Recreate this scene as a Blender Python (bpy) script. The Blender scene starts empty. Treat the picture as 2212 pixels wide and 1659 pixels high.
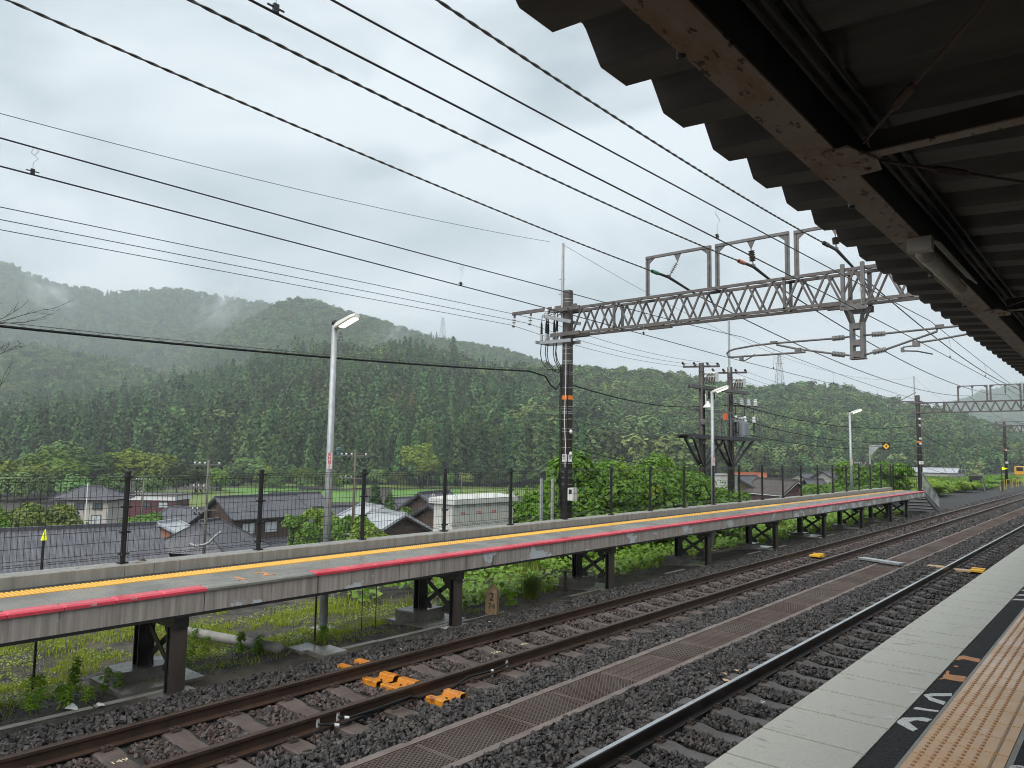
import bpy, bmesh, math, random
import numpy as np
from mathutils import Vector, Matrix, noise as mnoise
random.seed(7); RNG = np.random.default_rng(7)
R = math.radians
SC = bpy.context.scene
COL = SC.collection
# ------------------------------------------------------------------ camera, sky, sun, exposure
# world frame: camera at the origin, +Y along the tracks, -X towards the village, +Z up (metres)
CAMM = Matrix(((0.76200128, -0.0477898, -0.64580972), (0.64738343, 0.08050611, 0.75790069), (0.0157717, -0.99560781, 0.09228408)))
FPX = 1591.0
cd = bpy.data.cameras.new('camera'); cam = bpy.data.objects.new('camera', cd); COL.objects.link(cam)
_r = CAMM.col[0]; _d = CAMM.col[1]; _f = CAMM.col[2]
cam.matrix_world = Matrix(((_r[0], -_d[0], -_f[0], 0), (_r[1], -_d[1], -_f[1], 0), (_r[2], -_d[2], -_f[2], 0), (0, 0, 0, 1)))
cd.sensor_width = 36; cd.lens = FPX / 2212 * 36; cd.clip_start = 0.05; cd.clip_end = 9000
SC.camera = cam
SUN_EL, SUN_AZ = R(52), R(172)
world = bpy.data.worlds.new('World'); SC.world = world; world.use_nodes = True
nt = world.node_tree; nt.nodes.clear()
def N(t, kind, **kw):
    n = t.nodes.new(kind)
    for k, v in kw.items():
        if k.startswith('_'): setattr(n, k[1:], v)
        else: n.inputs[k.replace('__', ' ')].default_value = v
    return n
wo = N(nt, 'ShaderNodeOutputWorld'); bg = N(nt, 'ShaderNodeBackground', Strength=0.1)
sky = N(nt, 'ShaderNodeTexSky', _sky_type='NISHITA', _sun_disc=False, _sun_elevation=SUN_EL, _sun_rotation=SUN_AZ, _air_density=1.0, _dust_density=3.0)
tc = N(nt, 'ShaderNodeTexCoord')
mp = N(nt, 'ShaderNodeMapping'); mp.inputs['Scale'].default_value = (1, 1, 2.4)
c1 = N(nt, 'ShaderNodeTexNoise', Scale=2.7, Detail=8.0, Roughness=0.52, Distortion=0.5)
cr = nt.nodes.new('ShaderNodeValToRGB')
cr.color_ramp.elements[0].position = 0.36; cr.color_ramp.elements[0].color = (2.05, 2.4, 2.6, 1)
cr.color_ramp.elements[1].position = 0.58; cr.color_ramp.elements[1].color = (3.66, 3.95, 4.12, 1)
mx = N(nt, 'ShaderNodeMix', _data_type='RGBA'); mx.inputs[0].default_value = 0.94
L = nt.links.new
L(tc.outputs['Generated'], mp.inputs['Vector']); L(mp.outputs[0], c1.inputs['Vector']); L(c1.outputs['Fac'], cr.inputs[0])
L(sky.outputs[0], mx.inputs[6]); L(cr.outputs[0], mx.inputs[7]); L(mx.outputs[2], bg.inputs['Color']); L(bg.outputs[0], wo.inputs[0])
sl = bpy.data.lights.new('sun', 'SUN'); sl.energy = 1.5; sl.angle = R(75); sl.color = (1.0, 0.97, 0.93)
so = bpy.data.objects.new('sun', sl); COL.objects.link(so)
sdir = Vector((math.sin(SUN_AZ) * math.cos(SUN_EL), math.cos(SUN_AZ) * math.cos(SUN_EL), math.sin(SUN_EL)))
so.rotation_euler = sdir.to_track_quat('Z', 'Y').to_euler()
SC.view_settings.view_transform = 'Standard'; SC.view_settings.look = 'None'
SC.view_settings.exposure = 1.33; SC.view_settings.gamma = 1.0
cy = SC.cycles
cy.filter_width = 1.0; cy.use_denoising = True; cy.max_bounces = 6; cy.diffuse_bounces = 3; cy.glossy_bounces = 3; cy.transparent_max_bounces = 12
cy.volume_bounces = 1; cy.caustics_reflective = False; cy.caustics_refractive = False

# ------------------------------------------------------------------ helpers
def at(u, v, d):
    """the point seen at (u, v) of a 2212 px wide picture at forward distance d metres"""
    return CAMM @ Vector(((u - 1106) / FPX * d, (v - 829.5) / FPX * d, d))
MATS = {}
def mat(name, col, var=None, scale=4.0, rough=0.6, bump=0.0, bscale=40.0, stretch=(1, 1, 1), spots=None, metal=0.0, spec=0.5,
        rand=0.0, lo=0.35, hi=0.65, trans=0.0, emit=None, rvar=0.0, coat=0.0):
    if name in MATS: return MATS[name]
    m = bpy.data.materials.new(name); m.use_nodes = True; t = m.node_tree
    b = t.nodes['Principled BSDF']; out = t.nodes['Material Output']; l = t.links.new
    b.inputs['Roughness'].default_value = rough; b.inputs['Metallic'].default_value = metal
    b.inputs['Specular IOR Level'].default_value = spec; b.inputs['Coat Weight'].default_value = coat
    b.inputs['Coat Roughness'].default_value = 0.08
    g = N(t, 'ShaderNodeNewGeometry'); mpn = N(t, 'ShaderNodeMapping'); mpn.inputs['Scale'].default_value = stretch
    l(g.outputs['Position'], mpn.inputs['Vector'])
    cur = None
    def rgb(c): return (c[0], c[1], c[2], 1)
    if var is not None:
        n = N(t, 'ShaderNodeTexNoise', Scale=scale, Detail=6.0, Roughness=0.6); l(mpn.outputs[0], n.inputs['Vector'])
        mr = N(t, 'ShaderNodeMapRange'); mr.inputs['From Min'].default_value = lo; mr.inputs['From Max'].default_value = hi
        l(n.outputs['Fac'], mr.inputs['Value'])
        x = N(t, 'ShaderNodeMix', _data_type='RGBA'); x.inputs[6].default_value = rgb(col); x.inputs[7].default_value = rgb(var)
        l(mr.outputs[0], x.inputs[0]); cur = x.outputs[2]
        if rvar:
            rr = N(t, 'ShaderNodeMapRange'); rr.inputs['To Min'].default_value = rough; rr.inputs['To Max'].default_value = max(0.02, rough + rvar)
            l(mr.outputs[0], rr.inputs['Value']); l(rr.outputs[0], b.inputs['Roughness'])
    for sp in (spots or []):
        sc_, th, soft, stc, scol = sp
        mp2 = N(t, 'ShaderNodeMapping'); mp2.inputs['Scale'].default_value = stc; l(g.outputs['Position'], mp2.inputs['Vector'])
        n2 = N(t, 'ShaderNodeTexNoise', Scale=sc_, Detail=8.0, Roughness=0.65); l(mp2.outputs[0], n2.inputs['Vector'])
        mr2 = N(t, 'ShaderNodeMapRange'); mr2.inputs['From Min'].default_value = th; mr2.inputs['From Max'].default_value = th + soft
        l(n2.outputs['Fac'], mr2.inputs['Value'])
        x2 = N(t, 'ShaderNodeMix', _data_type='RGBA'); x2.inputs[7].default_value = rgb(scol)
        if cur is None: x2.inputs[6].default_value = rgb(col)
        else: l(cur, x2.inputs[6])
        l(mr2.outputs[0], x2.inputs[0]); cur = x2.outputs[2]
    if rand:
        oi = N(t, 'ShaderNodeObjectInfo'); hs = N(t, 'ShaderNodeHueSaturation')
        ra = N(t, 'ShaderNodeMapRange'); ra.inputs['To Min'].default_value = 1 - rand; ra.inputs['To Max'].default_value = 1 + rand
        l(oi.outputs['Random'], ra.inputs['Value']); l(ra.outputs[0], hs.inputs['Value'])
        wn = N(t, 'ShaderNodeTexWhiteNoise', _noise_dimensions='1D'); l(oi.outputs['Random'], wn.inputs['W'])
        rh = N(t, 'ShaderNodeMapRange'); rh.inputs['To Min'].default_value = 0.5 - rand * 0.07; rh.inputs['To Max'].default_value = 0.5 + rand * 0.05
        l(wn.outputs['Value'], rh.inputs['Value']); l(rh.outputs[0], hs.inputs['Hue'])
        if cur is None: hs.inputs['Color'].default_value = rgb(col)
        else: l(cur, hs.inputs['Color'])
        cur = hs.outputs['Color']
    if cur is None: b.inputs['Base Color'].default_value = rgb(col)
    else: l(cur, b.inputs['Base Color'])
    if bump:
        nb = N(t, 'ShaderNodeTexNoise', Scale=bscale, Detail=5.0, Roughness=0.6); l(mpn.outputs[0], nb.inputs['Vector'])
        bp = N(t, 'ShaderNodeBump', Strength=bump, Distance=0.02); l(nb.outputs['Fac'], bp.inputs['Height']); l(bp.outputs[0], b.inputs['Normal'])
    if emit:
        b.inputs['Emission Color'].default_value = rgb(emit[0]); b.inputs['Emission Strength'].default_value = emit[1]
    if trans:
        tl = N(t, 'ShaderNodeBsdfTranslucent'); ms = N(t, 'ShaderNodeMixShader'); ms.inputs[0].default_value = trans
        if cur is None: tl.inputs['Color'].default_value = rgb(col)
        else: l(cur, tl.inputs['Color'])
        l(b.outputs[0], ms.inputs[1]); l(tl.outputs[0], ms.inputs[2]); l(ms.outputs[0], out.inputs['Surface'])
    MATS[name] = m
    return m

class MB:
    """collects faces in world coordinates; build() links them as one mesh object"""
    def __init__(s): s.v = []; s.f = []; s.m = []; s.mi = 0
    def add(s, vs, fs):
        o = len(s.v); s.v.extend([tuple(p) for p in vs]); s.f.extend([tuple(i + o for i in f) for f in fs]); s.m.extend([s.mi] * len(fs)); return s
    def box(s, x0, x1, y0, y1, z0, z1):
        return s.add([(x0, y0, z0), (x1, y0, z0), (x1, y1, z0), (x0, y1, z0), (x0, y0, z1), (x1, y0, z1), (x1, y1, z1), (x0, y1, z1)],
                     [(0, 3, 2, 1), (4, 5, 6, 7), (0, 1, 5, 4), (1, 2, 6, 5), (2, 3, 7, 6), (3, 0, 4, 7)])
    def cbox(s, c, sx, sy, sz): return s.box(c[0] - sx / 2, c[0] + sx / 2, c[1] - sy / 2, c[1] + sy / 2, c[2] - sz / 2, c[2] + sz / 2)
    def bev(s, x0, x1, y0, y1, z0, z1, b=0.01):
        """box with its four top edges chamfered"""
        return s.add([(x0, y0, z0), (x1, y0, z0), (x1, y1, z0), (x0, y1, z0), (x0, y0, z1 - b), (x1, y0, z1 - b), (x1, y1, z1 - b), (x0, y1, z1 - b),
                      (x0 + b, y0 + b, z1), (x1 - b, y0 + b, z1), (x1 - b, y1 - b, z1), (x0 + b, y1 - b, z1)],
                     [(0, 3, 2, 1), (8, 9, 10, 11), (0, 1, 5, 4), (1, 2, 6, 5), (2, 3, 7, 6), (3, 0, 4, 7), (4, 5, 9, 8), (5, 6, 10, 9), (6, 7, 11, 10), (7, 4, 8, 11)])
    def bar(s, p, q, w, h=None, up=(0, 0, 1)):
        h = h or w; p = Vector(p); q = Vector(q); d = (q - p).normalized(); u = Vector(up)
        if abs(d.dot(u)) > 0.98: u = Vector((0, 1, 0))
        a = d.cross(u).normalized() * (w / 2); c = a.cross(d).normalized() * (h / 2)
        vs = [p - a - c, p + a - c, p + a + c, p - a + c, q - a - c, q + a - c, q + a + c, q - a + c]
        return s.add(vs, [(0, 1, 2, 3), (7, 6, 5, 4), (0, 4, 5, 1), (1, 5, 6, 2), (2, 6, 7, 3), (3, 7, 4, 0)])
    def tube(s, pts, r, n=8, cap=True):
        pts = [Vector(p) for p in pts]; rs = r if isinstance(r, (list, tuple)) else [r] * len(pts); o = []
        ref = None
        for i, p in enumerate(pts):
            d = (pts[min(i + 1, len(pts) - 1)] - pts[max(i - 1, 0)]).normalized()
            if ref is None: ref = Vector((0, 0, 1)) if abs(d.z) < 0.9 else Vector((1, 0, 0))
            a = d.cross(ref)
            if a.length < 1e-4: ref = Vector((0, 1, 0)); a = d.cross(ref)
            a.normalize(); b = a.cross(d).normalized(); ref = b
            o += [p + (a * math.cos(2 * math.pi * k / n) + b * math.sin(2 * math.pi * k / n)) * rs[i] for k in range(n)]
        f = [(i * n + k, i * n + (k + 1) % n, (i + 1) * n + (k + 1) % n, (i + 1) * n + k) for i in range(len(pts) - 1) for k in range(n)]
        if cap: f += [tuple(range(n))[::-1], tuple((len(pts) - 1) * n + k for k in range(n))]
        return s.add(o, f)
    def lathe(s, base, axis, prof, n=12):
        """prof: (distance along axis, radius)"""
        b = Vector(base); a = Vector(axis).normalized()
        return s.tube([b + a * t for t, _ in prof], [max(r, 1e-4) for _, r in prof], n) if len(prof) > 1 else s
    def prism(s, poly, fn0, fn1):
        """poly of 2-D points placed by two functions of the point: the two ends"""
        n = len(poly); vs = [fn0(p) for p in poly] + [fn1(p) for p in poly]
        return s.add(vs, [tuple(range(n))[::-1], tuple(range(n, 2 * n))] + [(k, (k + 1) % n, n + (k + 1) % n, n + k) for k in range(n)])
    def build(s, name, mats, parent=None, smooth=False):
        if not isinstance(mats, (list, tuple)): mats = [mats]
        me = bpy.data.meshes.new(name)
        o = ORG.get(parent.name, Vector()) if parent else Vector()
        me.from_pydata([(v[0] - o.x, v[1] - o.y, v[2] - o.z) for v in s.v], [], s.f)
        for m in mats: me.materials.append(m)
        if len(mats) > 1: me.polygons.foreach_set('material_index', s.m)
        if smooth: me.polygons.foreach_set('use_smooth', [True] * len(s.f))
        return link(bpy.data.objects.new(name, me), parent)
ORG = {}
def link(ob, parent=None):
    COL.objects.link(ob)
    if parent: ob.parent = parent
    ORG[ob.name] = ORG.get(parent.name, Vector()) if parent else Vector()
    return ob
def tag(o, label=None, cat=None, group=None, kind=None):
    if label: o['label'] = label
    if cat: o['category'] = cat
    if group: o['group'] = group
    if kind: o['kind'] = kind
    return o
def T(name, label, cat, loc=(0, 0, 0), group=None):
    e = bpy.data.objects.new(name, None); e.empty_display_size = 0.2; COL.objects.link(e); e.location = loc; ORG[e.name] = Vector(loc)
    return tag(e, label, cat, group)
def copy_tree(o, parent=None, **kw):
    c = o.copy(); COL.objects.link(c)
    if parent: c.parent = parent
    for ch in list(o.children): copy_tree(ch, c)
    for k, v in kw.items(): c[k] = v
    return c
def text(body, mtx, size, m, name='lettering', parent=None, ext=0.0015, align='CENTER', off=0.0):
    cu = bpy.data.curves.new(name, 'FONT'); cu.body = body; cu.size = size; cu.extrude = ext; cu.offset = off; cu.align_x = align; cu.align_y = 'CENTER'
    cu.materials.append(m); o = bpy.data.objects.new(name, cu)
    COL.objects.link(o)
    if parent:
        o.parent = parent; mtx = Matrix.Translation(-ORG.get(parent.name, Vector())) @ mtx
    o.matrix_local = mtx
    return o
def frame(p, right, up):
    r = Vector(right).normalized(); n = r.cross(Vector(up)).normalized(); u = n.cross(r)
    p = Vector(p)
    return Matrix(((r.x, u.x, n.x, p.x), (r.y, u.y, n.y, p.y), (r.z, u.z, n.z, p.z), (0, 0, 0, 1)))
def npmesh(name, V, F, m, parent=None, smooth=False):
    """mesh from numpy arrays: V (n,3), F (k,4) or (k,3)"""
    V = np.asarray(V, np.float64) - (np.array(ORG.get(parent.name, Vector()))[None] if parent else 0)
    me = bpy.data.meshes.new(name); n, k = len(V), F.shape[1]
    me.vertices.add(n); me.vertices.foreach_set('co', np.asarray(V, np.float32).ravel())
    me.loops.add(F.size); me.loops.foreach_set('vertex_index', F.astype(np.int32).ravel())
    me.polygons.add(len(F)); me.polygons.foreach_set('loop_start', np.arange(0, F.size, k, dtype=np.int32))
    me.polygons.foreach_set('loop_total', np.full(len(F), k, np.int32))
    if smooth: me.polygons.foreach_set('use_smooth', np.ones(len(F), bool))
    me.update(calc_edges=True)
    for x in (m if isinstance(m, (list, tuple)) else [m]): me.materials.append(x)
    return link(bpy.data.objects.new(name, me), parent) if name else me
def unit(a): return a / np.maximum(np.linalg.norm(a, axis=1, keepdims=True), 1e-6)
def leaf_arrays(C, S, D, rng, aspect=0.7, fold=0.25):
    """diamond leaves: centres C, lengths S, facing D"""
    n = len(C); D = unit(D); t = unit(np.cross(D, rng.normal(size=(n, 3)))); b = np.cross(D, t); S = S[:, None]
    v0 = C - t * S * 0.5; v2 = C + t * S * 0.5; v1 = C + b * S * aspect * 0.5 + D * S * fold * 0.3; v3 = C - b * S * aspect * 0.5 + D * S * fold * 0.3
    V = np.stack([v0, v1, v2, v3], 1).reshape(-1, 3); i = np.arange(n)[:, None] * 4
    F = np.concatenate([i + np.array([[0, 1, 2]]), i + np.array([[0, 2, 3]])], 1).reshape(-1, 3)
    return V, F
def blade_arrays(P, H, rng, w=0.012, lean=0.35):
    n = len(P); a = rng.uniform(0, 2 * np.pi, n); d = np.stack([np.cos(a), np.sin(a), np.zeros(n)], 1); s = np.stack([-np.sin(a), np.cos(a), np.zeros(n)], 1) * w
    H = H[:, None]; ln = rng.uniform(0.1, 1, (n, 1)) * lean; up = np.array([[0, 0, 1.0]])
    m = P + up * H * 0.55 + d * H * ln * 0.3; t = P + up * H * (1 - ln * 0.4) + d * H * ln
    V = np.stack([P - s, P + s, m - s * 0.7, m + s * 0.7, t], 1).reshape(-1, 3); i = np.arange(n)[:, None] * 5
    F = np.concatenate([i + np.array([[0, 1, 3]]), i + np.array([[0, 3, 2]]), i + np.array([[2, 3, 4]])], 1).reshape(-1, 3)
    return V, F
def catline(p, q, sag, n=24):
    p = Vector(p); q = Vector(q)
    return [p.lerp(q, i / n) - Vector((0, 0, 4 * sag * (i / n) * (1 - i / n))) for i in range(n + 1)]
# a collection that is not linked to the scene holds the models that scattered stuff is made of
PROTO = {}
def proto_coll(name, meshes):
    c = bpy.data.collections.new(name)
    for i, me in enumerate(meshes): c.objects.link(bpy.data.objects.new('%s_%02d' % (name, i), me))
    PROTO[name] = c; return c
def scatter(name, P, rot, sc, idx, coll, label, cat=None):
    me = bpy.data.meshes.new(name); me.vertices.add(len(P)); me.vertices.foreach_set('co', np.asarray(P, np.float32).ravel())
    for nm, ty, arr, key in (('rot', 'FLOAT_VECTOR', rot, 'vector'), ('sc', 'FLOAT', sc, 'value'), ('idx', 'INT', idx, 'value')):
        at_ = me.attributes.new(nm, ty, 'POINT'); at_.data.foreach_set(key, np.asarray(arr, np.int32 if ty == 'INT' else np.float32).ravel())
    o = link(bpy.data.objects.new(name, me))
    g = bpy.data.node_groups.new(name, 'GeometryNodeTree')
    g.interface.new_socket('Geometry', in_out='INPUT', socket_type='NodeSocketGeometry'); g.interface.new_socket('Geometry', in_out='OUTPUT', socket_type='NodeSocketGeometry')
    gi = g.nodes.new('NodeGroupInput'); go = g.nodes.new('NodeGroupOutput'); ip = g.nodes.new('GeometryNodeInstanceOnPoints')
    ci = g.nodes.new('GeometryNodeCollectionInfo'); ci.inputs['Collection'].default_value = coll; ci.inputs['Separate Children'].default_value = True; ci.inputs['Reset Children'].default_value = True
    ip.inputs['Pick Instance'].default_value = True
    def na(n_, ty):
        x = g.nodes.new('GeometryNodeInputNamedAttribute'); x.data_type = ty; x.inputs['Name'].default_value = n_; return x.outputs['Attribute']
    g.links.new(gi.outputs[0], ip.inputs['Points']); g.links.new(ci.outputs[0], ip.inputs['Instance'])
    g.links.new(na('idx', 'INT'), ip.inputs['Instance Index']); g.links.new(na('rot', 'FLOAT_VECTOR'), ip.inputs['Rotation']); g.links.new(na('sc', 'FLOAT'), ip.inputs['Scale'])
    g.links.new(ip.outputs[0], go.inputs[0])
    md = o.modifiers.new('scatter', 'NODES'); md.node_group = g
    return tag(o, label, cat, kind='stuff')

# ------------------------------------------------------------------ materials
V1 = (1, 1, 1); STREAK = (5, 5, 0.5)
conc = mat('concrete', (0.30, 0.29, 0.26), (0.19, 0.18, 0.165), 3, 0.55, 0.25, 60, rvar=-0.2)
conc_wet = mat('wet_concrete', (0.20, 0.19, 0.165), (0.11, 0.105, 0.09), 2.2, 0.12, 0.05, 30, rvar=0.3)
parap = mat('parapet_concrete', (0.34, 0.33, 0.30), (0.21, 0.20, 0.175), 2.2, 0.45, 0.3, 45, STREAK, [(1.6, 0.60, 0.08, (7, 7, 0.8), (0.11, 0.09, 0.065))], lo=0.3, hi=0.7)
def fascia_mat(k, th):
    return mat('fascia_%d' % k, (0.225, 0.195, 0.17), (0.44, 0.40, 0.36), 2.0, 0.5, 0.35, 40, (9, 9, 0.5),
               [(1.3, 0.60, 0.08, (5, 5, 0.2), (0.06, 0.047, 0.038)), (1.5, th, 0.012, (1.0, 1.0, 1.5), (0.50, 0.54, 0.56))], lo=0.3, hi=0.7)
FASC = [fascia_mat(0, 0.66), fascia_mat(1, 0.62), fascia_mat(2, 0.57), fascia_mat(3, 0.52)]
slabm = mat('platform_slab', (0.215, 0.21, 0.185), (0.135, 0.132, 0.118), 1.1, 0.16, 0.12, 90, rvar=0.35, lo=0.4, hi=0.6)
gutter = mat('wet_gutter', (0.022, 0.022, 0.022), (0.04, 0.04, 0.038), 1.4, 0.3, 0.05, 30, rvar=0.3)
yel_far = mat('yellow_tile', (0.72, 0.36, 0.02), (0.62, 0.29, 0.02), 2.5, 0.28, 0, spots=[(14, 0.62, 0.1, V1, (0.36, 0.2, 0.06))])
yel_dome = mat('yellow_dome', (0.80, 0.50, 0.09), (0.72, 0.41, 0.06), 9, 0.3)
redp = mat('red_paint', (0.68, 0.085, 0.12), (0.55, 0.05, 0.075), 2.0, 0.22, 0.1, 60, spots=[(7, 0.66, 0.05, V1, (0.30, 0.16, 0.15)), (0.7, 0.5, 0.3, V1, (0.50, 0.06, 0.09))])
orange_mark = mat('orange_marking', (0.62, 0.24, 0.06), (0.5, 0.2, 0.07), 12, 0.5)
blacksteel = mat('black_steel', (0.014, 0.0135, 0.014), (0.028, 0.025, 0.023), 5, 0.35, 0.15, 30)
brownsteel = mat('brown_steel', (0.075, 0.062, 0.052), (0.045, 0.037, 0.032), 3, 0.35, 0.15, 30, (3, 3, 0.6))
fencem = mat('fence_black', (0.012, 0.012, 0.013), rough=0.35)
galv = mat('galvanised', (0.40, 0.42, 0.43), (0.30, 0.32, 0.33), 9, 0.42, 0.05, 30, metal=0.35)
galvd = mat('weathered_steel', (0.16, 0.154, 0.15), (0.10, 0.096, 0.092), 5, 0.5, 0.1, 30, metal=0.2, spots=[(7, 0.6, 0.1, V1, (0.085, 0.05, 0.035))])
trussm = mat('truss_steel', (0.125, 0.112, 0.105), (0.08, 0.07, 0.064), 4, 0.5, 0.1, 30, spots=[(9, 0.62, 0.08, V1, (0.06, 0.03, 0.022))])
polem = mat('dark_concrete_pole', (0.062, 0.052, 0.046), (0.035, 0.029, 0.026), 3, 0.5, 0.3, 40, (3, 3, 0.5))
polel = mat('grey_concrete_pole', (0.15, 0.135, 0.115), (0.10, 0.09, 0.075), 3, 0.6, 0.2, 40, (3, 3, 0.5))
wirem = mat('dark_wire', (0.03, 0.03, 0.032), rough=0.4)
twist = mat('stranded_wire', (0.13, 0.125, 0.115), (0.08, 0.076, 0.07), 6, 0.35, metal=0.3)
cablem = mat('black_cable', (0.014, 0.014, 0.015), rough=0.6, spec=0.2)
white = mat('white_paint', (0.72, 0.73, 0.72), (0.62, 0.63, 0.62), 5, 0.4)
porc = mat('porcelain', (0.66, 0.68, 0.68), rough=0.15)
porcg = mat('grey_porcelain', (0.27, 0.26, 0.25), (0.2, 0.19, 0.18), 20, 0.3)
porcb = mat('brown_porcelain', (0.13, 0.105, 0.09), rough=0.25)
orange = mat('orange_band', (0.75, 0.20, 0.02), rough=0.5)
green_s = mat('green_sleeve', (0.02, 0.22, 0.11), rough=0.3)
orange_s = mat('orange_sleeve', (0.55, 0.14, 0.04), rough=0.3)
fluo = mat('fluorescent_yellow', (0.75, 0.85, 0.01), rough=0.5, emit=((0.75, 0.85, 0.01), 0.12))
railside = mat('rusty_rail', (0.065, 0.038, 0.026), (0.040, 0.024, 0.018), 6, 0.4, 0.1, 60)
railtop_f = mat('brown_rail_head', (0.075, 0.050, 0.038), (0.055, 0.036, 0.028), 8, 0.25, 0, metal=0.3)
raildark = mat('dark_rail', (0.020, 0.017, 0.016), (0.028, 0.022, 0.02), 6, 0.3, 0.1, 60)
railtop_n = mat('polished_rail_head', (0.50, 0.50, 0.50), (0.38, 0.38, 0.38), 5, 0.16, metal=0.9)
sleep_f = mat('brown_sleeper', (0.105, 0.078, 0.068), (0.062, 0.045, 0.039), 5, 0.6, 0.5, 70)
sleep_n = mat('grey_sleeper', (0.10, 0.092, 0.088), (0.06, 0.053, 0.05), 5, 0.6, 0.5, 70)
clipm = mat('rail_clip_steel', (0.085, 0.065, 0.056), (0.05, 0.036, 0.03), 20, 0.4)
stone = mat('ballast_stone', (0.066, 0.060, 0.057), (0.034, 0.031, 0.030), 9, 0.5, 0.4, 120, rand=0.6, spec=0.35, spots=[(1.2, 0.62, 0.12, V1, (0.085, 0.066, 0.056))])
stone_b = mat('rust_stained_stone', (0.075, 0.052, 0.044), (0.038, 0.026, 0.022), 9, 0.42, 0.4, 120, rand=0.5)
bed = mat('ballast_bed', (0.030, 0.028, 0.027), (0.014, 0.013, 0.013), 22, 0.7, 1.0, 45)
dirt = mat('wet_dirt', (0.062, 0.053, 0.043), (0.024, 0.022, 0.020), 3.5, 0.6, 1.0, 35, spec=0.3, spots=[(0.9, 0.52, 0.12, V1, (0.085, 0.072, 0.045)), (6, 0.62, 0.06, V1, (0.10, 0.085, 0.06))], rvar=0.2)
grassm = mat('bright_grass', (0.36, 0.44, 0.04), (0.20, 0.26, 0.03), 2.5, 0.6, trans=0.35, spec=0.2, spots=[(1.3, 0.58, 0.1, V1, (0.28, 0.22, 0.09))])
weedm = mat('weed_leaves', (0.24, 0.42, 0.04), (0.32, 0.48, 0.05), 3, 0.5, trans=0.5, spec=0.2)
kudzu = mat('kudzu_leaves', (0.070, 0.19, 0.018), (0.19, 0.33, 0.03), 5.5, 0.42, trans=0.35, spots=[(1.1, 0.63, 0.1, V1, (0.36, 0.36, 0.03))])
kudzu_y = mat('yellow_green_leaves', (0.26, 0.36, 0.025), (0.14, 0.27, 0.02), 5, 0.42, trans=0.35)
nearcop = mat('near_coping', (0.58, 0.565, 0.49), (0.42, 0.41, 0.35), 150, 0.4, 0.25, 200, lo=0.3, hi=0.7,
              spots=[(150, 0.58, 0.06, V1, (0.30, 0.29, 0.25)), (1.7, 0.62, 0.12, V1, (0.42, 0.42, 0.37)), (4.5, 0.60, 0.10, (1, 2.5, 1), (0.20, 0.195, 0.165)), (34, 0.67, 0.03, V1, (0.09, 0.09, 0.08))])
asph = mat('asphalt', (0.040, 0.040, 0.043), (0.011, 0.011, 0.012), 70, 0.7, 1.0, 90, spec=0.25, lo=0.42, hi=0.6, spots=[(90, 0.64, 0.03, V1, (0.15, 0.15, 0.15)), (1.3, 0.6, 0.15, V1, (0.05, 0.05, 0.05))])
tilem = mat('tactile_tile', (0.62, 0.36, 0.16), (0.53, 0.285, 0.105), 1.3, 0.18, 0.1, 60, rvar=0.12, spots=[(1.0, 0.54, 0.12, V1, (0.60, 0.43, 0.33))])
domem = mat('worn_dome', (0.24, 0.10, 0.045), (0.31, 0.15, 0.05), 2, 0.35)
linebr = mat('brown_worn_line', (0.30, 0.165, 0.04), (0.22, 0.11, 0.03), 3, 0.35)
jointd = mat('dark_joint', (0.035, 0.032, 0.028), rough=0.9, spec=0.1)
whitemark = mat('white_marking', (0.66, 0.67, 0.64), (0.5, 0.5, 0.48), 40, 0.5, spots=[(60, 0.62, 0.03, V1, (0.08, 0.08, 0.08))])
gratem = mat('grating_steel', (0.17, 0.135, 0.115), (0.105, 0.066, 0.050), 0.9, 0.45, metal=0.3)
gutt = mat('drain_inside', (0.010, 0.009, 0.009), rough=0.5)
drainedge = mat('drain_edge_concrete', (0.17, 0.135, 0.12), (0.11, 0.085, 0.075), 3, 0.6, 0.2, 50)
orangedev = mat('orange_rusty_steel', (0.54, 0.215, 0.015), (0.42, 0.14, 0.012), 9, 0.35, 0.15, 40, spots=[(11, 0.54, 0.08, V1, (0.20, 0.06, 0.018)), (30, 0.62, 0.05, V1, (0.05, 0.025, 0.015))])
roofm = mat('canopy_sheet', (0.10, 0.096, 0.092), (0.06, 0.058, 0.056), 2, 0.5, 0.1, 20, (0.6, 4, 4))
beamp = mat('rusty_beige_paint', (0.33, 0.275, 0.225), (0.27, 0.21, 0.165), 2.5, 0.45, 0.1, 30,
            spots=[(3.2, 0.50, 0.14, (1.6, 0.6, 1), (0.25, 0.15, 0.085)), (20, 0.585, 0.02, (1, 0.45, 1), (0.055, 0.025, 0.014)), (5, 0.63, 0.04, (1, 0.5, 1), (0.13, 0.06, 0.03))])
beamd = mat('dark_beam', (0.07, 0.067, 0.064), (0.045, 0.042, 0.04), 3, 0.5)
fixm = mat('dirty_white_fitting', (0.50, 0.475, 0.42), (0.38, 0.36, 0.31), 6, 0.35, spots=[(14, 0.66, 0.03, V1, (0.05, 0.03, 0.02))])
black = mat('black_paint', (0.012, 0.012, 0.012), rough=0.4)
signred = mat('sign_red', (0.60, 0.03, 0.03), rough=0.5)
signyel = mat('sign_yellow', (0.75, 0.42, 0.02), rough=0.4)
lampw = mat('lamp_white', (0.62, 0.62, 0.58), rough=0.35)
lampglow = mat('lamp_glow', (0.9, 0.88, 0.8), rough=0.3, emit=((1.0, 0.93, 0.78), 1.35))
wood = mat('post_wood', (0.34, 0.235, 0.135), (0.22, 0.145, 0.08), 6, 0.5, 0.2, 40, (4, 4, 0.6))
woodd = mat('dark_post_wood', (0.10, 0.062, 0.038), (0.07, 0.043, 0.028), 6, 0.5, 0.2, 40, (4, 4, 0.6))

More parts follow.
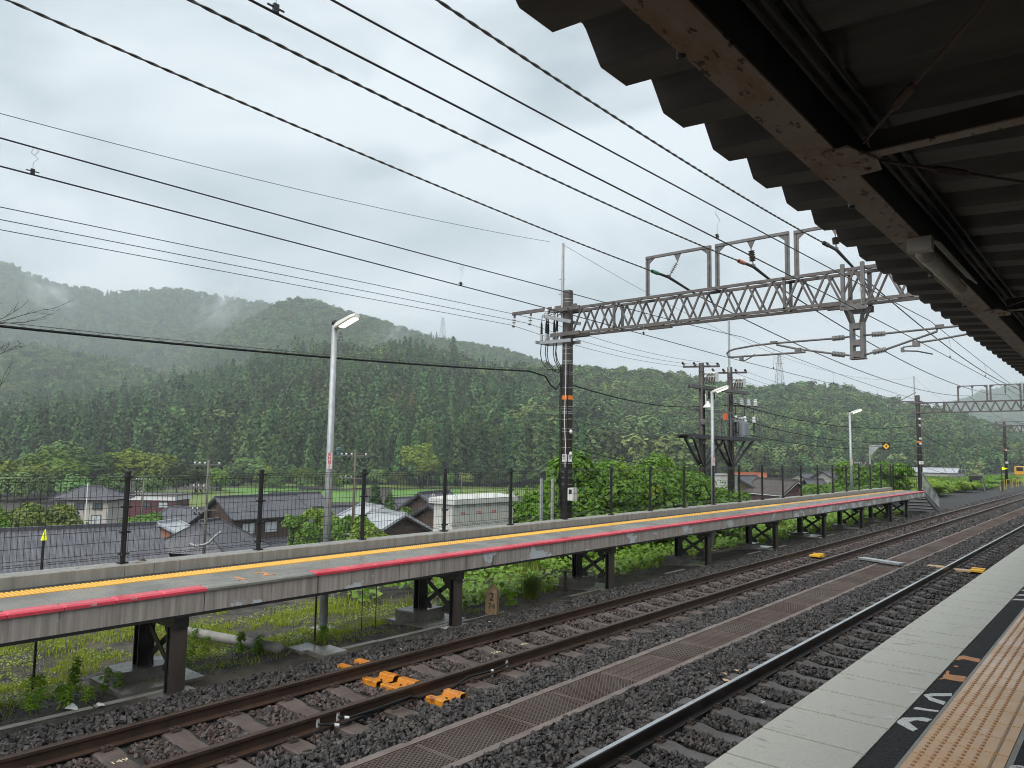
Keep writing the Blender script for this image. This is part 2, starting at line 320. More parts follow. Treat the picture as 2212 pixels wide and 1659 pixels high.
# ------------------------------------------------------------------ levels
RT = -2.74                      # rail top
ZS = RT - 0.158                 # sleeper top
ZB = ZS - 0.024                 # ballast level between the sleepers
ZP = -1.69                      # both platform surfaces
TF, TN = -7.20, -3.39           # track centres
def sm(a, b, x):
    t = min(1, max(0, (x - a) / (b - a))); return t * t * (3 - 2 * t)
def gz(x, y):
    """ground level"""
    if x > -8.6: z = ZB - 0.07
    else: z = ZB + 0.02 + (-3.22 - ZB - 0.02) * sm(8.9, 12.2, -x)
    f = sm(40, 50, y)
    zflat = ZB - 0.05
    z = z * (1 - f) + zflat * f if x < -8.6 else z
    e0 = 15.0 + 9.0 * sm(60, 85, y)
    z = z + (-14.0 - z) * sm(e0, e0 + 19, -x)
    if x < -9.2 and x > -70: z += 0.05 * mnoise.noise((x * 0.9, y * 0.9, 3.1))
    return z

# ------------------------------------------------------------------ ground: one sheet to the horizon
def axis_pts(segs):
    o = []
    for a, b, st in segs: o += list(np.arange(a, b, st))
    return o + [segs[-1][1]]
gx = axis_pts([(-3600, -1000, 400), (-1000, -200, 80), (-200, -60, 10), (-60, -16, 1.0), (-16, -8, 0.25), (-8, 10, 1.0), (10, 60, 10), (60, 500, 110)])
gy = axis_pts([(-400, -40, 60), (-40, 0, 4), (0, 20, 0.35), (20, 60, 1.0), (60, 160, 5), (160, 1000, 60), (1000, 4200, 400)])
GV = [(x, y, gz(x, y)) for y in gy for x in gx]
nx = len(gx)
GF = np.array([(j * nx + i, j * nx + i + 1, (j + 1) * nx + i + 1, (j + 1) * nx + i) for j in range(len(gy) - 1) for i in range(nx - 1)])
tag(npmesh('ground', np.array(GV), GF, dirt, smooth=True), 'wet dark soil running down from the tracks to the valley floor', 'ground', kind='structure')

# ------------------------------------------------------------------ tracks
def rail_profile():
    h = [(-0.0635, -0.153), (0.0635, -0.153), (0.0635, -0.142), (0.011, -0.124), (0.008, -0.05), (0.032, -0.036), (0.0325, -0.008), (0.024, 0.0), (-0.024, 0.0), (-0.0325, -0.008), (-0.032, -0.036), (-0.008, -0.05), (-0.011, -0.124), (-0.0635, -0.142)]
    return h
def rail(parent, x, ms, mt):
    b = MB(); pr = rail_profile(); n = len(pr); ys = [-4, 1, 6, 12, 25, 50, 100, 170]
    vs = [(x + p[0], y, RT + p[1]) for y in ys for p in pr]; fs = []; o = 0
    for i in range(len(ys) - 1):
        for k in range(n):
            b.mi = 1 if k in (6, 7, 8) else 0
            a0 = i * n + k; a1 = i * n + (k + 1) % n
            b.f.append((a0, a1, a1 + n, a0 + n)); b.m.append(b.mi)
    b.v = vs
    return b.build('rail', [ms, mt], parent)
def sleeper_mesh(msl, name):
    b = MB(); L2 = 1.0; w = 0.12; prof = [(-L2, 0.0), (-0.75, 0.0), (-0.36, 0.0), (-0.2, -0.035), (0.2, -0.035), (0.36, 0.0), (0.75, 0.0), (L2, 0.0)]
    n = len(prof); vs = []
    for x, z in prof: vs += [(x, -w, z - 0.012), (x, -w + 0.02, z), (x, w - 0.02, z), (x, w, z - 0.012), (x, w + 0.02, -0.16), (x, -w - 0.02, -0.16)]
    fs = [(i * 6 + k, i * 6 + (k + 1) % 6, (i + 1) * 6 + (k + 1) % 6, (i + 1) * 6 + k) for i in range(n - 1) for k in range(6)]
    fs = [f[::-1] for f in fs] + [(0, 1, 2, 3, 4, 5), tuple((n - 1) * 6 + k for k in (5, 4, 3, 2, 1, 0))]
    b.add(vs, fs); b.mi = 1
    for c in (-0.55, 0.55):
        for s in (-1, 1):
            x0 = c + s * 0.095
            b.box(x0 - 0.034, x0 + 0.034, -0.045, 0.045, 0.0, 0.022); b.tube([(x0, 0, 0.02), (x0, 0, 0.052)], 0.016, 6)
            b.bar((x0 - s * 0.055, -0.035, 0.027), (x0 + s * 0.02, -0.035, 0.03), 0.03, 0.012); b.bar((x0 - s * 0.055, 0.035, 0.027), (x0 + s * 0.02, 0.035, 0.03), 0.03, 0.012)
    me = bpy.data.meshes.new(name); me.from_pydata(b.v, [], b.f); me.materials.append(msl); me.materials.append(clipm)
    me.polygons.foreach_set('material_index', b.m); return me
def track(label, xc, ms, mt, msl, y0, pitch):
    t = T('railway_track', label, 'railway track', (xc, 4, ZS))
    rail(t, xc - 0.55, ms, mt); rail(t, xc + 0.55, ms, mt)
    me = sleeper_mesh(msl, 'sleeper'); k = 0; y = y0
    while k < 100:
        o = bpy.data.objects.new('sleeper', me); COL.objects.link(o); o.parent = t; o.location = (0, y - 4, 0); y += pitch; k += 1
    b = MB()
    while y < 150: b.box(xc - 1, xc + 1, y - 0.12, y + 0.12, ZS - 0.15, ZS); y += pitch
    b.build('sleeper_run', msl, t)['kind'] = 'stuff'
    return t
TRK_F = track('rusty brown railway track beside the far platform', TF, railside, railtop_f, sleep_f, 4.42 - 0.655 * 6, 0.655)
TRK_N = track('railway track with a shiny rail head beside the grey near platform edge', TN, raildark, railtop_n, sleep_n, 6.26 - 0.67 * 8, 0.67)
# siding with its buffer stop, far off on the left
t = T('railway_track', 'short siding ending at the dark buffer stop beyond the far platform', 'railway track', (-12.4, 82, ZS))
for dx in (-0.55, 0.55):
    b = MB(); b.bar((-12.4 + dx, 82, RT - 0.07), (-12.9 + dx, 150, RT - 0.07), 0.07, 0.14); b.build('rail', railside, t)
t = T('buffer_stop', 'dark steel buffer stop at the end of the grassy siding', 'buffer stop', (-12.0, 82, ZB))
b = MB(); b.box(-12.55, -11.45, 81.9, 82.2, -1.95, -1.55); b.build('beam', blacksteel, t)
for sx in (-1, 1):
    b = MB(); b.bar((-12 + sx * 0.42, 82.0, -1.75), (-12 + sx * 0.8, 81.2, ZB), 0.16); b.bar((-12 + sx * 0.42, 82.1, -1.75), (-12 + sx * 0.5, 84.2, ZB), 0.16); b.build('leg', blacksteel, t)
b = MB(); b.box(-12.2, -11.8, 81.95, 82.15, -1.55, -1.38); b.build('cap', galvd, t)

# ballast bed and stones
b = MB()
ys = axis_pts([(-6, 30, 1.5), (30, 160, 10)]); prof = [(-9.05, -0.10), (-8.75, 0.0), (-8.35, 0.03), (-6.1, 0.0), (-5.75, -0.06), (-4.9, -0.06), (-4.55, 0.0), (-2.2, 0.0), (-1.9, 0.0)]
n = len(prof); vs = [(p[0], y, ZB - 0.03 + p[1]) for y in ys for p in prof]
b.add(vs, [(i * n + k, i * n + k + 1, (i + 1) * n + k + 1, (i + 1) * n + k) for i in range(len(ys) - 1) for k in range(n - 1)])
tag(b.build('ballast_bed', bed), 'dark stone bed under the two tracks', 'ballast', kind='structure')
b = MB(); ys = axis_pts([(43, 160, 6)]); vs = [(x, y, ZB - 0.02 + 0.03 * math.sin(x * 3 + y)) for y in ys for x in (-14.2, -12.5, -11, -9.5, -9.0)]
b.add(vs, [(i * 5 + k, i * 5 + k + 1, (i + 1) * 5 + k + 1, (i + 1) * 5 + k) for i in range(len(ys) - 1) for k in range(4)])
tag(b.build('ballast_bed', bed), 'dark stone bed spreading wide beyond the end of the far platform', 'ballast', kind='structure')
def stone_mesh(seed):
    rg = random.Random(seed); bm = bmesh.new()
    s = (1, rg.uniform(0.62, 0.95), rg.uniform(0.5, 0.8))
    for _ in range(13):
        v = Vector((rg.gauss(0, 1), rg.gauss(0, 1), rg.gauss(0, 1))).normalized() * rg.uniform(0.8, 1.0)
        bm.verts.new((v.x * s[0], v.y * s[1], v.z * s[2]))
    r = bmesh.ops.convex_hull(bm, input=bm.verts)
    bmesh.ops.delete(bm, geom=[e for e in r['geom_interior'] if isinstance(e, bmesh.types.BMVert)], context='VERTS')
    me = bpy.data.meshes.new('stone'); bm.to_mesh(me); bm.free(); return me
sm_, sb_ = [], []
for i in range(8):
    me = stone_mesh(i); me.materials.append(stone); sm_.append(me)
    me = stone_mesh(i + 20); me.materials.append(stone_b); sb_.append(me)
pc_stone = proto_coll('stone_models', sm_); pc_stoneb = proto_coll('stained_stone_models', sb_)
def ballast(n, x0, x1, y0, y1, r0, r1, mode):
    P = np.stack([RNG.uniform(x0, x1, n), RNG.uniform(y0, y1, n), np.zeros(n)], 1)
    ry = np.minimum(1, 0.1)
    x, y = P[:, 0], P[:, 1]
    fr = (np.abs(x - TF) < 0.78); nr = (np.abs(x - TN) < 0.85)
    keep = np.ones(n, bool)
    for c, yy, pt in ((TF, 4.42, 0.655), (TN, 6.26, 0.67)):
        ph = np.abs((y - yy + pt / 2) % pt - pt / 2); on = np.abs(x - c) < 0.92
        keep &= ~(on & (ph < 0.15))
        for s in (-0.55, 0.55): keep &= ~(np.abs(x - c - s) < 0.085)
    keep &= ~((x > -5.72) & (x < -4.92))
    keep &= x < -1.95
    # wedge that any view can hold
    keep &= (y > -x * 0.12 - 0.4)
    z = np.full(n, ZB) + RNG.normal(0, 0.007, n)
    z += np.where((x < -8.15) & (x > -8.75), 0.03, 0) - np.clip((-8.72 - x) * 0.35, 0, 0.12)
    sh = np.clip(1 - np.abs(x + 5.32 + 0.0) / 1.0, 0, 1) * 0.0
    z += np.where((np.abs(x + 5.95) < 0.28) | (np.abs(x + 4.62) < 0.3), 0.028, 0.0)
    P[:, 2] = z
    k = keep & (((fr) & (RNG.random(n) < 0.9)) == (mode == 'b'))
    P = P[k]; m = len(P)
    return P, RNG.uniform(0, 6.28, (m, 3)), RNG.uniform(r0, r1, m) * (1 + 0.35 * (RNG.random(m) < 0.12)), RNG.integers(0, 8, m)
for mode, coll, lab in (('a', pc_stone, 'dark grey crushed stone ballast around the tracks'), ('b', pc_stoneb, 'rust stained brown stone ballast between the far rails')):
    parts_ = [ballast(62000, -9.0, -1.95, 0.3, 12, 0.027, 0.046, mode), ballast(62000, -9.0, -1.95, 12, 30, 0.034, 0.05, mode), ballast(42000, -9.0, -1.95, 30, 90, 0.06, 0.09, mode)]
    if mode == 'a':
        q = ballast(16000, -13.8, -8.7, 44, 95, 0.06, 0.10, mode); parts_.append(q)
    scatter('ballast_stones', np.concatenate([q[0] for q in parts_]), np.concatenate([q[1] for q in parts_]), np.concatenate([q[2] for q in parts_]), np.concatenate([q[3] for q in parts_]), coll, lab, 'ballast')

# drain channel with gratings between the tracks
t = T('drain_channel', 'long concrete drain covered with rusty steel gratings between the two tracks', 'drain', (-5.32, 4, ZS))
for x0, x1 in ((-5.72, -5.62), (-5.02, -4.93)):
    b = MB(); b.box(x0, x1, -3, 70, ZS - 0.2, ZS + 0.012); b.build('edge_kerb', drainedge, t)
b = MB(); b.box(-5.62, -5.02, -3, 70, ZS - 0.24, ZS - 0.2); b.build('channel_floor', gutt, t)
def grating(y0, y1, kind):
    b = MB(); z0, z1 = ZS - 0.028, ZS + 0.004; x0, x1 = -5.615, -5.025
    b.box(x0, x1, y0, y0 + 0.012, z0, z1); b.box(x0, x1, y1 - 0.012, y1, z0, z1); b.box(x0, x0 + 0.012, y0, y1, z0, z1); b.box(x1 - 0.012, x1, y0, y1, z0, z1)
    if kind == 0:      # expanded metal
        n = 13; dx = (x1 - x0) / n; m = int((y1 - y0) / 0.075); dy = (y1 - y0) / m
        for j in range(m):
            for i in range(n):
                xa = x0 + dx * i; ya = y0 + dy * j
                for s in (1, -1):
                    p, q = ((xa, ya + (dy / 2 if s > 0 else dy / 2)), (xa + dx / 2, ya + (dy if s > 0 else 0)))
                    b.bar((p[0], p[1], z1 - 0.008), (q[0], q[1], z1 - 0.008), 0.009, 0.012)
                    p2, q2 = ((xa + dx / 2, ya + (dy if s > 0 else 0)), (xa + dx, ya + dy / 2))
                    b.bar((p2[0], p2[1], z1 - 0.008), (q2[0], q2[1], z1 - 0.008), 0.009, 0.012)
    elif kind == 1:    # bars across
        y = y0 + 0.03
        while y < y1 - 0.02: b.box(x0 + 0.012, x1 - 0.012, y, y + 0.011, z0, z1 - 0.001); y += 0.04
        for x in (-5.47, -5.32, -5.17): b.box(x, x + 0.008, y0 + 0.012, y1 - 0.012, z1 - 0.01, z1 + 0.003)
    else:              # bars along
        x = x0 + 0.03
        while x < x1 - 0.02: b.box(x, x + 0.011, y0 + 0.012, y1 - 0.012, z0, z1 - 0.001); x += 0.035
        y = y0 + 0.1
        while y < y1 - 0.05: b.box(x0 + 0.012, x1 - 0.012, y, y + 0.008, z1 - 0.01, z1 + 0.003); y += 0.1
    return b.build('grating', gratem, t)
y = -0.2; k = 0
while y < 64:
    ln = 1.1 + 0.2 * ((k * 7) % 3 - 1) * 0.5
    if not 22 < y < 22.2: grating(y + 0.006, y + ln - 0.006, (0 if y < 7.5 else (2 if k % 2 else 1)) if y < 26 else 2)
    y += ln; k += 1
t = T('crossing_plank', 'pale steel plank laid across the drain between the tracks', 'plank', (-5.6, 22.3, ZS))
b = MB(); b.bar((-6.15, 22.55, ZS + 0.08), (-5.0, 22.1, ZS + 0.08), 0.28, 0.05); b.build('plate', galv, t)
b = MB()
for s in (0.1, 0.9): b.cbox(Vector((-6.15, 22.55, ZS + 0.03)).lerp(Vector((-5.0, 22.1, ZS + 0.03)), s), 0.1, 0.2, 0.09)
b.build('support', galvd, t)

# ------------------------------------------------------------------ far platform
FPX0 = -8.71; YE = 43.9; YS = -6.0
fp = T('station_platform', 'narrow far platform on black steel piers with red edge and yellow tactile strip', 'platform', (-9.4, 10, ZP))
b = MB(); b.mi = 0
y = YS; k = 0
joints = [4.58 + 0.52 * i for i in range(-21, 76)]
joints = [j for j in joints if j < YE] + [YE]
for a, c in zip(joints[:-1], joints[1:]):
    red = not (4.55 < a < 5.95 - 0.1)
    b.mi = 1 if red else 0
    b.bev(FPX0 - 0.205, FPX0, a + 0.004, c - 0.004, ZP - 0.045, ZP + (0.004 if red else 0.0), 0.018)
b.build('edge_coping', [slabm, redp], fp)
b = MB()
for a, c in zip(joints[:-1], joints[1:]): b.bev(-9.645, FPX0 - 0.209, a + 0.004, c - 0.004, ZP - 0.045, ZP, 0.006)
b.build('paving_slab', slabm, fp)
b = MB(); y = YS
while y < YE - 0.3: b.bev(-9.95, -9.65, y + 0.002, y + 0.298, ZP - 0.03, ZP + 0.006, 0.004); y += 0.3
b.build('tactile_strip', yel_far, fp)
b = MB(); y = YS + 0.025
def dome(b, x, y, z, r=0.0115, h=0.006, n=6):
    vs = [(x + r * math.cos(2 * math.pi * k / n), y + r * math.sin(2 * math.pi * k / n), z) for k in range(n)] + [(x + r * 0.6 * math.cos(2 * math.pi * k / n), y + r * 0.6 * math.sin(2 * math.pi * k / n), z + h) for k in range(n)]
    b.add(vs, [(k, (k + 1) % n, n + (k + 1) % n, n + k) for k in range(n)] + [tuple(range(n, 2 * n))])
while y < 26:
    if y > 1:
        for i in range(6): dome(b, -9.925 + i * 0.05, y, ZP + 0.006, 0.016, 0.007)
    y += 0.05 if y < 14 else 0.1
b.build('tactile_dome', yel_dome, fp)['kind'] = 'stuff'
b = MB(); b.box(-10.2, -9.95, YS, YE, ZP - 0.05, ZP - 0.008); b.build('gutter_strip', gutter, fp)
b = MB(); b.box(-10.2, -8.85, YS, YE, ZP - 0.26, ZP - 0.052); b.build('deck_slab', conc_wet, fp)
sj = [4.57 + 4.99 * i for i in range(-3, 9)]; sj = [j for j in sj if j < YE - 0.5] + [YE]
for i, (a, c) in enumerate(zip(sj[:-1], sj[1:])):
    b = MB(); b.box(-8.848, -8.74, a + 0.006, c - 0.006, ZP - 0.288, ZP - 0.047); b.build('fascia_panel', FASC[0 if a < 4 else 1 if a < 9 else 2 if a < 24 else 3], fp)
b = MB(); b.box(-10.2, -8.75, YE, YE + 0.12, ZP - 0.29, ZP - 0.02); b.build('end_panel', FASC[3], fp)
for x0, x1 in ((-8.86, -8.745), (-10.05, -9.9)):
    b = MB(); b.box(x0, x1, YS, YE, ZP - 0.325, ZP - 0.289); b.build('beam_flange', blacksteel, fp)
# platform numbers painted on the paving and chalk figures on the coping
for ch, yy in (('1', 5.17), ('2', 5.58)): text(ch, frame((-8.99 - 0.1 * (ch == '2'), yy, ZP + 0.003), (0, 1, 0), (-1, 0, 0)), 0.38, orange_mark, 'painted_number', fp, off=0.006)
text('1080', frame((FPX0 + 0.0035, 3.30, ZP - 0.026), (0, 1, 0), (0, 0, 1)), 0.036, whitemark, 'chalk_figures', fp, 0.0005)
text('1495', frame((FPX0 + 0.0035, 3.72, ZP - 0.018), (0, 1, 0), (0, 0, 1)), 0.036, whitemark, 'chalk_figures', fp, 0.0005)
# piers
def hcol(b, x, y, z0, z1, s=0.2, d=0.2):
    """H section: two flanges facing the tracks and a web"""
    b.box(x + d / 2 - 0.02, x + d / 2, y - s / 2, y + s / 2, z0, z1); b.box(x - d / 2, x - d / 2 + 0.02, y - s / 2, y + s / 2, z0, z1); b.box(x - d / 2 + 0.02, x + d / 2 - 0.02, y - 0.012, y + 0.012, z0, z1)
def pier(yc):
    p = MB(); p.box(-10.1, -8.78, yc - 0.09, yc + 0.09, ZP - 0.45, ZP - 0.326); pr = p.build('pier', blacksteel, fp)
    zt = ZP - 0.452
    b = MB(); b.mi = 0; hcol(b, -8.88, yc, gz(-8.6, yc) - 0.1, zt, 0.2, 0.1); b.mi = 1; b.box(-8.827, -8.822, yc - 0.1, yc + 0.1, ZP - 1.3, zt + 0.04); b.build('column', [blacksteel, brownsteel], pr)
    zb = -2.735 if yc < 20 else -2.78
    b = MB(); hcol(b, -9.74, yc, zb, zt, 0.2, 0.14); b.build('column', blacksteel, pr)
    b = MB()
    for s in (0, 1):
        z0, z1 = (zt - 0.05, zb + 0.12)
        b.bar((-8.98 if s else -9.62, yc + (0.02 if s else -0.02), z0), (-9.62 if s else -8.98, yc + (0.02 if s else -0.02), z1), 0.075, 0.012, up=(0, 1, 0))
    for x in (-9.03, -9.62):
        sx = -1 if x > -9.3 else 1
        for z, sz in ((zt, -1), (zb + 0.03, 1)):
            b.add([(x, yc - 0.008, z), (x + sx * 0.16, yc - 0.008, z), (x + sx * 0.16, yc - 0.008, z + sz * 0.06), (x, yc - 0.008, z + sz * 0.2)], [(0, 1, 2, 3)])
            b.add([(x, yc + 0.008, z), (x + sx * 0.16, yc + 0.008, z), (x + sx * 0.16, yc + 0.008, z + sz * 0.06), (x, yc + 0.008, z + sz * 0.2)], [(3, 2, 1, 0)])
    b.build('cross_brace', blacksteel, pr)
    b = MB(); b.bev(-9.98, -9.5, yc - 0.36, yc + 0.36, zb - 0.24, zb, 0.02); b.bev(-9.25, -8.72, yc - 0.3, yc + 0.25, zb - 0.3, -2.9, 0.01); b.build('footing', conc_wet, pr)
    g = gz(-9.4, yc); b = MB(); b.box(-10.05, -9.1, yc - 0.5, yc + 0.5, g - 0.1, g + 0.03); b.build('footing_slab', conc_wet, pr)
for yc in (-0.45, 4.32, 9.05, 13.78, 18.55, 23.3, 28.0, 32.75, 37.4, 40.4): pier(yc)
# end stairs rail, seen as pale bars at the far end
for i in range(5):
    pass
# parapet kerb and mesh fence
pw = T('parapet_wall', 'low pale concrete kerb wall along the back of the far platform', 'kerb wall', (-10.36, 10, ZP))
pj = [YS, -3, -0.6, 4.22, 4.6, 6.21, 8.2, 9.6, 10.2, 12.17] + [12.17 + 1.42 * i for i in range(1, 23)]
for a, c in zip(pj[:-1], [*pj[1:]]):
    if c > YE: c = YE
    b = MB(); b.bev(-10.51, -10.2, a + 0.004, c - 0.004, ZP - 0.3, -1.548, 0.012); b.build('kerb_block', parap, pw)
fe = T('mesh_fence', 'black wire mesh fence on posts along the back of the far platform', 'fence', (-10.36, 10, -1.55))
PY = [4.25 + 1.981 * k for k in range(-3, 21)]
ZT = -0.385; ZF = -1.47
for y in PY:
    b = MB(); b.tube([(-10.36, y, -1.6), (-10.36, y, ZT + 0.03)], 0.036, 8); b.lathe((-10.36, y, ZT + 0.03), (0, 0, 1), [(0, 0.041), (0.02, 0.041), (0.035, 0.024)], 8)
    b.cbox((-10.36, y, -1.535), 0.11, 0.11, 0.02)
    for z in (ZT - 0.02, ZT - 0.42, ZT - 0.75, ZF + 0.05): b.cbox((-10.345, y, z), 0.06, 0.13, 0.025)
    b.build('post', fencem, fe)
for y0, y1 in zip(PY[:-1], PY[1:]):
    b = MB(); n = 28; X = -10.325
    for i in range(n):
        y = y0 + 0.04 + (y1 - y0 - 0.08) * i / (n - 1)
        b.tube([(X, y, ZF), (X + 0.035, y, ZF + 0.03), (X, y, ZF + 0.07), (X, y, ZT - 0.07), (X + 0.035, y, ZT - 0.03), (X, y, ZT)], 0.0031, 3, False)
    for z in [ZF, ZF + 0.07] + [ZF + 0.07 + 0.1475 * j for j in range(1, 6)] + [ZT - 0.07, ZT]:
        b.tube([(X + 0.003, y0 + 0.03, z), (X + 0.003, y1 - 0.03, z)], 0.0034, 4, False)
    for z in (ZF + 0.03, ZT - 0.03): b.tube([(X + 0.035, y0 + 0.03, z), (X + 0.035, y1 - 0.03, z)], 0.0034, 4, False)
    b.build('mesh_panel', fencem, fe)
# gate and end railings
t = T('fence_gate', 'black barred gate closing the far end of the platform', 'gate', (-10.0, 44.0, ZP))
for x in (-10.25, -8.95):
    b = MB(); b.box(x - 0.035, x + 0.035, 43.93, 44.0, ZP - 0.02, -0.33); b.build('gate_post', fencem, t)
b = MB()
for z in (-1.55, -0.95, -0.4): b.box(-10.2, -9.0, 43.95, 43.98, z - 0.02, z + 0.02)
for i in range(12): b.tube([(-10.15 + i * 0.1, 43.965, -1.55), (-10.15 + i * 0.1, 43.965, -0.4)], 0.008, 4)
b.build('gate_leaf', fencem, t)
t = T('end_railing', 'pale sloping barred railing beyond the gate at the platform end', 'railing', (-9, 44.6, ZP))
b = MB(); b.bar((-8.9, 44.15, -0.75), (-8.75, 47.4, -2.2), 0.05); b.bar((-8.9, 44.15, -1.6), (-8.75, 47.4, -2.75), 0.05); b.build('rail', galv, t)
b = MB()
for i in range(14):
    s = i / 13; b.bar((-8.9 + 0.15 * s, 44.2 + 3.1 * s, -1.62 - 1.1 * s), (-8.9 + 0.15 * s, 44.2 + 3.1 * s, -0.77 - 1.4 * s), 0.03)
b.build('baluster', galv, t)
b = MB()
for i in range(6): b.box(-10.1, -8.8, 44.1 + i * 0.45, 44.5 + i * 0.45, ZP - 0.12 - i * 0.2, ZP - 0.06 - i * 0.2)
b.bar((-8.8, 44.1, ZP - 0.2), (-8.8, 47.2, ZB), 0.05, 0.2); b.build('steps', galvd, t)

# ------------------------------------------------------------------ near platform
npf = T('station_platform', 'near platform with grey edge stones, black asphalt and worn yellow tactile tiles', 'platform', (-1, 5, ZP))
XE = -1.89
b = MB(); y = 4.68 - 0.525 * 16
while y < 75: b.bev(XE, -1.287, y + 0.011, y + 0.514, ZP - 0.12, ZP, 0.0015); y += 0.525
b.build('edge_coping', nearcop, npf)
b = MB(); b.box(XE + 0.06, -1.27, -4, 75, ZP - 1.4, ZP - 0.121); b.mi = 1; b.box(XE + 0.004, -1.288, -4, 75, ZP - 0.1, ZP - 0.012); b.build('edge_wall', [conc_wet, jointd], npf)
b = MB(); b.box(-1.283, -1.115, -4, 75, ZP - 0.2, ZP - 0.006); b.build('asphalt_strip', asph, npf)
b = MB(); b.box(-1.113, -1.092, -4, 75, ZP - 0.2, ZP - 0.002); b.box(-0.655, -0.625, -4, 75, ZP - 0.2, ZP - 0.003); b.build('joint_mortar', conc, npf)
b = MB(); y = -2.0
while y < 75: b.bev(-1.09, -0.657, y + 0.005, y + 0.295, ZP - 0.2, ZP + 0.002, 0.0015); y += 0.3
b.mi = 1; b.box(-1.09, -0.657, -2, 75, ZP - 0.19, ZP - 0.008); b.build('tactile_strip', [tilem, mat('tile_joint', (0.13, 0.07, 0.03), rough=0.8)], npf)
b = MB(); y = -2.0
while y < 16:
    for j in range(5):
        for i in range(5): dome(b, -1.045 + i * 0.062, y + 0.03 + j * 0.06, ZP + 0.002, 0.0125, 0.0055)
    y += 0.3
b.build('tactile_dome', domem, npf)['kind'] = 'stuff'
b = MB(); y = -2.0
while y < 40: b.bev(-0.728, -0.712, y + 0.012, y + 0.288, ZP + 0.0015, ZP + 0.006, 0.003); y += 0.3
b.build('inner_line', linebr, npf)
b = MB(); b.box(-0.623, 9, -6, 75, ZP - 0.2, ZP - 0.004); b.build('asphalt_floor', asph, npf)
def paint(pts, m, z=ZP - 0.003, name='painted_mark'):
    b = MB(); b.prism(pts, lambda p: (p[0], p[1], z - 0.004), lambda p: (p[0], p[1], z)); return b.build(name, m, npf)
def jag(pts, a=0.006):
    o = []
    for i, p in enumerate(pts):
        q = pts[(i + 1) % len(pts)]; k = 4
        for j in range(k): o.append((p[0] + (q[0] - p[0]) * j / k + random.uniform(-a, a), p[1] + (q[1] - p[1]) * j / k + random.uniform(-a, a)))
    return o
om2 = mat('orange_floor_paint', (0.56, 0.24, 0.075), (0.47, 0.2, 0.07), 14, 0.5)
paint(jag([(-1.285, 7.36), (-1.275, 7.52), (-1.25, 7.57), (-1.118, 7.54), (-1.118, 7.42), (-1.235, 7.44), (-1.255, 7.38)]), om2)
paint(jag([(-1.25, 7.12), (-1.225, 7.12), (-1.225, 7.16), (-1.25, 7.16)], 0.003), om2)
paint(jag([(-1.283, 6.62), (-1.262, 6.66), (-1.26, 6.86), (-1.275, 6.94), (-1.25, 6.95), (-1.235, 6.84), (-1.118, 6.86), (-1.118, 6.69), (-1.235, 6.68)]), om2)
paint(jag([(-1.278, 6.12), (-1.24, 6.2), (-1.125, 6.31), (-1.118, 6.24), (-1.215, 6.15), (-1.235, 6.1), (-1.125, 6.06), (-1.122, 5.98), (-1.21, 6.02)], 0.004), whitemark)
paint(jag([(-1.262, 5.74), (-1.255, 5.79), (-1.122, 5.82), (-1.122, 5.785)], 0.003), whitemark)
paint(jag([(-1.282, 5.38), (-1.275, 5.5), (-1.17, 5.6), (-1.122, 5.6), (-1.13, 5.53), (-1.19, 5.52), (-1.225, 5.44), (-1.15, 5.34), (-1.165, 5.28)], 0.004), whitemark)
for yy in (6.08, 5.38, 11.9, 11.4): paint(jag([(-1.37, yy), (-1.355, yy + 0.07), (-1.3, yy + 0.075), (-1.3, yy + 0.045)], 0.002), whitemark, ZP + 0.003)
for yy in (10.95, 11.35, 11.8): paint(jag([(-1.28, yy), (-1.26, yy + 0.12), (-1.13, yy + 0.2), (-1.12, yy + 0.1)], 0.003), whitemark)
text('9', frame((-0.52, 5.05, ZP - 0.002), (0, 1, 0), (-1, 0, 0)), 0.3, whitemark, 'painted_mark', npf)

# ------------------------------------------------------------------ canopy over the near platform
ca = T('platform_canopy', 'dark rusty corrugated steel canopy over the near platform', 'canopy', (0, 8, 1.8))
def rz(x): return 1.81 - 0.074 * (x + 1.85) if x < 2.4 else 1.81 - 0.074 * 4.25 + 0.074 * (x - 2.4)  # unseen inner wing past the valley, added to keep the underside dark
prof = [(0.0, 0.145), (0.10, 0.145), (0.125, 0.13), (0.235, 0.012), (0.25, 0.0), (0.475, 0.0), (0.49, 0.012), (0.6, 0.145)]
b = MB(); xs = [-1.85, -1.2, 0.2, 2.4, 6.6]; vs = []; np_ = 0; y = 2.53 - 0.6 * 10
while y < 62:
    for p in prof[:-1]:
        for x in xs: vs.append((x, y + p[0], rz(x) + p[1]))
        np_ += 1
    y += 0.6
k = len(xs)
b.add(vs, [(j * k + i, j * k + i + 1, (j + 1) * k + i + 1, (j + 1) * k + i) for j in range(np_ - 1) for i in range(k - 1)])
o = b.build('roof_sheet', roofm, ca); sd = o.modifiers.new('thickness', 'SOLIDIFY'); sd.thickness = 0.006; sd.offset = 1
BX0, BX1, BZ = -1.245, -1.07, 1.5
b = MB(); b.box(BX0, BX1, -5, 62, BZ, BZ + 0.012); b.mi = 1; b.box(BX0 + 0.08, BX1 - 0.008, -5, 62, BZ + 0.013, 1.735); b.box(BX0 + 0.02, BX1 + 0.0, -5, 62, 1.735, 1.747)
b.build('eaves_beam', [beamp, beamd], ca)
b = MB(); b.tube([(-1.02, -5, 1.66), (-1.02, 62, 1.66)], 0.012, 6); b.tube([(-0.985, -5, 1.69), (-0.985, 62, 1.69)], 0.016, 6); b.tube([(-0.93, -5, 1.7), (-0.93, 62, 1.7)], 0.01, 6)
b.build('conduit', beamd, ca)
b = MB(); b.box(2.3, 2.5, -5, 62, 1.3, 1.46); b.build('valley_beam', beamd, ca)
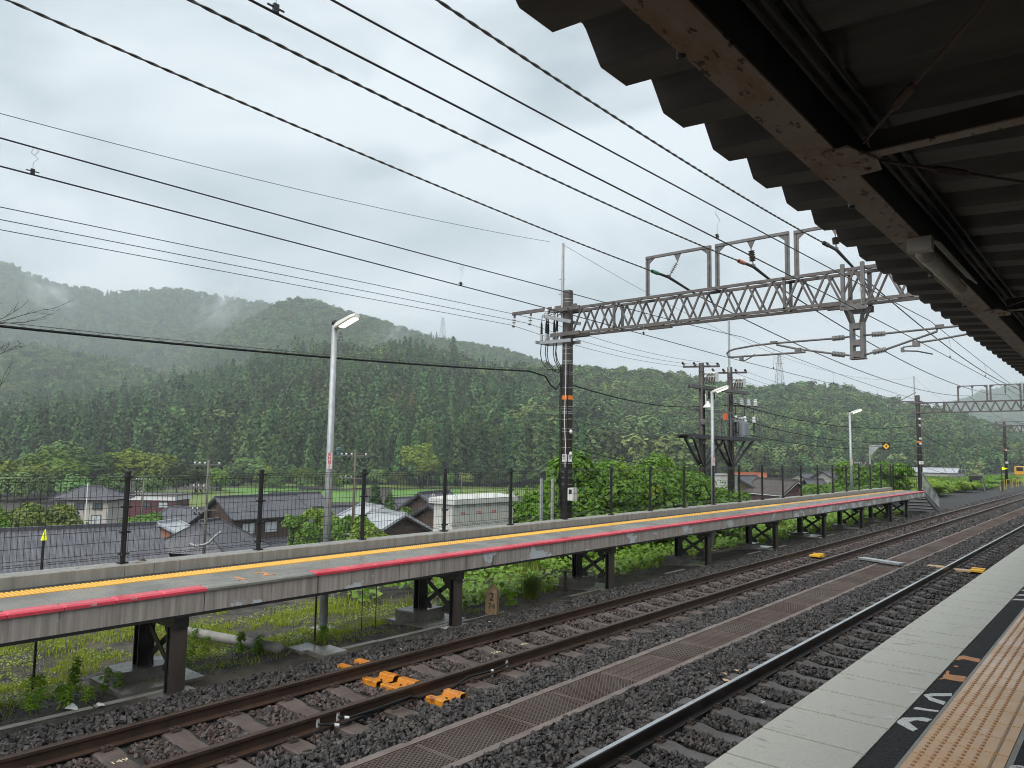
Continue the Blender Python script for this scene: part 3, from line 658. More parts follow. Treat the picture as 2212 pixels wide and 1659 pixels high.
for i, yc in enumerate((-1.1, 3.85, 8.82, 13.8, 18.8, 23.8, 28.8, 33.8, 38.8, 43.8)):
    b = MB(); b.prism([(-1.13, -0.19), (-1.0, -0.21), (-0.93, 0.04), (-0.95, 0.19), (-1.11, 0.21), (-1.14, 0.1)], lambda p: (p[0], yc + p[1], BZ - 0.014), lambda p: (p[0], yc + p[1], BZ - 0.002))
    for dx, dy in ((-1.06, -0.14), (-1.03, 0.02), (-0.985, 0.0), (-1.0, 0.13)): b.lathe((dx, yc + dy, BZ - 0.014), (0, 0, -1), [(0, 0.018), (0.008, 0.016), (0.012, 0.008)], 8)
    b.build('gusset_plate', beamp, ca)
    b = MB(); b.mi = 0; b.box(-0.96, 2.3, yc - 0.04, yc + 0.04, BZ + 0.0, BZ + 0.008); b.mi = 1; b.box(-0.96, 2.3, yc + 0.02, yc + 0.034, BZ + 0.009, BZ + 0.13)
    b.build('cross_beam', [beamp, beamd], ca)
    for s in (-1, 1):
        p = Vector((-0.95, yc + s * 0.14, BZ + 0.02)); q = Vector((2.2, yc + s * 4.8, BZ + 0.0))
        b = MB(); b.tube([p, q], 0.008, 6); d = (q - p).normalized(); b.tube([p + d * 0.35, p + d * 0.37, p + d * 0.55, p + d * 0.57], [0.01, 0.02, 0.02, 0.01], 8)
        b.build('tie_rod', mat('rusty_rod', (0.085, 0.04, 0.03), (0.05, 0.025, 0.02), 8, 0.5), ca)
for yc in (2.42, 4.58, 6.8, 8.3, 10.2, 12.4):
    b = MB(); b.lathe((BX0 - 0.004, yc, BZ - 0.012), (0, 0, 1), [(0, 0.012), (0.01, 0.02), (0.05, 0.02)], 8); b.build('beam_clip', blacksteel, ca)
t = T('ceiling_light', 'dirty white fluorescent light fitting with a tubular cover under the canopy beam', 'light', (-1.05, 6.3, 1.45))
b = MB(); b.add([(-1.025, 5.5, 1.497), (-0.955, 5.5, 1.43), (-0.955, 6.98, 1.43), (-1.025, 6.98, 1.497), (-1.03, 5.5, 1.498), (-0.95, 5.5, 1.44), (-0.95, 6.98, 1.44), (-1.03, 6.98, 1.498)],
    [(0, 1, 2, 3), (7, 6, 5, 4), (0, 4, 5, 1), (2, 6, 7, 3), (1, 5, 6, 2)]); b.box(-1.15, -1.0, 5.48, 5.56, 1.4, 1.497); b.build('housing', fixm, t)
b = MB(); b.lathe((-1.085, 5.62, 1.42), (0, 1, 0), [(0, 0.03), (0.02, 0.046), (0.04, 0.05), (0.1, 0.05), (0.105, 0.053), (0.13, 0.053), (0.135, 0.05), (1.36, 0.05), (1.365, 0.053), (1.4, 0.053), (1.43, 0.042), (1.45, 0.02)], 16); b.build('tube_cover', fixm, t, True)
b = MB(); b.tube([(-1.16, 6.2, 1.46), (-1.17, 6.25, 1.44), (-1.15, 6.3, 1.42)], 0.02, 6); b.build('cable_clip', blacksteel, t)

# ------------------------------------------------------------------ lamp posts on the far side
def lamp(x, y, ztop, zbot, label, sign=True):
    t = T('lamp_post', label, 'lamp post', (x, y, zbot), 'lit lamp posts behind the far platform')
    b = MB(); b.tube([(x, y, zbot), (x, y, ztop)], [0.074, 0.05], 14); b.mi = 1; b.lathe((x, y, ztop), (0, 0, 1), [(0, 0.054), (0.07, 0.054), (0.085, 0.04)], 12)
    b.build('pole', [galv, black], t, True)
    b = MB(); b.cbox((x, y, zbot + 0.0), 0.34, 0.34, 0.05); b.build('base_plate', galv, t)
    b = MB()      # lamp head tilted up towards the tracks
    A = Vector((x + 0.03, y, ztop - 0.06)); d = Vector((0.93, 0.12, 0.32)).normalized(); s = d.cross(Vector((0, 0, 1))).normalized(); u = s.cross(d)
    def ring(t_, w, h0, h1): return [A + d * t_ + s * a + u * c for a, c in ((-w, h0), (-w * 0.75, h1), (w * 0.75, h1), (w, h0), (w * 0.8, h0 - 0.02), (-w * 0.8, h0 - 0.02))]
    rs = [ring(0.0, 0.05, 0.0, 0.06), ring(0.1, 0.085, -0.01, 0.07), ring(0.45, 0.085, 0.0, 0.06), ring(0.56, 0.06, 0.0, 0.045)]
    vs = [p for r in rs for p in r]; b.add(vs, [(i * 6 + k, i * 6 + (k + 1) % 6, (i + 1) * 6 + (k + 1) % 6, (i + 1) * 6 + k) for i in range(3) for k in range(6)] + [(5, 4, 3, 2, 1, 0), tuple(18 + k for k in range(6))])
    h = b.build('lamp_head', lampw, t)
    b = MB(); ps = [A + d * a + s * w - u * 0.026 for a, w in ((0.14, -0.06), (0.14, 0.06), (0.52, 0.055), (0.52, -0.055))]; pb = [p - u * 0.022 for p in ps]
    b.add(ps + pb, [(0, 1, 2, 3), (7, 6, 5, 4)] + [(k, k + 4, (k + 1) % 4 + 4, (k + 1) % 4) for k in range(4)]); b.build('light_panel', lampglow, h)
    if sign:
        sg = MB(); zc = -0.20; n = Vector((11.0, -8.0, 0)).normalized(); rr = Vector((-n.y, n.x, 0)); c = Vector((x, y, zc)) + n * 0.074
        hh = 0.145; w = 0.042; vs = [c + rr * a + Vector((0, 0, z)) + n * e for e in (0, 0.004) for a, z in ((-w, -hh), (w, -hh), (w, hh), (-w, hh))]
        sg.add(vs, [(3, 2, 1, 0), (4, 5, 6, 7), (0, 1, 5, 4), (1, 2, 6, 5), (2, 3, 7, 6), (3, 0, 4, 7)]); so_ = sg.build('sign_plate', white, t)
        for i, ch in enumerate('昇柱禁止'): text(ch, frame(c + n * 0.006 + Vector((0, 0, 0.105 - 0.07 * i)), rr, (0, 0, 1)), 0.074, signred, 'lettering', so_)
    return t
lamp(-11.0, 7.94, 2.24, gz(-11, 7.94), 'nearest lit galvanised lamp post with a red and white sign, rising over the village roofs')
lamp(-11.0, 23.4, 2.19, gz(-11, 23.4), 'lit galvanised lamp post standing just left of the twin transformer poles')
lamp(-11.0, 39.0, 2.26, gz(-11, 39), 'lit galvanised lamp post beside the yellow diamond number sign')
t = T('number_sign', 'black square sign with a yellow diamond and the number 4 on an L-shaped pole', 'sign', (-11, 42.4, gz(-11, 42.4)))
b = MB(); b.tube([(-11, 42.4, gz(-11, 42.4)), (-11, 42.4, 0.66)], 0.045, 10); b.tube([(-11, 42.4, 0.63), (-10.2, 42.4, 0.63)], 0.03, 8)
b.add([(-10.98, 42.38, 0.6), (-10.5, 42.38, 0.6), (-10.98, 42.38, 0.1), (-10.98, 42.42, 0.6), (-10.5, 42.42, 0.6), (-10.98, 42.42, 0.1)], [(0, 2, 1), (3, 4, 5)])
b.build('pole', galv, t)
n = Vector((0.25, -1, 0)).normalized(); rr = Vector((-n.y, n.x, 0)); c = Vector((-10.17, 42.33, 0.62)); w = 0.18
b = MB(); vs = [c + rr * a + Vector((0, 0, z)) + n * e for e in (0, 0.02) for a, z in ((-w, -w), (w, -w), (w, w), (-w, w))]
b.add(vs, [(3, 2, 1, 0), (4, 5, 6, 7), (0, 1, 5, 4), (1, 2, 6, 5), (2, 3, 7, 6), (3, 0, 4, 7)]); sp_ = b.build('sign_board', black, t)
b = MB(); w *= 0.9; vs = [c + n * 0.024 + rr * a + Vector((0, 0, z)) for a, z in ((-w, 0), (0, -w), (w, 0), (0, w))]; b.add(vs, [(0, 1, 2, 3)]); b.build('diamond', signyel, sp_)
text('4', frame(c + n * 0.028, rr, (0, 0, 1)), 0.22, black, 'lettering', sp_)

# ------------------------------------------------------------------ overhead line gantries
def disc_ins(b, p, d, n=6, r=0.09, pitch=0.075, rod=0.02):
    d = Vector(d).normalized(); p = Vector(p); prof = [(0, rod)]
    for i in range(n):
        t0 = 0.06 + i * pitch; prof += [(t0, rod), (t0 + pitch * 0.08, r), (t0 + pitch * 0.3, r * 0.8), (t0 + pitch * 0.42, rod * 1.1)]
    prof += [(0.06 + n * pitch + 0.06, rod)]; b.lathe(p, d, prof, 12); return p + d * prof[-1][0]
def rib_ins(b, p, q, r=0.062, n=9):
    p = Vector(p); q = Vector(q); Lg = (q - p).length; prof = [(0, 0.03)]
    for i in range(n): prof += [(Lg * (i + 0.25) / n, 0.035), (Lg * (i + 0.4) / n, r), (Lg * (i + 0.7) / n, r), (Lg * (i + 0.85) / n, 0.035)]
    b.lathe(p, q - p, prof + [(Lg, 0.03)], 12)
def gantry(Y, px, detail, label, zoff=0.0):
    t = T('catenary_gantry', label, 'overhead line gantry', (px, Y, gz(px, Y)), None)
    zt = 4.82 + zoff
    b = MB(); b.mi = 0; b.tube([(px, Y, gz(px, Y) - 0.2), (px, Y, zt - 0.05), (px, Y, zt)], [0.175, 0.152, 0.135], 20)
    b.build('pole', polem, t, True)
    bands = [0.97 + i * 0.19 for i in range(3)] + [-0.9, -0.72, -0.55, -0.3, 0.16, 0.4, 0.62, 0.7, 1.15, 1.2, 1.28, 1.9, 2.3, 2.36, 2.62, 2.66, 2.7, 2.9, 3.05, 3.1, 4.45, 4.55] if detail else [-0.2, 0.3, 0.9, 1.4, 2.6]
    b = MB()
    for z in bands: r = 0.172 - 0.02 * (z + 1) / 5.8; b.lathe((px, Y, z), (0, 0, 1), [(0, r + 0.004), (0.014, r + 0.004)], 20)
    b.build('band', galv, t)
    b = MB(); r = 0.166; b.lathe((px, Y, 1.56 if detail else 1.2), (0, 0, 1), [(0, r), (0.12, r)], 20); b.build('orange_band', orange, t)
    # lattice beam
    b = MB(); x0, x1 = px + 0.1, 3.4; zb_, zt_ = 3.48 + zoff, 4.22 + zoff; wy = 0.22
    for y in (Y - wy, Y + wy):
        for z in (zb_, zt_): b.bar((x0 - 0.35, y, z), (x1, y, z), 0.06, 0.068)
        p = 0.618; x = x0 + 0.25; up = False
        while x < x1 - p / 2:
            a, c = ((zb_ + 0.03, zt_ - 0.03) if not up else (zt_ - 0.03, zb_ + 0.03)); yy = y + (0.012 if up else -0.012)
            b.bar((x, yy, a), (x + p / 2, yy, c), 0.042, 0.042, up=(0, 1, 0)); x += p / 2; up = not up
    x = x0 + 0.3; s = 1
    while x < x1 - 0.7:
        for z in (zb_ - 0.03, zt_ + 0.03): b.bar((x, Y - s * wy, z), (x + 0.62, Y + s * wy, z), 0.03, 0.012)
        x += 0.62; s = -s
    for x in (px + 1.75, px + 6.5):
        for y in (Y - wy, Y + wy): b.bar((x, y, zb_), (x, y, zt_), 0.06); b.cbox((x + 1.2, y, zb_ - 0.05), 0.7, 0.1, 0.03)
    b.build('lattice_beam', trussm, t)
    b = MB()
    for z in (zb_, zt_):
        for y in (Y - wy - 0.03, Y + wy + 0.03): b.bar((px - 0.45, y, z), (px + 0.6, y, z), 0.05, 0.11)
    b.bar((px - 0.4, Y - wy - 0.03, zt_), (px + 0.05, Y + wy, zt_ + 0.01), 0.05, 0.1); b.build('pole_clamp', trussm, t)
    # crossarm with three line insulators
    b = MB(); za = 4.35 + zoff; b.bar((px - 2.15, Y, za), (px + 0.3, Y, za), 0.07, 0.1)
    if not detail: b.bar((px - 1.4, Y, za), (px - 0.1, Y, za + 0.7), 0.05)
    b.build('crossarm', trussm, t)
    for dx in (2.08, 1.42, 0.72):
        b = MB(); b.mi = 1; b.cbox((px - dx, Y, za - 0.09), 0.04, 0.06, 0.1); b.mi = 0; e = disc_ins(b, (px - dx, Y, za - 0.12), (-0.15, 0, -1), 2, 0.075, 0.08); b.mi = 1; b.cbox(e, 0.05, 0.1, 0.05); b.build('line_insulator', [porc, galvd], t)
    b = MB(); b.tube([(px - 0.2, Y, 3.9 + zoff), (px - 0.2, Y, 6.3 + zoff)], [0.05, 0.04], 8)
    for z in (4.15, 4.4, 4.75, 5.2): b.bar((px - 0.35, Y, z + zoff), (px - 0.12, Y, z + zoff), 0.02)
    b.build('earth_wire_mast', galv, t)
    # portal frames that carry the feeders
    for k, (xa, xb, dz) in enumerate(((-10.08, -8.27, 1.12), (-8.05, -6.26, 1.12), (-6.04, -4.25, 1.1))):
        b = MB(); z0 = zt_ + 0.04; z1 = z0 + dz
        for x in (xa, xb):
            b.bar((x - 0.026, Y, z0), (x - 0.026, Y, z1), 0.010, 0.07, up=(1, 0, 0)); b.bar((x + 0.026, Y, z0), (x + 0.026, Y, z1), 0.010, 0.07, up=(1, 0, 0)); b.bar((x, Y, z0), (x, Y, z1), 0.042, 0.010, up=(1, 0, 0)); b.cbox((x, Y, z0 + 0.01), 0.2, 0.3, 0.02)
        b.bar((xa - 0.05, Y, z1), (xb + 0.05, Y, z1), 0.07, 0.07)
        for x, s in ((xa, 1), (xb, -1)): b.add([(x + s * 0.03, Y - 0.01, z1 - 0.2), (x + s * 0.22, Y - 0.01, z1 - 0.04), (x + s * 0.03, Y - 0.01, z1 - 0.04), (x + s * 0.03, Y + 0.01, z1 - 0.2), (x + s * 0.22, Y + 0.01, z1 - 0.04), (x + s * 0.03, Y + 0.01, z1 - 0.04)], [(0, 1, 2), (5, 4, 3), (0, 3, 4, 1), (1, 4, 5, 2)])
        fr_ = b.build('feeder_frame', galvd, t)
        xm = (xa + xb) / 2; b = MB(); b.mi = 1; b.add([(xm - 0.1, Y - 0.01, z1 - 0.04), (xm + 0.1, Y - 0.01, z1 - 0.04), (xm, Y - 0.01, z1 - 0.26), (xm - 0.1, Y + 0.01, z1 - 0.04), (xm + 0.1, Y + 0.01, z1 - 0.04), (xm, Y + 0.01, z1 - 0.26)], [(0, 2, 1), (3, 4, 5), (0, 3, 5, 2), (1, 2, 5, 4)])
        tgt = Vector(FEED[k]) if detail else Vector((xm, Y, z1 - 0.75)); p0 = Vector((xm, Y, z1 - 0.24))
        b.mi = 0; dn = (tgt - p0); ln = dn.length; e = disc_ins(b, p0, dn, 6, 0.082 if k else 0.06, (ln - 0.18) / 6, 0.014); b.mi = 1; b.cbox(tgt + Vector((0, 0, 0.03)), 0.05, 0.14, 0.06)
        b.build('suspension_insulator', [porcb if k else porcg, galvd], fr_)
    # drop post between the tracks with a bracket arm to each side
    xd = -4.72
    b = MB()
    for y in (Y - wy - 0.06, Y + wy + 0.06):
        for sx in (-1, 1): b.bar((xd + sx * 0.21, y, zb_ - 0.1), (xd + sx * 0.21, y, zt_ + 0.12), 0.08, 0.08)
    for sy in (-1, 1):
        for sx in (-1, 1): b.bar((xd + sx * 0.23, Y + sy * 0.26, zb_ - 0.05), (xd + sx * 0.11, Y + sy * 0.1, 3.02 + zoff), 0.09, 0.02)
    b.box(xd - 0.28, xd + 0.28, Y - 0.3, Y - 0.28, zb_ - 0.2, zb_ - 0.05); b.box(xd - 0.28, xd + 0.28, Y + 0.28, Y + 0.3, zb_ - 0.2, zb_ - 0.05)
    for sx in (-1, 1): b.box(xd + sx * 0.11 - 0.035, xd + sx * 0.11 + 0.035, Y - 0.11, Y + 0.11, 2.22 + zoff, 3.02 + zoff)
    for z in (2.24, 2.5, 2.88): b.box(xd - 0.075, xd + 0.075, Y - 0.12, Y - 0.1, z + zoff, z + zoff + 0.13); b.box(xd - 0.075, xd + 0.075, Y + 0.1, Y + 0.12, z + zoff, z + zoff + 0.13)
    b.box(xd - 0.16, xd + 0.16, Y - 0.12, Y + 0.12, 2.2 + zoff, 2.22 + zoff); b.build('drop_post', galvd, t)
    def arm(name, segs, ins, extra=()):
        b = MB(); b.mi = 0
        for pts, r in segs: b.tube([(p[0], Y + (p[2] if len(p) > 2 else 0), p[1] + zoff) for p in pts], r, 8)
        for p, s in extra: b.cbox((p[0], Y, p[1] + zoff), *s)
        a = b.build(name, galvd, t)
        for (p, q) in ins:
            b = MB(); rib_ins(b, (p[0], Y, p[1] + zoff), (q[0], Y, q[1] + zoff)); b.build('insulator', porcg, a)
    arm('bracket_arm', [([(-4.83, 2.73), (-5.0, 2.72)], 0.022), ([(-5.27, 2.715), (-6.65, 2.72), (-7.07, 2.71), (-7.6, 2.66), (-7.76, 2.62), (-7.82, 2.56), (-7.78, 2.49), (-7.68, 2.46), (-5.88, 2.45)], 0.024),
        ([(-6.56, 2.68), (-6.06, 2.54), (-5.28, 2.37)], 0.024), ([(-4.83, 2.28), (-5.0, 2.32)], 0.022), ([(-7.44, 2.44), (-7.44, 2.36), (-7.35, 2.35), (-6.98, 2.36, -0.5), (-6.7, 2.34, -1.0)], 0.014)],
        [((-5.0, 2.72), (-5.27, 2.715)), ((-5.0, 2.315), (-5.28, 2.37))], [((-6.62, 2.74), (0.16, 0.08, 0.06)), ((-6.05, 2.5), (0.14, 0.08, 0.12)), ((-7.44, 2.4), (0.08, 0.08, 0.1))])
    arm('bracket_arm', [([(-4.6, 2.73), (-4.43, 2.73)], 0.022), ([(-4.15, 2.73), (-2.7, 2.76)], 0.024), ([(-4.14, 2.38), (-3.15, 2.68), (-3.15, 2.74)], 0.024), ([(-4.6, 2.28), (-4.42, 2.33)], 0.022),
        ([(-3.55, 2.47), (-3.2, 2.5), (-2.4, 2.6)], 0.022), ([(-3.5, 2.42), (-3.8, 2.4), (-3.83, 2.32), (-3.6, 2.33, 0.3), (-3.42, 2.32, 0.9)], 0.016)],
        [((-4.43, 2.73), (-4.15, 2.73)), ((-4.42, 2.33), (-4.14, 2.38))], [((-3.1, 2.78), (0.16, 0.08, 0.08)), ((-3.55, 2.45), (0.14, 0.08, 0.12)), ((-3.82, 2.34), (0.06, 0.07, 0.1))])
    return t, fr_
FEED = [(-9.44, 17.5, 4.75), (-7.10, 17.5, 4.68), (-5.13, 17.5, 4.78)]
GY = (17.5, 62.75, 109.6)
g1, _x = gantry(GY[0], -12.77, True, 'nearest catenary gantry with an orange banded pole and three feeder frames on its beam')
gantry(GY[1], -12.77, False, 'second catenary gantry standing beyond the far end of the platform')
gantry(GY[2], -12.77, False, 'farthest catenary gantry near the yellow maintenance vehicle')
# fittings on the near gantry pole
b = MB()
for z, xl in ((3.86, -13.45), (3.32, -13.75)):
    for y in (17.24, 17.72): b.bar((xl, y + (0.12 if z < 3.5 else 0), z + 0.22 if z > 3.5 else z), (-12.4, y - 0.1, z - 0.06), 0.03, 0.1)
    b.bar((xl, 17.2, z + (0.22 if z > 3.5 else 0)), (xl, 17.85, z + (0.22 if z > 3.5 else 0)), 0.05, 0.08)
b.build('switch_bracket', galv, g1)
for x in (-13.42, -13.16):
    b = MB(); disc_ins(b, (x, 17.3, 4.0), (0, 0, 1), 4, 0.085, 0.06, 0.05); b.build('post_insulator', porc, g1)
for i, (x, y) in enumerate(((-13.72, 17.45), (-13.58, 17.6), (-13.5, 17.4), (-13.38, 17.75), (-13.2, 17.4), (-13.02, 17.3))):
    b = MB(); b.mi = 0; b.lathe((x, y, 3.6), (0, 0, 1), [(0, 0.045), (0.04, 0.03), (0.05, 0.036), (0.3, 0.03), (0.36, 0.012)], 8); b.mi = 1; b.lathe((x, y, 3.35), (0, 0, 1), [(0, 0.03), (0.05, 0.05), (0.2, 0.045), (0.25, 0.02)], 8)
    b.mi = 0; b.tube([(x, y, 3.95), (x + 0.02, y, 4.15), (x + 0.25, y, 4.27), (x + 0.5, y - 0.1, 4.2)], 0.012, 6)
    b.tube([(x, y, 3.36), (x - 0.03, y, 3.0), (x + 0.02, y, 2.75), (x + 0.25, y, 2.5 - 0.03 * i), (-12.95, 17.4, 2.45 - 0.05 * i), (-12.92, 17.36, 2.2)], 0.013, 6); b.build('cable_head', [cablem, galv], g1)
b = MB(); b.tube([(-12.7, 17.32, 3.2), (-12.68, 17.3, 2.0), (-12.72, 17.3, 1.0), (-12.67, 17.3, 0.2), (-12.7, 17.3, -1.5)], 0.012, 6); b.build('white_conduit', lampw, g1)
for x, y in ((-12.93, 17.38), (-12.85, 17.33), (-12.62, 17.34)):
    b = MB(); b.tube([(x, y, 2.6), (x - 0.02, y, 1.4), (x + 0.01, y - 0.01, 0.4), (x, y - 0.02, -1.6)], 0.014, 6); b.build('riser_cable', cablem, g1)
n = Vector((0.62, -0.78, 0)).normalized(); rr = Vector((-n.y, n.x, 0)); c = Vector((-12.77, 17.5, -0.14)) + n * 0.18
b = MB(); vs = [c + rr * a + Vector((0, 0, z)) + n * e for e in (0, 0.008) for a, z in ((-0.14, -0.105), (0.14, -0.105), (0.14, 0.105), (-0.14, 0.105))]
b.add(vs, [(3, 2, 1, 0), (4, 5, 6, 7), (0, 1, 5, 4), (1, 2, 6, 5), (2, 3, 7, 6), (3, 0, 4, 7)]); sp_ = b.build('number_plate', white, g1)
text('15', frame(c + n * 0.012 + rr * 0.05 + Vector((0, 0, 0.015)), rr, (0, 0, 1)), 0.16, black, 'lettering', sp_)
text('構', frame(c + n * 0.012 - rr * 0.1 + Vector((0, 0, 0.045)), rr, (0, 0, 1)), 0.07, black, 'lettering', sp_)
text('内', frame(c + n * 0.012 - rr * 0.1 + Vector((0, 0, -0.03)), rr, (0, 0, 1)), 0.07, black, 'lettering', sp_)
for z in (0.62, -0.02):
    b = MB(); b.lathe((-12.6, 17.4, z), (1, 0.3, 0), [(0, 0.02), (0.02, 0.07), (0.05, 0.065), (0.08, 0.03)], 10); b.build('cable_insulator', porc, g1)
b = MB(); b.box(-12.55, -12.35, 17.25, 17.45, -1.35, -0.98); b.mi = 1; b.box(-12.5, -12.4, 17.24, 17.248, -1.15, -1.03); b.build('meter_box', [lampw, black], g1)
b = MB()
for x, y in ((-13.05, 17.2), (-13.3, 17.0)): b.tube([(x, y, gz(-13, 17)), (x, y, -0.75)], 0.05, 8)
b.build('cable_pipe', galv, g1)
for Y, s, gt in ((GY[1], '16', None), (GY[2], '17', None)):
    pl = [o for o in bpy.data.objects if o.name.startswith('catenary_gantry') and abs(o.location.y - Y) < 1][0]
    c = Vector((-12.77, Y, -0.3)) + n * 0.19; b = MB(); vs = [c + rr * a + Vector((0, 0, z)) + n * e for e in (0, 0.008) for a, z in ((-0.17, -0.12), (0.17, -0.12), (0.17, 0.12), (-0.17, 0.12))]
    b.add(vs, [(3, 2, 1, 0), (4, 5, 6, 7), (0, 1, 5, 4), (1, 2, 6, 5), (2, 3, 7, 6), (3, 0, 4, 7)]); sp2 = b.build('number_plate', white, pl); text(s, frame(c + n * 0.012, rr, (0, 0, 1)), 0.16, black, 'lettering', sp2)
    for z in (3.0, 2.5, 1.5, 1.1) if Y < 70 else (1.2,):
        b = MB(); b.lathe(Vector((-12.77, Y, z)) + n * 0.17, n, [(0, 0.02), (0.02, 0.1), (0.06, 0.09), (0.09, 0.03)], 10); b.build('cable_insulator', porc, pl)
pl = [o for o in bpy.data.objects if o.name.startswith('catenary_gantry') and abs(o.location.y - GY[1]) < 1][0]
for dx in (0, 0.35):
    b = MB(); b.tube([(-12.55, 62.6, 2.6 - dx), (-9.8 - dx * 2, 62.0, -1.9)], 0.014, 5); b.build('guy_wire', wirem, pl)

# ------------------------------------------------------------------ overhead wires
def para(p0, p1, p2):
    """height as a parabola through three (y, z) points"""
    c = np.polyfit([p0[0], p1[0], p2[0]], [p0[1], p1[1], p2[1]], 2); return lambda y: float(np.polyval(c, y))
def strand(b, f, y0, y1, r=0.0105, pitch=0.42, off=0.0088, step=0.05):
    ys = np.arange(y0, y1, step)
    for k in (0, 1):
        b.tube([(f(y)[0] + off * math.cos(2 * math.pi * y / pitch + k * math.pi), y, f(y)[1] + off * math.sin(2 * math.pi * y / pitch + k * math.pi)) for y in ys], r, 6)
FEEDP = [((2.25, 4.96), (6.92, 4.81), (17.5, 4.75)), ((3.18, 4.50), (8.25, 4.45), (17.5, 4.68)), ((4.8, 4.48), (8.6, 4.48), (17.5, 4.78))]
for k, (fp3, nm, sl_) in enumerate(zip(FEEDP, ('leftmost twisted feeder cable, green sleeve at its hanger', 'middle twisted feeder cable, orange sleeve at its hanger', 'rightmost twisted feeder cable, dark sleeve at its hanger'), (green_s, orange_s, black))):
    t = T('feeder_cable', nm, 'cable', FEED[k], None)
    z = para(*fp3); x = FEED[k][0]; b = MB(); strand(b, lambda y: (x, z(y)), -6, 17.2); b.tube([(x, -6, z(-6)), (x, -16, z(-16)), (x, -27, z(-27))], 0.02, 6); b.build('strand', twist, t)
    b = MB(); b.tube([(x, 16.55, z(16.55)), (x, 16.62, z(16.62)), (x, 17.5, 4.75 if not k else FEED[k][2]), (x, 18.6, FEED[k][2] - 0.13), (x, 19.2, FEED[k][2] - 0.2)], [0.02, 0.034, 0.04, 0.032, 0.022], 8); b.build('armour_rod', black, t)
    b = MB(); b.tube([(x, 16.62, z(16.62)), (x, 16.92, z(16.92))], 0.05, 10); b.build('sleeve', sl_, t)
    q = Vector((FEED[k][0] + 0.05, GY[1], 4.65)); b = MB(); b.tube(catline((x, 19.2, FEED[k][2] - 0.2), q, 0.75, 30), 0.018, 5); b.tube(catline(q, (q.x, GY[2], 4.65), 1.0, 30), 0.018, 5); b.build('span', twist, t)
def linething(name, label, cat, runs, r, m, group=None):
    b = MB()
    for pts in runs: b.tube(pts, r, 6)
    o = b.build(name, m); return tag(o, label, cat, group)
def overhead(label, xf, zc, mess, drops):
    t = T('overhead_line', label, 'overhead line', (xf(17.5), 17.5, 2.3))
    ys = list(np.arange(-20, 110, 1.5))
    b = MB(); b.tube([(xf(y), y, zc(y)) for y in ys], 0.0072, 6); b.build('contact_wire', wirem, t)
    b = MB(); b.tube([(xf(y), y, mess(y)) for y in ys], 0.0072, 6); b.build('messenger_wire', wirem, t)
    for y in drops:
        b = MB(); x = xf(y); za, zm = zc(y), mess(y)
        b.mi = 0; b.tube([(x, y, za + 0.02), (x, y, za + (zm - za) * 0.45), (x + 0.02, y + 0.03, za + (zm - za) * 0.6), (x - 0.01, y - 0.02, za + (zm - za) * 0.8), (x, y, zm + 0.01), (x + 0.015, y + 0.03, zm - 0.03), (x, y + 0.01, za + (zm - za) * 0.75)], 0.0032, 4)
        b.mi = 1; b.cbox((x, y, za + 0.025), 0.02, 0.03, 0.05); b.bar((x, y - 0.05, za + 0.03), (x, y + 0.05, za + 0.03), 0.008); b.build('dropper', [galv, black], t)
def mess_f(y):
    if y < 18: return para((1.74, 2.57), (8.4, 2.66), (17.5, 2.94))(max(y, -6))
    s = (y - 17.5) % 45.2 / 45.2; return 2.94 - 4 * 0.42 * s * (1 - s)
def mess_n(y):
    if y < 18: return para((2.36, 2.56), (6.47, 2.64), (17.5, 2.92))(max(y, -6))
    s = (y - 17.5) % 45.2 / 45.2; return 2.92 - 4 * 0.42 * s * (1 - s)
dr = [2.0, 7.3, 12.5, 19.5] + [24.5 + 5 * i for i in range(15)]
overhead('contact wire and messenger wire with droppers above the far track', lambda y: -7.2 - 0.2 * math.cos((y - 17.5) / 45.2 * math.pi) * (1 if y > 6 else 1) if y > 17.5 else -7.2 - 0.2 * sm(8, 17.5, y), lambda y: 2.33 if y < 12 else 2.335, mess_f, dr)
overhead('contact wire and messenger wire with droppers above the near track', lambda y: -3.4 + 0.15 * math.sin((y - 3) / 45.2 * math.pi) if y > 3 else -3.4, lambda y: 2.31 + 0.03 * sm(2, 16, y), mess_n, dr)
za = 3.97
for k, (x, lab, zl) in enumerate(((-14.95, 'lowest of the three thin blue grey power lines on the crossarm insulators', 3.62), (-14.33, 'middle of the three thin blue grey power lines on the crossarm insulators', 3.6), (-13.62, 'highest of the three thin blue grey power lines on the crossarm insulators', 3.6))):
    z = para((3.74, 3.72 + (0.02 * k)), (8.73, 3.82 + 0.02 * k), (17.5, 4.0))
    hv = mat('blue_grey_wire', (0.045, 0.05, 0.085), rough=0.35)
    q = at(1497 + 27 * (k), 793 - 4 * k, 36); linething('power_line', lab, 'power line', [[(x, y, z(y)) for y in np.arange(-8, 17.6, 0.85)], catline((x, 17.5, 4.0), q, 0.25, 20)], 0.0075, hv, 'thin power lines on the gantry crossarms')
    linething('power_line', ('outer', 'middle', 'inner')[k] + ' power line running on from the transformer poles to the far gantries', 'power line', [catline((q.x + 0.1, 36.6, q.z - 0.1), (x, GY[1], za + 0.05), 0.5, 16), catline((x, GY[1], za + 0.05), (x, GY[2], za), 1.2, 16)], 0.0075, hv, 'thin power lines on the gantry crossarms')
z = para((3.1, 5.0), (6.83, 5.21), (17.4, 6.26))
linething('earth_wire', 'thinnest wire running over the sky to the top of the gantry mast', 'wire', [[(-12.95, y, z(y)) for y in np.arange(-4, 17.6, 0.8)], catline((-12.97, 17.5, 6.26), (-12.97, GY[1], 6.2), 1.5), catline((-12.97, GY[1], 6.2), (-12.97, GY[2], 6.2), 1.5)], 0.0055, wirem)
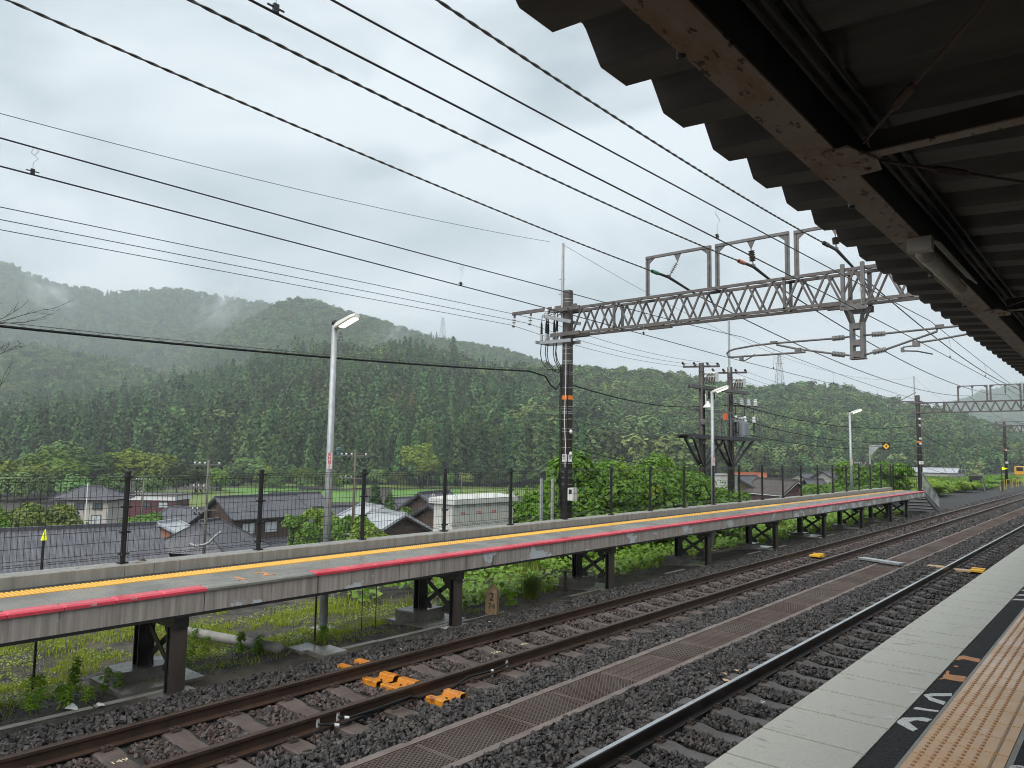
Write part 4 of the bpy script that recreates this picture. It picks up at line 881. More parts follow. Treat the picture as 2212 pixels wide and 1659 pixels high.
# bundled telephone cable with its spiral hanger
t = T('bundled_cable', 'thick black bundled cable with spiral hanger crossing the wooded hills', 'cable', (-13, 10, 1.9))
z = para((3.35, 1.77), (7.39, 1.87), (16.3, 2.30)); b = MB(); ys = np.arange(-6, 16.4, 0.4)
b.tube([(-13, y, z(y)) for y in ys] + [(-12.98, 16.7, 2.2), (-12.95, 16.95, 1.95), (-12.95, 17.2, 1.85), (-12.9, 17.35, 2.1)], 0.022, 6); b.build('cable', cablem, t)
b = MB(); b.tube([(-13, y, z(y) + 0.062) for y in list(ys) + [17.3]], 0.006, 5); b.build('support_wire', galvd, t)
b = MB(); b.tube([(-13 + 0.03 * math.sin(y * 9), y, z(y) + 0.022 + 0.045 * math.cos(y * 9)) for y in np.arange(-4, 16.4, 0.08)], 0.003, 4); b.build('spiral_hanger', cablem, t)
for p, q, sg, r, lab in (((-12.75, 17.4, 2.05), at(1512, 878, 36), 0.25, 0.02, 'black cable from the gantry pole down to the left transformer pole'),
                         ((-12.55, 17.3, 1.0), at(1508, 932, 36), 0.3, 0.016, 'pale twisted cable from the gantry pole to the left transformer pole'),
                         ((-12.55, 17.3, 0.2), at(1540, 1004, 34), 0.3, 0.012, 'low cable drooping from the gantry pole over the leafy bushes'),
                         (at(1576, 868, 38), (-12.6, GY[1] - 0.2, 2.55), 0.7, 0.022, 'highest black cable from the transformer poles to the second gantry'),
                         (at(1580, 900, 38), (-12.6, GY[1] - 0.2, 1.5), 0.7, 0.02, 'middle black cable from the transformer poles to the second gantry'),
                         (at(1585, 932, 38), (-12.6, GY[1] - 0.2, 1.1), 0.6, 0.02, 'lowest black cable from the transformer poles to the second gantry'),
                         ((-12.6, GY[1], 1.9), (-12.6, GY[2], 1.6), 1.3, 0.02, 'cable sagging between the second and the farthest gantry'),
                         ((-13.2, GY[1], -0.3), (-12.9, GY[2], 0.1), 1.4, 0.014, 'low cable sagging between the second and the farthest gantry')):
    linething('cable', lab, 'cable', [catline(p, q, sg, 24)], r, galvd if 'pale' in lab else cablem)

# ------------------------------------------------------------------ transformer poles, cubicle, utility poles
def upole(name, label, base, top, r0, r1, m, cat='utility pole', group=None):
    t = T(name, label, cat, base, group); b = MB(); b.tube([base, top], [r0, r1], 12); b.build('pole', m, t, True); return t
def spool(b, p, d, r=0.06, L_=0.22):
    b.lathe(p, d, [(0, r * 0.4), (0.02, r), (L_ * 0.3, r * 0.8), (L_ * 0.35, r), (L_ * 0.65, r * 0.85), (L_ * 0.7, r), (L_, r * 0.4)], 8)
PA = Vector((-16.2, 33.3, 0)); PB = Vector((-16.2, 36.6, 0)); za_ = gz(-16.2, 33)
t = T('transformer_poles', 'pair of dark poles carrying a transformer platform and many white insulators', 'transformer pole', (PA.x, PA.y, za_))
for P, zt, r in ((PA, 4.5, 0.13), (PB, 4.62, 0.13)):
    b = MB(); b.tube([(P.x, P.y, za_ - 0.3), (P.x, P.y, zt)], [0.2, r], 14); b.build('pole', polem, t, True)
    b = MB()
    for z in (4.1, 3.3, 2.9, 2.5, 2.1, 1.7, 1.3, 0.6, 0.2, -0.3, -0.8): b.lathe((P.x, P.y, z), (0, 0, 1), [(0, 0.165 if z < 2 else 0.15), (0.03, 0.165 if z < 2 else 0.15)], 14)
    b.build('band', galvd, t)
    b = MB(); u_ = Vector((0.75, 0.66, 0))
    b.bar(P - u_ * 0.9 + Vector((0, 0, 4.3)), P + u_ * 0.9 + Vector((0, 0, 4.36)), 0.08, 0.09); b.build('crossarm', trussm, t)
    for s in (-0.85, -0.3, 0.35, 0.85):
        b = MB(); p = P + u_ * s + Vector((0, 0, 4.42)); b.mi = 0; spool(b, p, (0.3, -0.9, 0.15), 0.075, 0.24); b.mi = 1; spool(b, p + Vector((0.06, -0.24, 0.03)), (0.3, -0.9, 0), 0.06, 0.16); b.build('line_insulator', [porc, black], t)
    b = MB(); c = P + u_ * 0.55 + Vector((0, 0, 3.85)); b.mi = 0; b.bev(c.x - 0.22, c.x + 0.22, c.y - 0.2, c.y + 0.2, c.z - 0.28, c.z + 0.22, 0.05); b.mi = 1
    for i in range(5): b.tube([c + Vector((-0.3 + i * 0.13, -0.24, -0.05)), c + Vector((-0.34 + i * 0.14, -0.34, -0.4))], 0.035, 6)
    b.mi = 2
    for i in range(4): b.lathe(c + Vector((-0.28 + i * 0.16, -0.22, 0.1)), (-0.5, -0.6, 0.3), [(0, 0.05), (0.04, 0.075), (0.1, 0.04), (0.14, 0.07), (0.2, 0.03)], 8)
    b.build('oil_switch', [lampw, black, porc], t)
b = MB(); b.bar((-16.5, 32.4, 3.32), (-15.8, 37.6, 3.3), 0.1, 0.16); b.bar((-16.3, 32.4, 3.32), (-15.6, 37.6, 3.3), 0.1, 0.16); b.bar((-16.4, 32.7, 2.2), (-16, 37.6, 2.2), 0.06, 0.08)
b.build('tie_beam', galvd, t)
b = MB()
for i in range(3): b.lathe((-15.95 + i * 0.02, 33.6 + i * 0.22, 2.75), (0, 0, 1), [(0, 0.03), (0.05, 0.06), (0.35, 0.045), (0.42, 0.015)], 8)
b.build('cable_head', cablem, t)
# the transformer deck
zd = 0.98
b = MB(); b.box(-16.55, -15.9, 31.6, 39.0, zd - 0.04, zd); b.bar((-16.5, 31.4, zd - 0.12), (-16.3, 39.0, zd - 0.12), 0.09, 0.14); b.bar((-15.95, 31.4, zd - 0.12), (-15.55, 39.0, zd - 0.12), 0.09, 0.14); b.build('deck', blacksteel, t)
b = MB()
for x, y in ((-15.95, 36.1), (-15.6, 39.0), (-16.5, 36.1), (-16.4, 39.0)): b.bar((x, y, zd - 0.25), (x, y, zd + 0.95), 0.07); b.bar((x, y, zd + 0.95), (x - 0.06, y, zd + 1.2), 0.04)
for z in (0.45, 0.9): b.bar((-15.95, 36.1, zd + z), (-15.6, 39.0, zd + z), 0.04); b.bar((-15.6, 39.0, zd + z), (-16.4, 39.0, zd + z), 0.04); b.bar((-15.95, 36.1, zd + z), (-16.5, 36.1, zd + z), 0.04)
b.build('deck_railing', galvd, t)
b = MB()
for P, ys in ((PA, (-1.6, 1.8)), (PB, (-1.7, 2.1))):
    for dy in ys:
        for x in (-0.2, 0.25): b.bar((P.x + x * 0.3, P.y, -0.6), (P.x + x + 0.1, P.y + dy, zd - 0.15), 0.1, 0.1)
b.build('deck_brace', blacksteel, t)
b = MB(); c = Vector((-16.0, 37.3, zd)); b.mi = 0; b.bev(c.x - 0.3, c.x + 0.3, c.y - 0.35, c.y + 0.35, zd, zd + 0.85, 0.04)
for i in range(7): b.box(c.x + 0.301, c.x + 0.4, c.y - 0.33 + i * 0.1, c.y - 0.3 + i * 0.1, zd + 0.08, zd + 0.75); b.box(c.x - 0.28 + i * 0.085, c.x - 0.25 + i * 0.085, c.y - 0.45, c.y - 0.351, zd + 0.08, zd + 0.75)
b.mi = 1
for dx, dy in ((-0.15, -0.2), (0.12, 0), (-0.1, 0.2)): b.lathe((c.x + dx, c.y + dy, zd + 0.85), (0, 0, 1), [(0, 0.06), (0.05, 0.08), (0.09, 0.05), (0.14, 0.07), (0.2, 0.03)], 8)
b.build('transformer', [mat('transformer_grey', (0.26, 0.28, 0.31), rough=0.4), porc], t)
b = MB(); b.bar((-16.6, 36.4, 2.62), (-15.3, 38.6, 2.62), 0.08, 0.08); b.mi = 1
for i in range(4): b.lathe(Vector((-16.1, 36.9, 2.66)).lerp(Vector((-15.5, 38.2, 2.66)), i / 3), (0, 0, 1), [(0, 0.11), (0.05, 0.12), (0.07, 0.08), (0.13, 0.12), (0.16, 0.08), (0.22, 0.11), (0.26, 0.08), (0.33, 0.1), (0.36, 0.03)], 10)
for i in range(3):
    p = Vector((-16.0, 36.8, 1.75)).lerp(Vector((-15.6, 38.2, 1.75)), i / 2); b.lathe(p, (0, 0, 1), [(0, 0.09), (0.1, 0.12), (0.16, 0.06), (0.24, 0.1), (0.34, 0.05)], 8)
b.mi = 2
for i in range(3):
    p = Vector((-16.0, 36.8, 1.75)).lerp(Vector((-15.6, 38.2, 1.75)), i / 2); b.tube([p + Vector((0, 0, 0.9)), p + Vector((0, 0, 0.34))], 0.014, 5); b.tube([p, p - Vector((0, 0, 0.55))], 0.03, 6)
b.build('fuse_rack', [galvd, porc, cablem], t)
b = MB(); p = Vector((-15.95, 33.2, 0)); b.tube([p + Vector((0, 0, 2.95)), p + Vector((0.02, 0, 2.55)), p + Vector((0.1, 0, 2.45))], 0.03, 6); b.lathe(p + Vector((0.12, 0, 2.62)), (0, 0, -1), [(0, 0.05), (0.1, 0.09), (0.3, 0.24), (0.34, 0.23)], 14); b.build('loudspeaker', lampw, t)
b = MB(); b.cbox((-15.75, 35.0, 1.95), 0.18, 0.18, 0.34); b.build('orange_marker', mat('orange_red_box', (0.7, 0.13, 0.03), rough=0.5), t)
b = MB()
for k in range(5):
    P = PA if k < 3 else PB; a = -0.6 + k * 0.5; b.tube([(P.x + 0.17 * math.cos(a), P.y - 0.17 * abs(math.sin(a)), z) for z in (3.2, 1.6, 0.4, -1.0, -3.0)], 0.018, 5)
b.build('riser_cable', cablem, t)
b = MB(); b.lathe((-16.05, 33.1, 0.7), (0.5, -0.8, 0), [(0, 0.15), (0.02, 0.17), (0.04, 0.15)], 14); b.lathe((-16.05, 33.15, 1.6), (0.5, -0.8, 0), [(0, 0.12), (0.04, 0.16), (0.1, 0.12)], 12); b.build('cable_coil', galvd, t)
b = MB(); b.tube([(-16.05, 36.2, 4.3), (-16.05, 36.2, 7.0)], 0.06, 8); b.build('earth_wire_mast', galv, t)
# white electric cubicle behind the fence
cx0, cx1, cy0, cy1, ct = -15.25, -14.26, 14.4, 17.1, -1.25
t = T('electric_cubicle', 'big white steel electric cubicle with warning labels behind the mesh fence', 'electric cabinet', (-14.8, 15.7, gz(-14.8, 15.7)))
cub = mat('cubicle_paint', (0.60, 0.60, 0.565), (0.52, 0.52, 0.49), 3, 0.35, spots=[(3, 0.64, 0.1, STREAK, (0.42, 0.40, 0.36))])
b = MB(); b.bev(cx0 + 0.08, cx1 - 0.1, cy0 + 0.1, cy1 - 0.1, gz(-14.8, 15.7) - 0.1, ct - 0.2, 0.01); b.build('body', cub, t)
b = MB(); b.box(cx0 - 0.04, cx1, cy0, cy1, ct - 0.2, ct - 0.06); b.add([(cx0 - 0.04, cy0, ct - 0.058), (cx1, cy0, ct - 0.058), (cx1, cy1, ct - 0.058), (cx0 - 0.04, cy1, ct - 0.058), (cx0 + 0.35, cy0 + 0.4, ct + 0.03), (cx1 - 0.35, cy0 + 0.4, ct + 0.03), (cx1 - 0.35, cy1 - 0.4, ct + 0.03), (cx0 + 0.35, cy1 - 0.4, ct + 0.03)],
    [(4, 5, 6, 7), (0, 1, 5, 4), (1, 2, 6, 5), (2, 3, 7, 6), (3, 0, 4, 7), (3, 2, 1, 0)]); b.build('lid', cub, t)
for x, y in ((cx1 - 0.06, cy0 + 0.1), (cx1 - 0.06, cy1 - 0.15), (cx0 + 0.05, cy0 + 0.1), (cx1 - 0.06, cy0 + 0.95), (cx1 - 0.06, cy0 + 1.75)):
    b = MB(); b.tube([(x, y - 0.04, ct - 0.05), (x, y - 0.04, ct + 0.03), (x, y, ct + 0.06), (x, y + 0.04, ct + 0.03), (x, y + 0.04, ct - 0.05)], 0.012, 6); b.build('lifting_eye', cub, t)
for i, y in enumerate((14.72, 15.35, 16.0, 16.63)):
    b = MB(); xx = cx1 - 0.1; b.box(xx, xx + 0.012, y - 0.29, y + 0.29, -3.2, ct - 0.24)
    dr_ = b.build('door', cub, t)
    b = MB(); b.box(xx + 0.012, xx + 0.03, y + 0.2, y + 0.24, -2.35, -2.15); b.build('handle', galvd, dr_)
    if i < 3:
        b = MB(); b.box(xx + 0.013, xx + 0.016, y + 0.0, y + 0.24, ct - 0.32, ct - 0.25); b.box(xx + 0.013, xx + 0.016, y - 0.06, y + 0.24, ct - 1.25, ct - 0.85); b.build('label_plate', white, dr_)
        b = MB(); b.box(xx + 0.013, xx + 0.016, y + 0.04, y + 0.2, ct - 0.5, ct - 0.42); b.build('red_label', signred, dr_)
        b = MB(); zc = ct - 1.05; b.add([(xx + 0.019, y - 0.05, zc - 0.08), (xx + 0.019, y + 0.09, zc - 0.08), (xx + 0.019, y + 0.02, zc + 0.09)], [(0, 1, 2)]); b.build('warning_triangle', signyel, dr_)
        text('高圧', frame((xx + 0.018, y + 0.12, ct - 0.46), (0, 1, 0), (0, 0, 1)), 0.065, white, 'lettering', dr_)
        text('危険', frame((xx + 0.018, y + 0.165, zc), (0, 1, 0), (0, 0, 1)), 0.06, black, 'lettering', dr_)
b = MB(); b.mi = 0; b.bev(-14.85, -14.5, 14.36, 14.5, -2.65, -2.1, 0.02); b.mi = 1; b.box(-14.8, -14.62, 14.352, 14.36, -2.35, -2.17); b.mi = 2; b.tube([(-14.7, 14.42, -2.65), (-14.72, 14.42, -2.8), (-14.6, 14.44, -2.85)], 0.02, 6)
b.build('meter_box', [mat('meter_grey', (0.42, 0.43, 0.42), rough=0.4), black, galvd], t)
# other cabinets near the transformer poles
t = T('electric_cabinet', 'plain pale steel cabinet standing at the foot of the transformer poles', 'electric cabinet', (-17.4, 38.6, gz(-17.4, 38.6)))
c = at(1567, 1030, 41); b = MB(); b.bev(c.x - 0.5, c.x + 0.5, c.y - 0.45, c.y + 0.45, c.z - 1.8, c.z + 0.1, 0.03); b.box(c.x - 0.55, c.x + 0.55, c.y - 0.5, c.y + 0.5, c.z + 0.101, c.z + 0.16); b.build('body', cub, t)
b = MB(); b.box(c.x + 0.5, c.x + 0.512, c.y - 0.38, c.y + 0.38, c.z - 1.5, c.z); b.build('door', cub, t)
def utility(u, v0, d, h, label, arms=2, m=polel, r=0.14):
    top = at(u, v0, d); base = Vector((top.x, top.y, top.z - h))
    t = upole('utility_pole', label, base, top, r, r * 0.72, m, group='poles among the village roofs')
    ud = Vector((0.76, 0.65, 0)).normalized()
    for k in range(arms):
        z = top.z - 0.4 - k * 1.9; b = MB(); b.bar(Vector((top.x, top.y, z)) - ud * (1.3 - 0.2 * k), Vector((top.x, top.y, z)) + ud * (1.1 - 0.1 * k), 0.09); b.build('crossarm', galvd, t)
        for s in (-1.15, -0.75, -0.3, 0.9)[:4 - k]:
            b = MB(); p = Vector((top.x, top.y, z + 0.06)) + ud * s; b.mi = 0; spool(b, p, (-0.55, 0.3, 0.5), 0.09, 0.22); b.mi = 1; spool(b, p + Vector((-0.14, 0.08, 0.1)), (-0.7, 0.4, -0.1), 0.1, 0.45); spool(b, p + Vector((0.1, 0.08, -0.25)), (0.3, 0.4, -0.6), 0.07, 0.3); b.build('line_insulator', [porc, cablem], t)
    return t, top
U1, u1 = utility(451, 993, 62, 12, 'concrete utility pole rising over the hipped grey roof at left, white insulators on its arms', 3)
U2, u2 = utility(768, 974, 62, 11, 'brown utility pole just right of the nearest lamp post', 2, mat('brown_pole', (0.11, 0.08, 0.055), (0.075, 0.055, 0.04), 3, 0.6))
b = MB(); b.lathe(u2 + Vector((-1.1, -0.9, -0.35)), (0, 0, 1), [(0, 0.16), (0.35, 0.16), (0.4, 0.22), (0.6, 0.2), (0.66, 0.08)], 12); b.build('pole_top_fuse', mat('teal_fuse', (0.05, 0.12, 0.12), rough=0.3), U2)
U3, u3 = utility(311, 1031, 112, 9, 'thin far utility pole standing behind the maroon flat-roofed house', 2, polel, 0.16)
U4, u4 = utility(1860, 997, 150, 9, 'distant utility pole with white insulators beside the right-hand lamp post', 2, polel, 0.16)
U5, u5 = utility(997, 1020, 250, 10, 'far pole at the foot of the cedar wood above the green fields', 1, polel, 0.16)
U6, u6 = utility(2085, 1013, 240, 9, 'far pole beside the long pale hall beyond the platform', 1, polel, 0.16)
tp = at(190, 1043, 60); t = T('flag_pole', 'slender white pole in front of the cream two-storey house', 'pole', tp - Vector((0, 0, 8.5))); b = MB(); b.tube([tp - Vector((0, 0, 8.5)), tp], [0.06, 0.045], 8); b.build('pole', white, t)
for p, q, sg, lab in ((at(-40, 1018, 62), u1 + Vector((-1, -0.6, -0.3)), 0.3, 'wire running left from the concrete utility pole over the trees'), (u2 + Vector((0.8, 0.6, -0.3)), at(1010, 1020, 240), 1.5, 'wire running from the brown pole towards the cedar wood'),
                      (u1 + Vector((0.5, 0.4, -4.2)), u2 + Vector((-0.6, -0.5, -2.2)), 0.5, 'wire slung between the two near utility poles')):
    linething('wire', lab, 'wire', [catline(p, q, sg, 16)], 0.012, cablem)
t = T('drain_hose', 'fat pale corrugated pipe sagging over the hipped roof at left', 'pipe', at(430, 1170, 58)); b = MB(); b.tube([at(409, 1175, 58), at(425, 1180, 58), at(440, 1177, 58), at(452, 1172, 58), at(465, 1158, 58), at(477, 1149, 58)], 0.10, 8); b.build('pipe', mat('pipe_white', (0.33, 0.34, 0.34), rough=0.5), t, True)

# ------------------------------------------------------------------ village houses
tile = mat('grey_roof_tile', (0.10, 0.10, 0.115), (0.062, 0.062, 0.072), 1.2, 0.22, 0.1, 12, rvar=0.15)
tile_b = mat('brown_grey_roof', (0.105, 0.085, 0.078), (0.07, 0.057, 0.052), 1.0, 0.4)
tile_o = mat('orange_roof_tile', (0.42, 0.13, 0.055), (0.32, 0.095, 0.045), 1.0, 0.4)
metal_r = mat('pale_metal_roof', (0.40, 0.42, 0.44), (0.30, 0.32, 0.34), 0.8, 0.3)
cream = mat('cream_render', (0.47, 0.45, 0.40), (0.40, 0.38, 0.34), 0.8, 0.7)
brownw = mat('brown_timber_wall', (0.085, 0.052, 0.036), (0.055, 0.035, 0.026), 2.5, 0.6, 0, 40, (3, 3, 0.3))
maroon = mat('maroon_wall', (0.115, 0.035, 0.040), (0.09, 0.028, 0.032), 2, 0.6)
orangew = mat('orange_plaster_wall', (0.40, 0.20, 0.12), (0.33, 0.16, 0.10), 1, 0.7)
greyw = mat('grey_wall', (0.25, 0.25, 0.25), (0.2, 0.2, 0.2), 1, 0.7)
glass = mat('window_glass', (0.10, 0.12, 0.13), rough=0.08); curtain = mat('pale_window', (0.50, 0.54, 0.55), rough=0.12)
wframe = mat('dark_window_frame', (0.035, 0.032, 0.03), rough=0.4)
def tile_slope(a, b_, c, d, m, name, parent, pu=0.32, pv=0.30, amp=0.06):
    """a-b ridge, d-c eave"""
    a, b_, c, d = Vector(a), Vector(b_), Vector(c), Vector(d)
    Lu = max((b_ - a).length, (c - d).length); Lv = (d - a).length; nu = max(2, int(Lu / (pu / 4))); nv = max(2, int(Lv / (pv / 3)))
    U, W = np.meshgrid(np.linspace(0, 1, nu), np.linspace(0, 1, nv)); U = U.ravel()[:, None]; W = W.ravel()[:, None]
    A, B, C, D = [np.array(p)[None] for p in (a, b_, c, d)]
    P = (A * (1 - U) + B * U) * (1 - W) + (D * (1 - U) + C * U) * W
    nr = np.array(((c - d)).cross(a - d).normalized())[None]
    if nr[0, 2] < 0: nr = -nr
    ph = (W * Lv / pv) % 1; P = P + nr * (amp * (np.sin(U * Lu / pu * 2 * np.pi) * 0.5 + 0.5) + amp * 0.9 * ph)
    i = np.arange(nv - 1)[:, None] * nu + np.arange(nu - 1)[None]; i = i.ravel()[:, None]
    F = np.concatenate([i, i + 1, i + nu + 1, i + nu], 1)
    return npmesh(name, P, F, m, parent)
def win(t, c, r, nrm, w, h, pane=glass, parts=2):
    r = Vector(r).normalized(); nrm = Vector(nrm).normalized(); c = Vector(c); zz = Vector((0, 0, 1)); b = MB(); f = 0.07
    for s in (-1, 1): b.bar(c + r * s * (w / 2) - zz * h / 2, c + r * s * (w / 2) + zz * h / 2, f, 0.1, up=nrm); b.bar(c - r * w / 2 + zz * s * h / 2, c + r * w / 2 + zz * s * h / 2, 0.1, f)
    if parts == 2: b.bar(c - zz * h / 2, c + zz * h / 2, f, 0.1, up=nrm)
    o = b.build('window', wframe, t); b = MB()
    vs = [c + r * x + zz * z + nrm * e for e in (-0.02, 0.01) for x, z in ((-w / 2, -h / 2), (w / 2, -h / 2), (w / 2, h / 2), (-w / 2, h / 2))]
    b.add(vs, [(3, 2, 1, 0), (4, 5, 6, 7), (0, 1, 5, 4), (1, 2, 6, 5), (2, 3, 7, 6), (3, 0, 4, 7)]); b.build('pane', pane, o)
def house(label, p0, p1, run, drop, wall_h, rm=tile, wm=brownw, hip=0.0, windows=(), gable=None, over=0.5, name='house', amp=0.06):
    p0 = Vector(p0); p1 = Vector(p1); z = (p0.z + p1.z) / 2; p0.z = p1.z = z; u = (p1 - p0).normalized(); n = Vector((u.y, -u.x, 0))
    if n.dot(-p0) < 0: n = -n
    dz = Vector((0, 0, drop)); e0f = p0 + n * run - dz - u * hip; e1f = p1 + n * run - dz + u * hip; e0b = p0 - n * run - dz - u * hip; e1b = p1 - n * run - dz + u * hip
    base = z - drop - wall_h; ce = (p0 + p1) / 2
    t = T(name, label, 'house' if name == 'house' else 'building', (ce.x, ce.y, base))
    rf = tile_slope(p0, p1, e1f, e0f, rm, 'roof', t, amp=amp)
    tile_slope(p0, p1, e1b, e0b, rm, 'back_slope', rf, amp=amp)
    if hip:
        tile_slope(p0, p0, e0f, e0b, rm, 'hip_slope', rf, amp=amp); tile_slope(p1, p1, e1f, e1b, rm, 'hip_slope', rf, amp=amp)
    b = MB(); rz_ = Vector((0, 0, 0.12)); b.bar(p0 - u * 0.05 + rz_, p1 + u * 0.05 + rz_, 0.28, 0.3)
    for p, es in ((p0, (e0f, e0b)), (p1, (e1f, e1b))):
        for e in es: b.bar(p + rz_ * 0.6, e + rz_ * 0.6, 0.2, 0.2)
    b.build('ridge_tiles', rm, rf)
    q = [e0f - n * over + u * over, e1f - n * over - u * over, e1b + n * over - u * over, e0b + n * over + u * over]
    zt_ = z - drop + (0.0 if hip else 0.1) - 0.02; vs = [Vector((p.x, p.y, base - 0.5)) for p in q] + [Vector((p.x, p.y, zt_)) for p in q]
    b = MB(); b.add(vs, [(0, 1, 5, 4), (1, 2, 6, 5), (2, 3, 7, 6), (3, 0, 4, 7), (4, 5, 6, 7)]); b.build('wall', wm, t)
    if not hip:
        hgt = drop * (1 - over / run) - 0.1; b = MB()
        for pa, pb, pc, s in ((q[0], q[3], p0 + u * over, -1), (q[1], q[2], p1 - u * over, 1)):
            tri = [Vector((pa.x, pa.y, zt_)), Vector((pb.x, pb.y, zt_)), Vector((pc.x, pc.y, zt_ + hgt))]; b.add([v - u * s * 0.15 for v in tri] + tri, [(0, 1, 2), (3, 5, 4), (0, 3, 4, 1), (1, 4, 5, 2), (2, 5, 3, 0)])
        b.build('gable', gable or wm, t)
        b = MB()
        for p, es in ((p0, (e0f, e0b)), (p1, (e1f, e1b))):
            for e in es: b.bar(p - Vector((0, 0, 0.1)), e - Vector((0, 0, 0.1)), 0.08, 0.2)
        b.bar(e0f - Vector((0, 0, 0.06)), e1f - Vector((0, 0, 0.06)), 0.1, 0.12)
        b.build('bargeboard', wframe if wm is not maroon else white, t)
    else:
        b = MB(); b.add([e0f, e1f, e1b, e0b], [(0, 1, 2, 3)]); b.add([p - Vector((0, 0, 0.12)) for p in (e0f, e1f, e1b, e0b)], [(3, 2, 1, 0)])
        b.build('soffit', wframe, t)
    if len(label) % 3 == 1 and name == 'house':
        b = MB(); pa = p0.lerp(p1, 0.72); b.tube([pa, pa + Vector((0, 0, 1.9))], 0.03, 5)
        for k in range(5): b.bar(pa + Vector((0, 0, 1.85 - 0.02 * k)) + u * (k * 0.22 - 0.5) - n * 0.35, pa + Vector((0, 0, 1.85 - 0.02 * k)) + u * (k * 0.22 - 0.5) + n * 0.35, 0.025)
        b.bar(pa + Vector((0, 0, 1.82)) - u * 0.6, pa + Vector((0, 0, 1.82)) + u * 0.5, 0.03); b.build('aerial', galvd, rf)
    b = MB(); b.tube([e1f + Vector((0, 0, -0.1)) - u * 0.6, q[1] + u * 0.05 + Vector((0, 0, -0.4)), Vector((q[1].x, q[1].y, base)) + n * 0.06], 0.05, 6); b.build('downpipe', lampw, t)
    Lw = (q[1] - q[0]).length
    for w_ in windows:
        s, zz, w, h, *pm = w_; c = q[0].lerp(q[1], s) + n * 0.04; c.z = z - drop + zz; win(t, c, u, n, w, h, pm[0] if pm else glass)
    return t, (p0, p1, u, n, q, e0f, e1f)
house('long low grey tiled roof close behind the left end of the fence', at(-150, 1152, 48), at(336, 1137, 56.5), 5.5, 2.9, 3.2)
t, (p0, p1, u, n, q, e0, e1) = house('dark timber house with tiled roof and three pale upstairs windows', at(464.5, 1076, 90), at(640.6, 1068.8, 99), 4.2, 2.4, 5.6, windows=[(0.18, -1.15, 1.7, 1.3, curtain), (0.47, -1.15, 1.7, 1.3, curtain), (0.80, -1.15, 1.6, 1.3, curtain)])
sk0, sk1 = q[0] + n * 0.0, q[1]; zt_ = p0.z - 2.4 - 2.55
tile_slope(Vector((q[0].x, q[0].y, zt_)), Vector((q[1].x, q[1].y, zt_)), Vector((q[1].x, q[1].y, zt_ - 1.1)) + n * 2.6 + u * 0.8, Vector((q[0].x, q[0].y, zt_ - 1.1)) + n * 2.6 - u * 0.8, tile, 'lower_roof', t)
b = MB(); b.mi = 0
w0 = q[0] + n * 2.0; w1 = q[1] + n * 2.0; bz = zt_ - 0.95
b.add([Vector((w.x, w.y, zz)) for w in (q[0], w0, w1, q[1]) for zz in (bz - 3, bz)], [(0, 2, 3, 1), (2, 4, 5, 3), (4, 6, 7, 5)]); b.build('lower_wall', brownw, t)
house('small grey barn roof behind the dark timber house', at(582, 1067, 112), at(692, 1066, 117), 3.6, 2.0, 3.2)
house('long low tiled roof crossing behind the nearest lamp post', at(640, 1100, 101), at(790, 1092, 109), 3.4, 1.7, 2.8)
house('hipped tiled roof just below the concrete utility pole', at(432, 1129, 66), at(474, 1124, 69), 4.2, 2.5, 3.0, hip=2.2)
house('tiled gable roof left of the dark timber house', at(366, 1098, 94), at(448, 1099, 91), 3.6, 2.0, 3.4)
house('orange plastered house end beside the hipped roof', at(338, 1129.5, 70), at(385, 1128, 73), 2.6, 1.0, 4.2, metal_r, orangew)
house('cream two-storey house with a hipped dark tiled roof', at(183, 1052, 113), at(222, 1052, 113), 3.6, 1.75, 5.6, tile, cream, hip=3.2,
      windows=[(0.12, -0.95, 1.3, 1.0), (0.46, -0.95, 1.4, 1.0), (0.81, -0.95, 1.4, 1.0), (0.44, -3.2, 0.75, 1.7), (0.80, -3.1, 1.4, 1.7, curtain)], over=0.7)
c = at(326, 1071, 125); t = T('house', 'low maroon flat-roofed house with a white top edge', 'house', (c.x, c.y, c.z - 4.5)); ur = Vector((0.76, 0.65, 0)); nr_ = Vector((0.65, -0.76, 0))
def obox(b, c, ur, nr_, x0, x1, y0, y1, z0, z1):
    b.add([c + ur * x + nr_ * y + Vector((0, 0, z)) for z in (z0, z1) for x, y in ((x0, y0), (x1, y0), (x1, y1), (x0, y1))], [(0, 3, 2, 1), (4, 5, 6, 7), (0, 1, 5, 4), (1, 2, 6, 5), (2, 3, 7, 6), (3, 0, 4, 7)])
b = MB(); obox(b, c, ur, nr_, -4, 4, -6, 0, -4.8, -0.75); b.build('wall', maroon, t)
b = MB(); obox(b, c, ur, nr_, -4.2, 4.2, -6.2, 0.2, -0.74, 0); rf = b.build('roof', white, t); b = MB(); obox(b, c, ur, nr_, -4.3, 4.3, -6.3, 0.3, 0.003, 0.12); b.build('roof_cover', tile_b, rf)
win(t, c + ur * -0.6 + nr_ * 0.04 + Vector((0, 0, -1.6)), ur, nr_, 1.2, 0.8); win(t, c + ur * 2.2 + nr_ * 0.04 + Vector((0, 0, -1.5)), ur, nr_, 1.6, 0.9, curtain)
house('far pale-roofed shed behind the nearer shed with the light metal roof', at(780, 1092, 78), at(826, 1095, 74), 3.0, 1.3, 3, metal_r, brownw, amp=0.008, name='shed')
house('shed with a light metal roof below the bushes left of the white cubicle', at(804, 1105, 66), at(876, 1112.5, 62), 3.4, 1.7, 3, metal_r, brownw, amp=0.008, name='shed')
house('tiled house with a dark wooden gable just left of the white cubicle', at(905, 1066, 82), at(970, 1063, 88), 3.2, 2.1, 4.5)
house('low tiled roof partly hidden by the white cubicle', at(925, 1090, 72), at(985, 1087, 77), 4.2, 2.3, 3)
house('far grey roof with pale wall behind the pair of garden conifers', at(845, 1077, 122), at(905, 1075.5, 126), 3.5, 1.9, 3.2, wm=greyw)
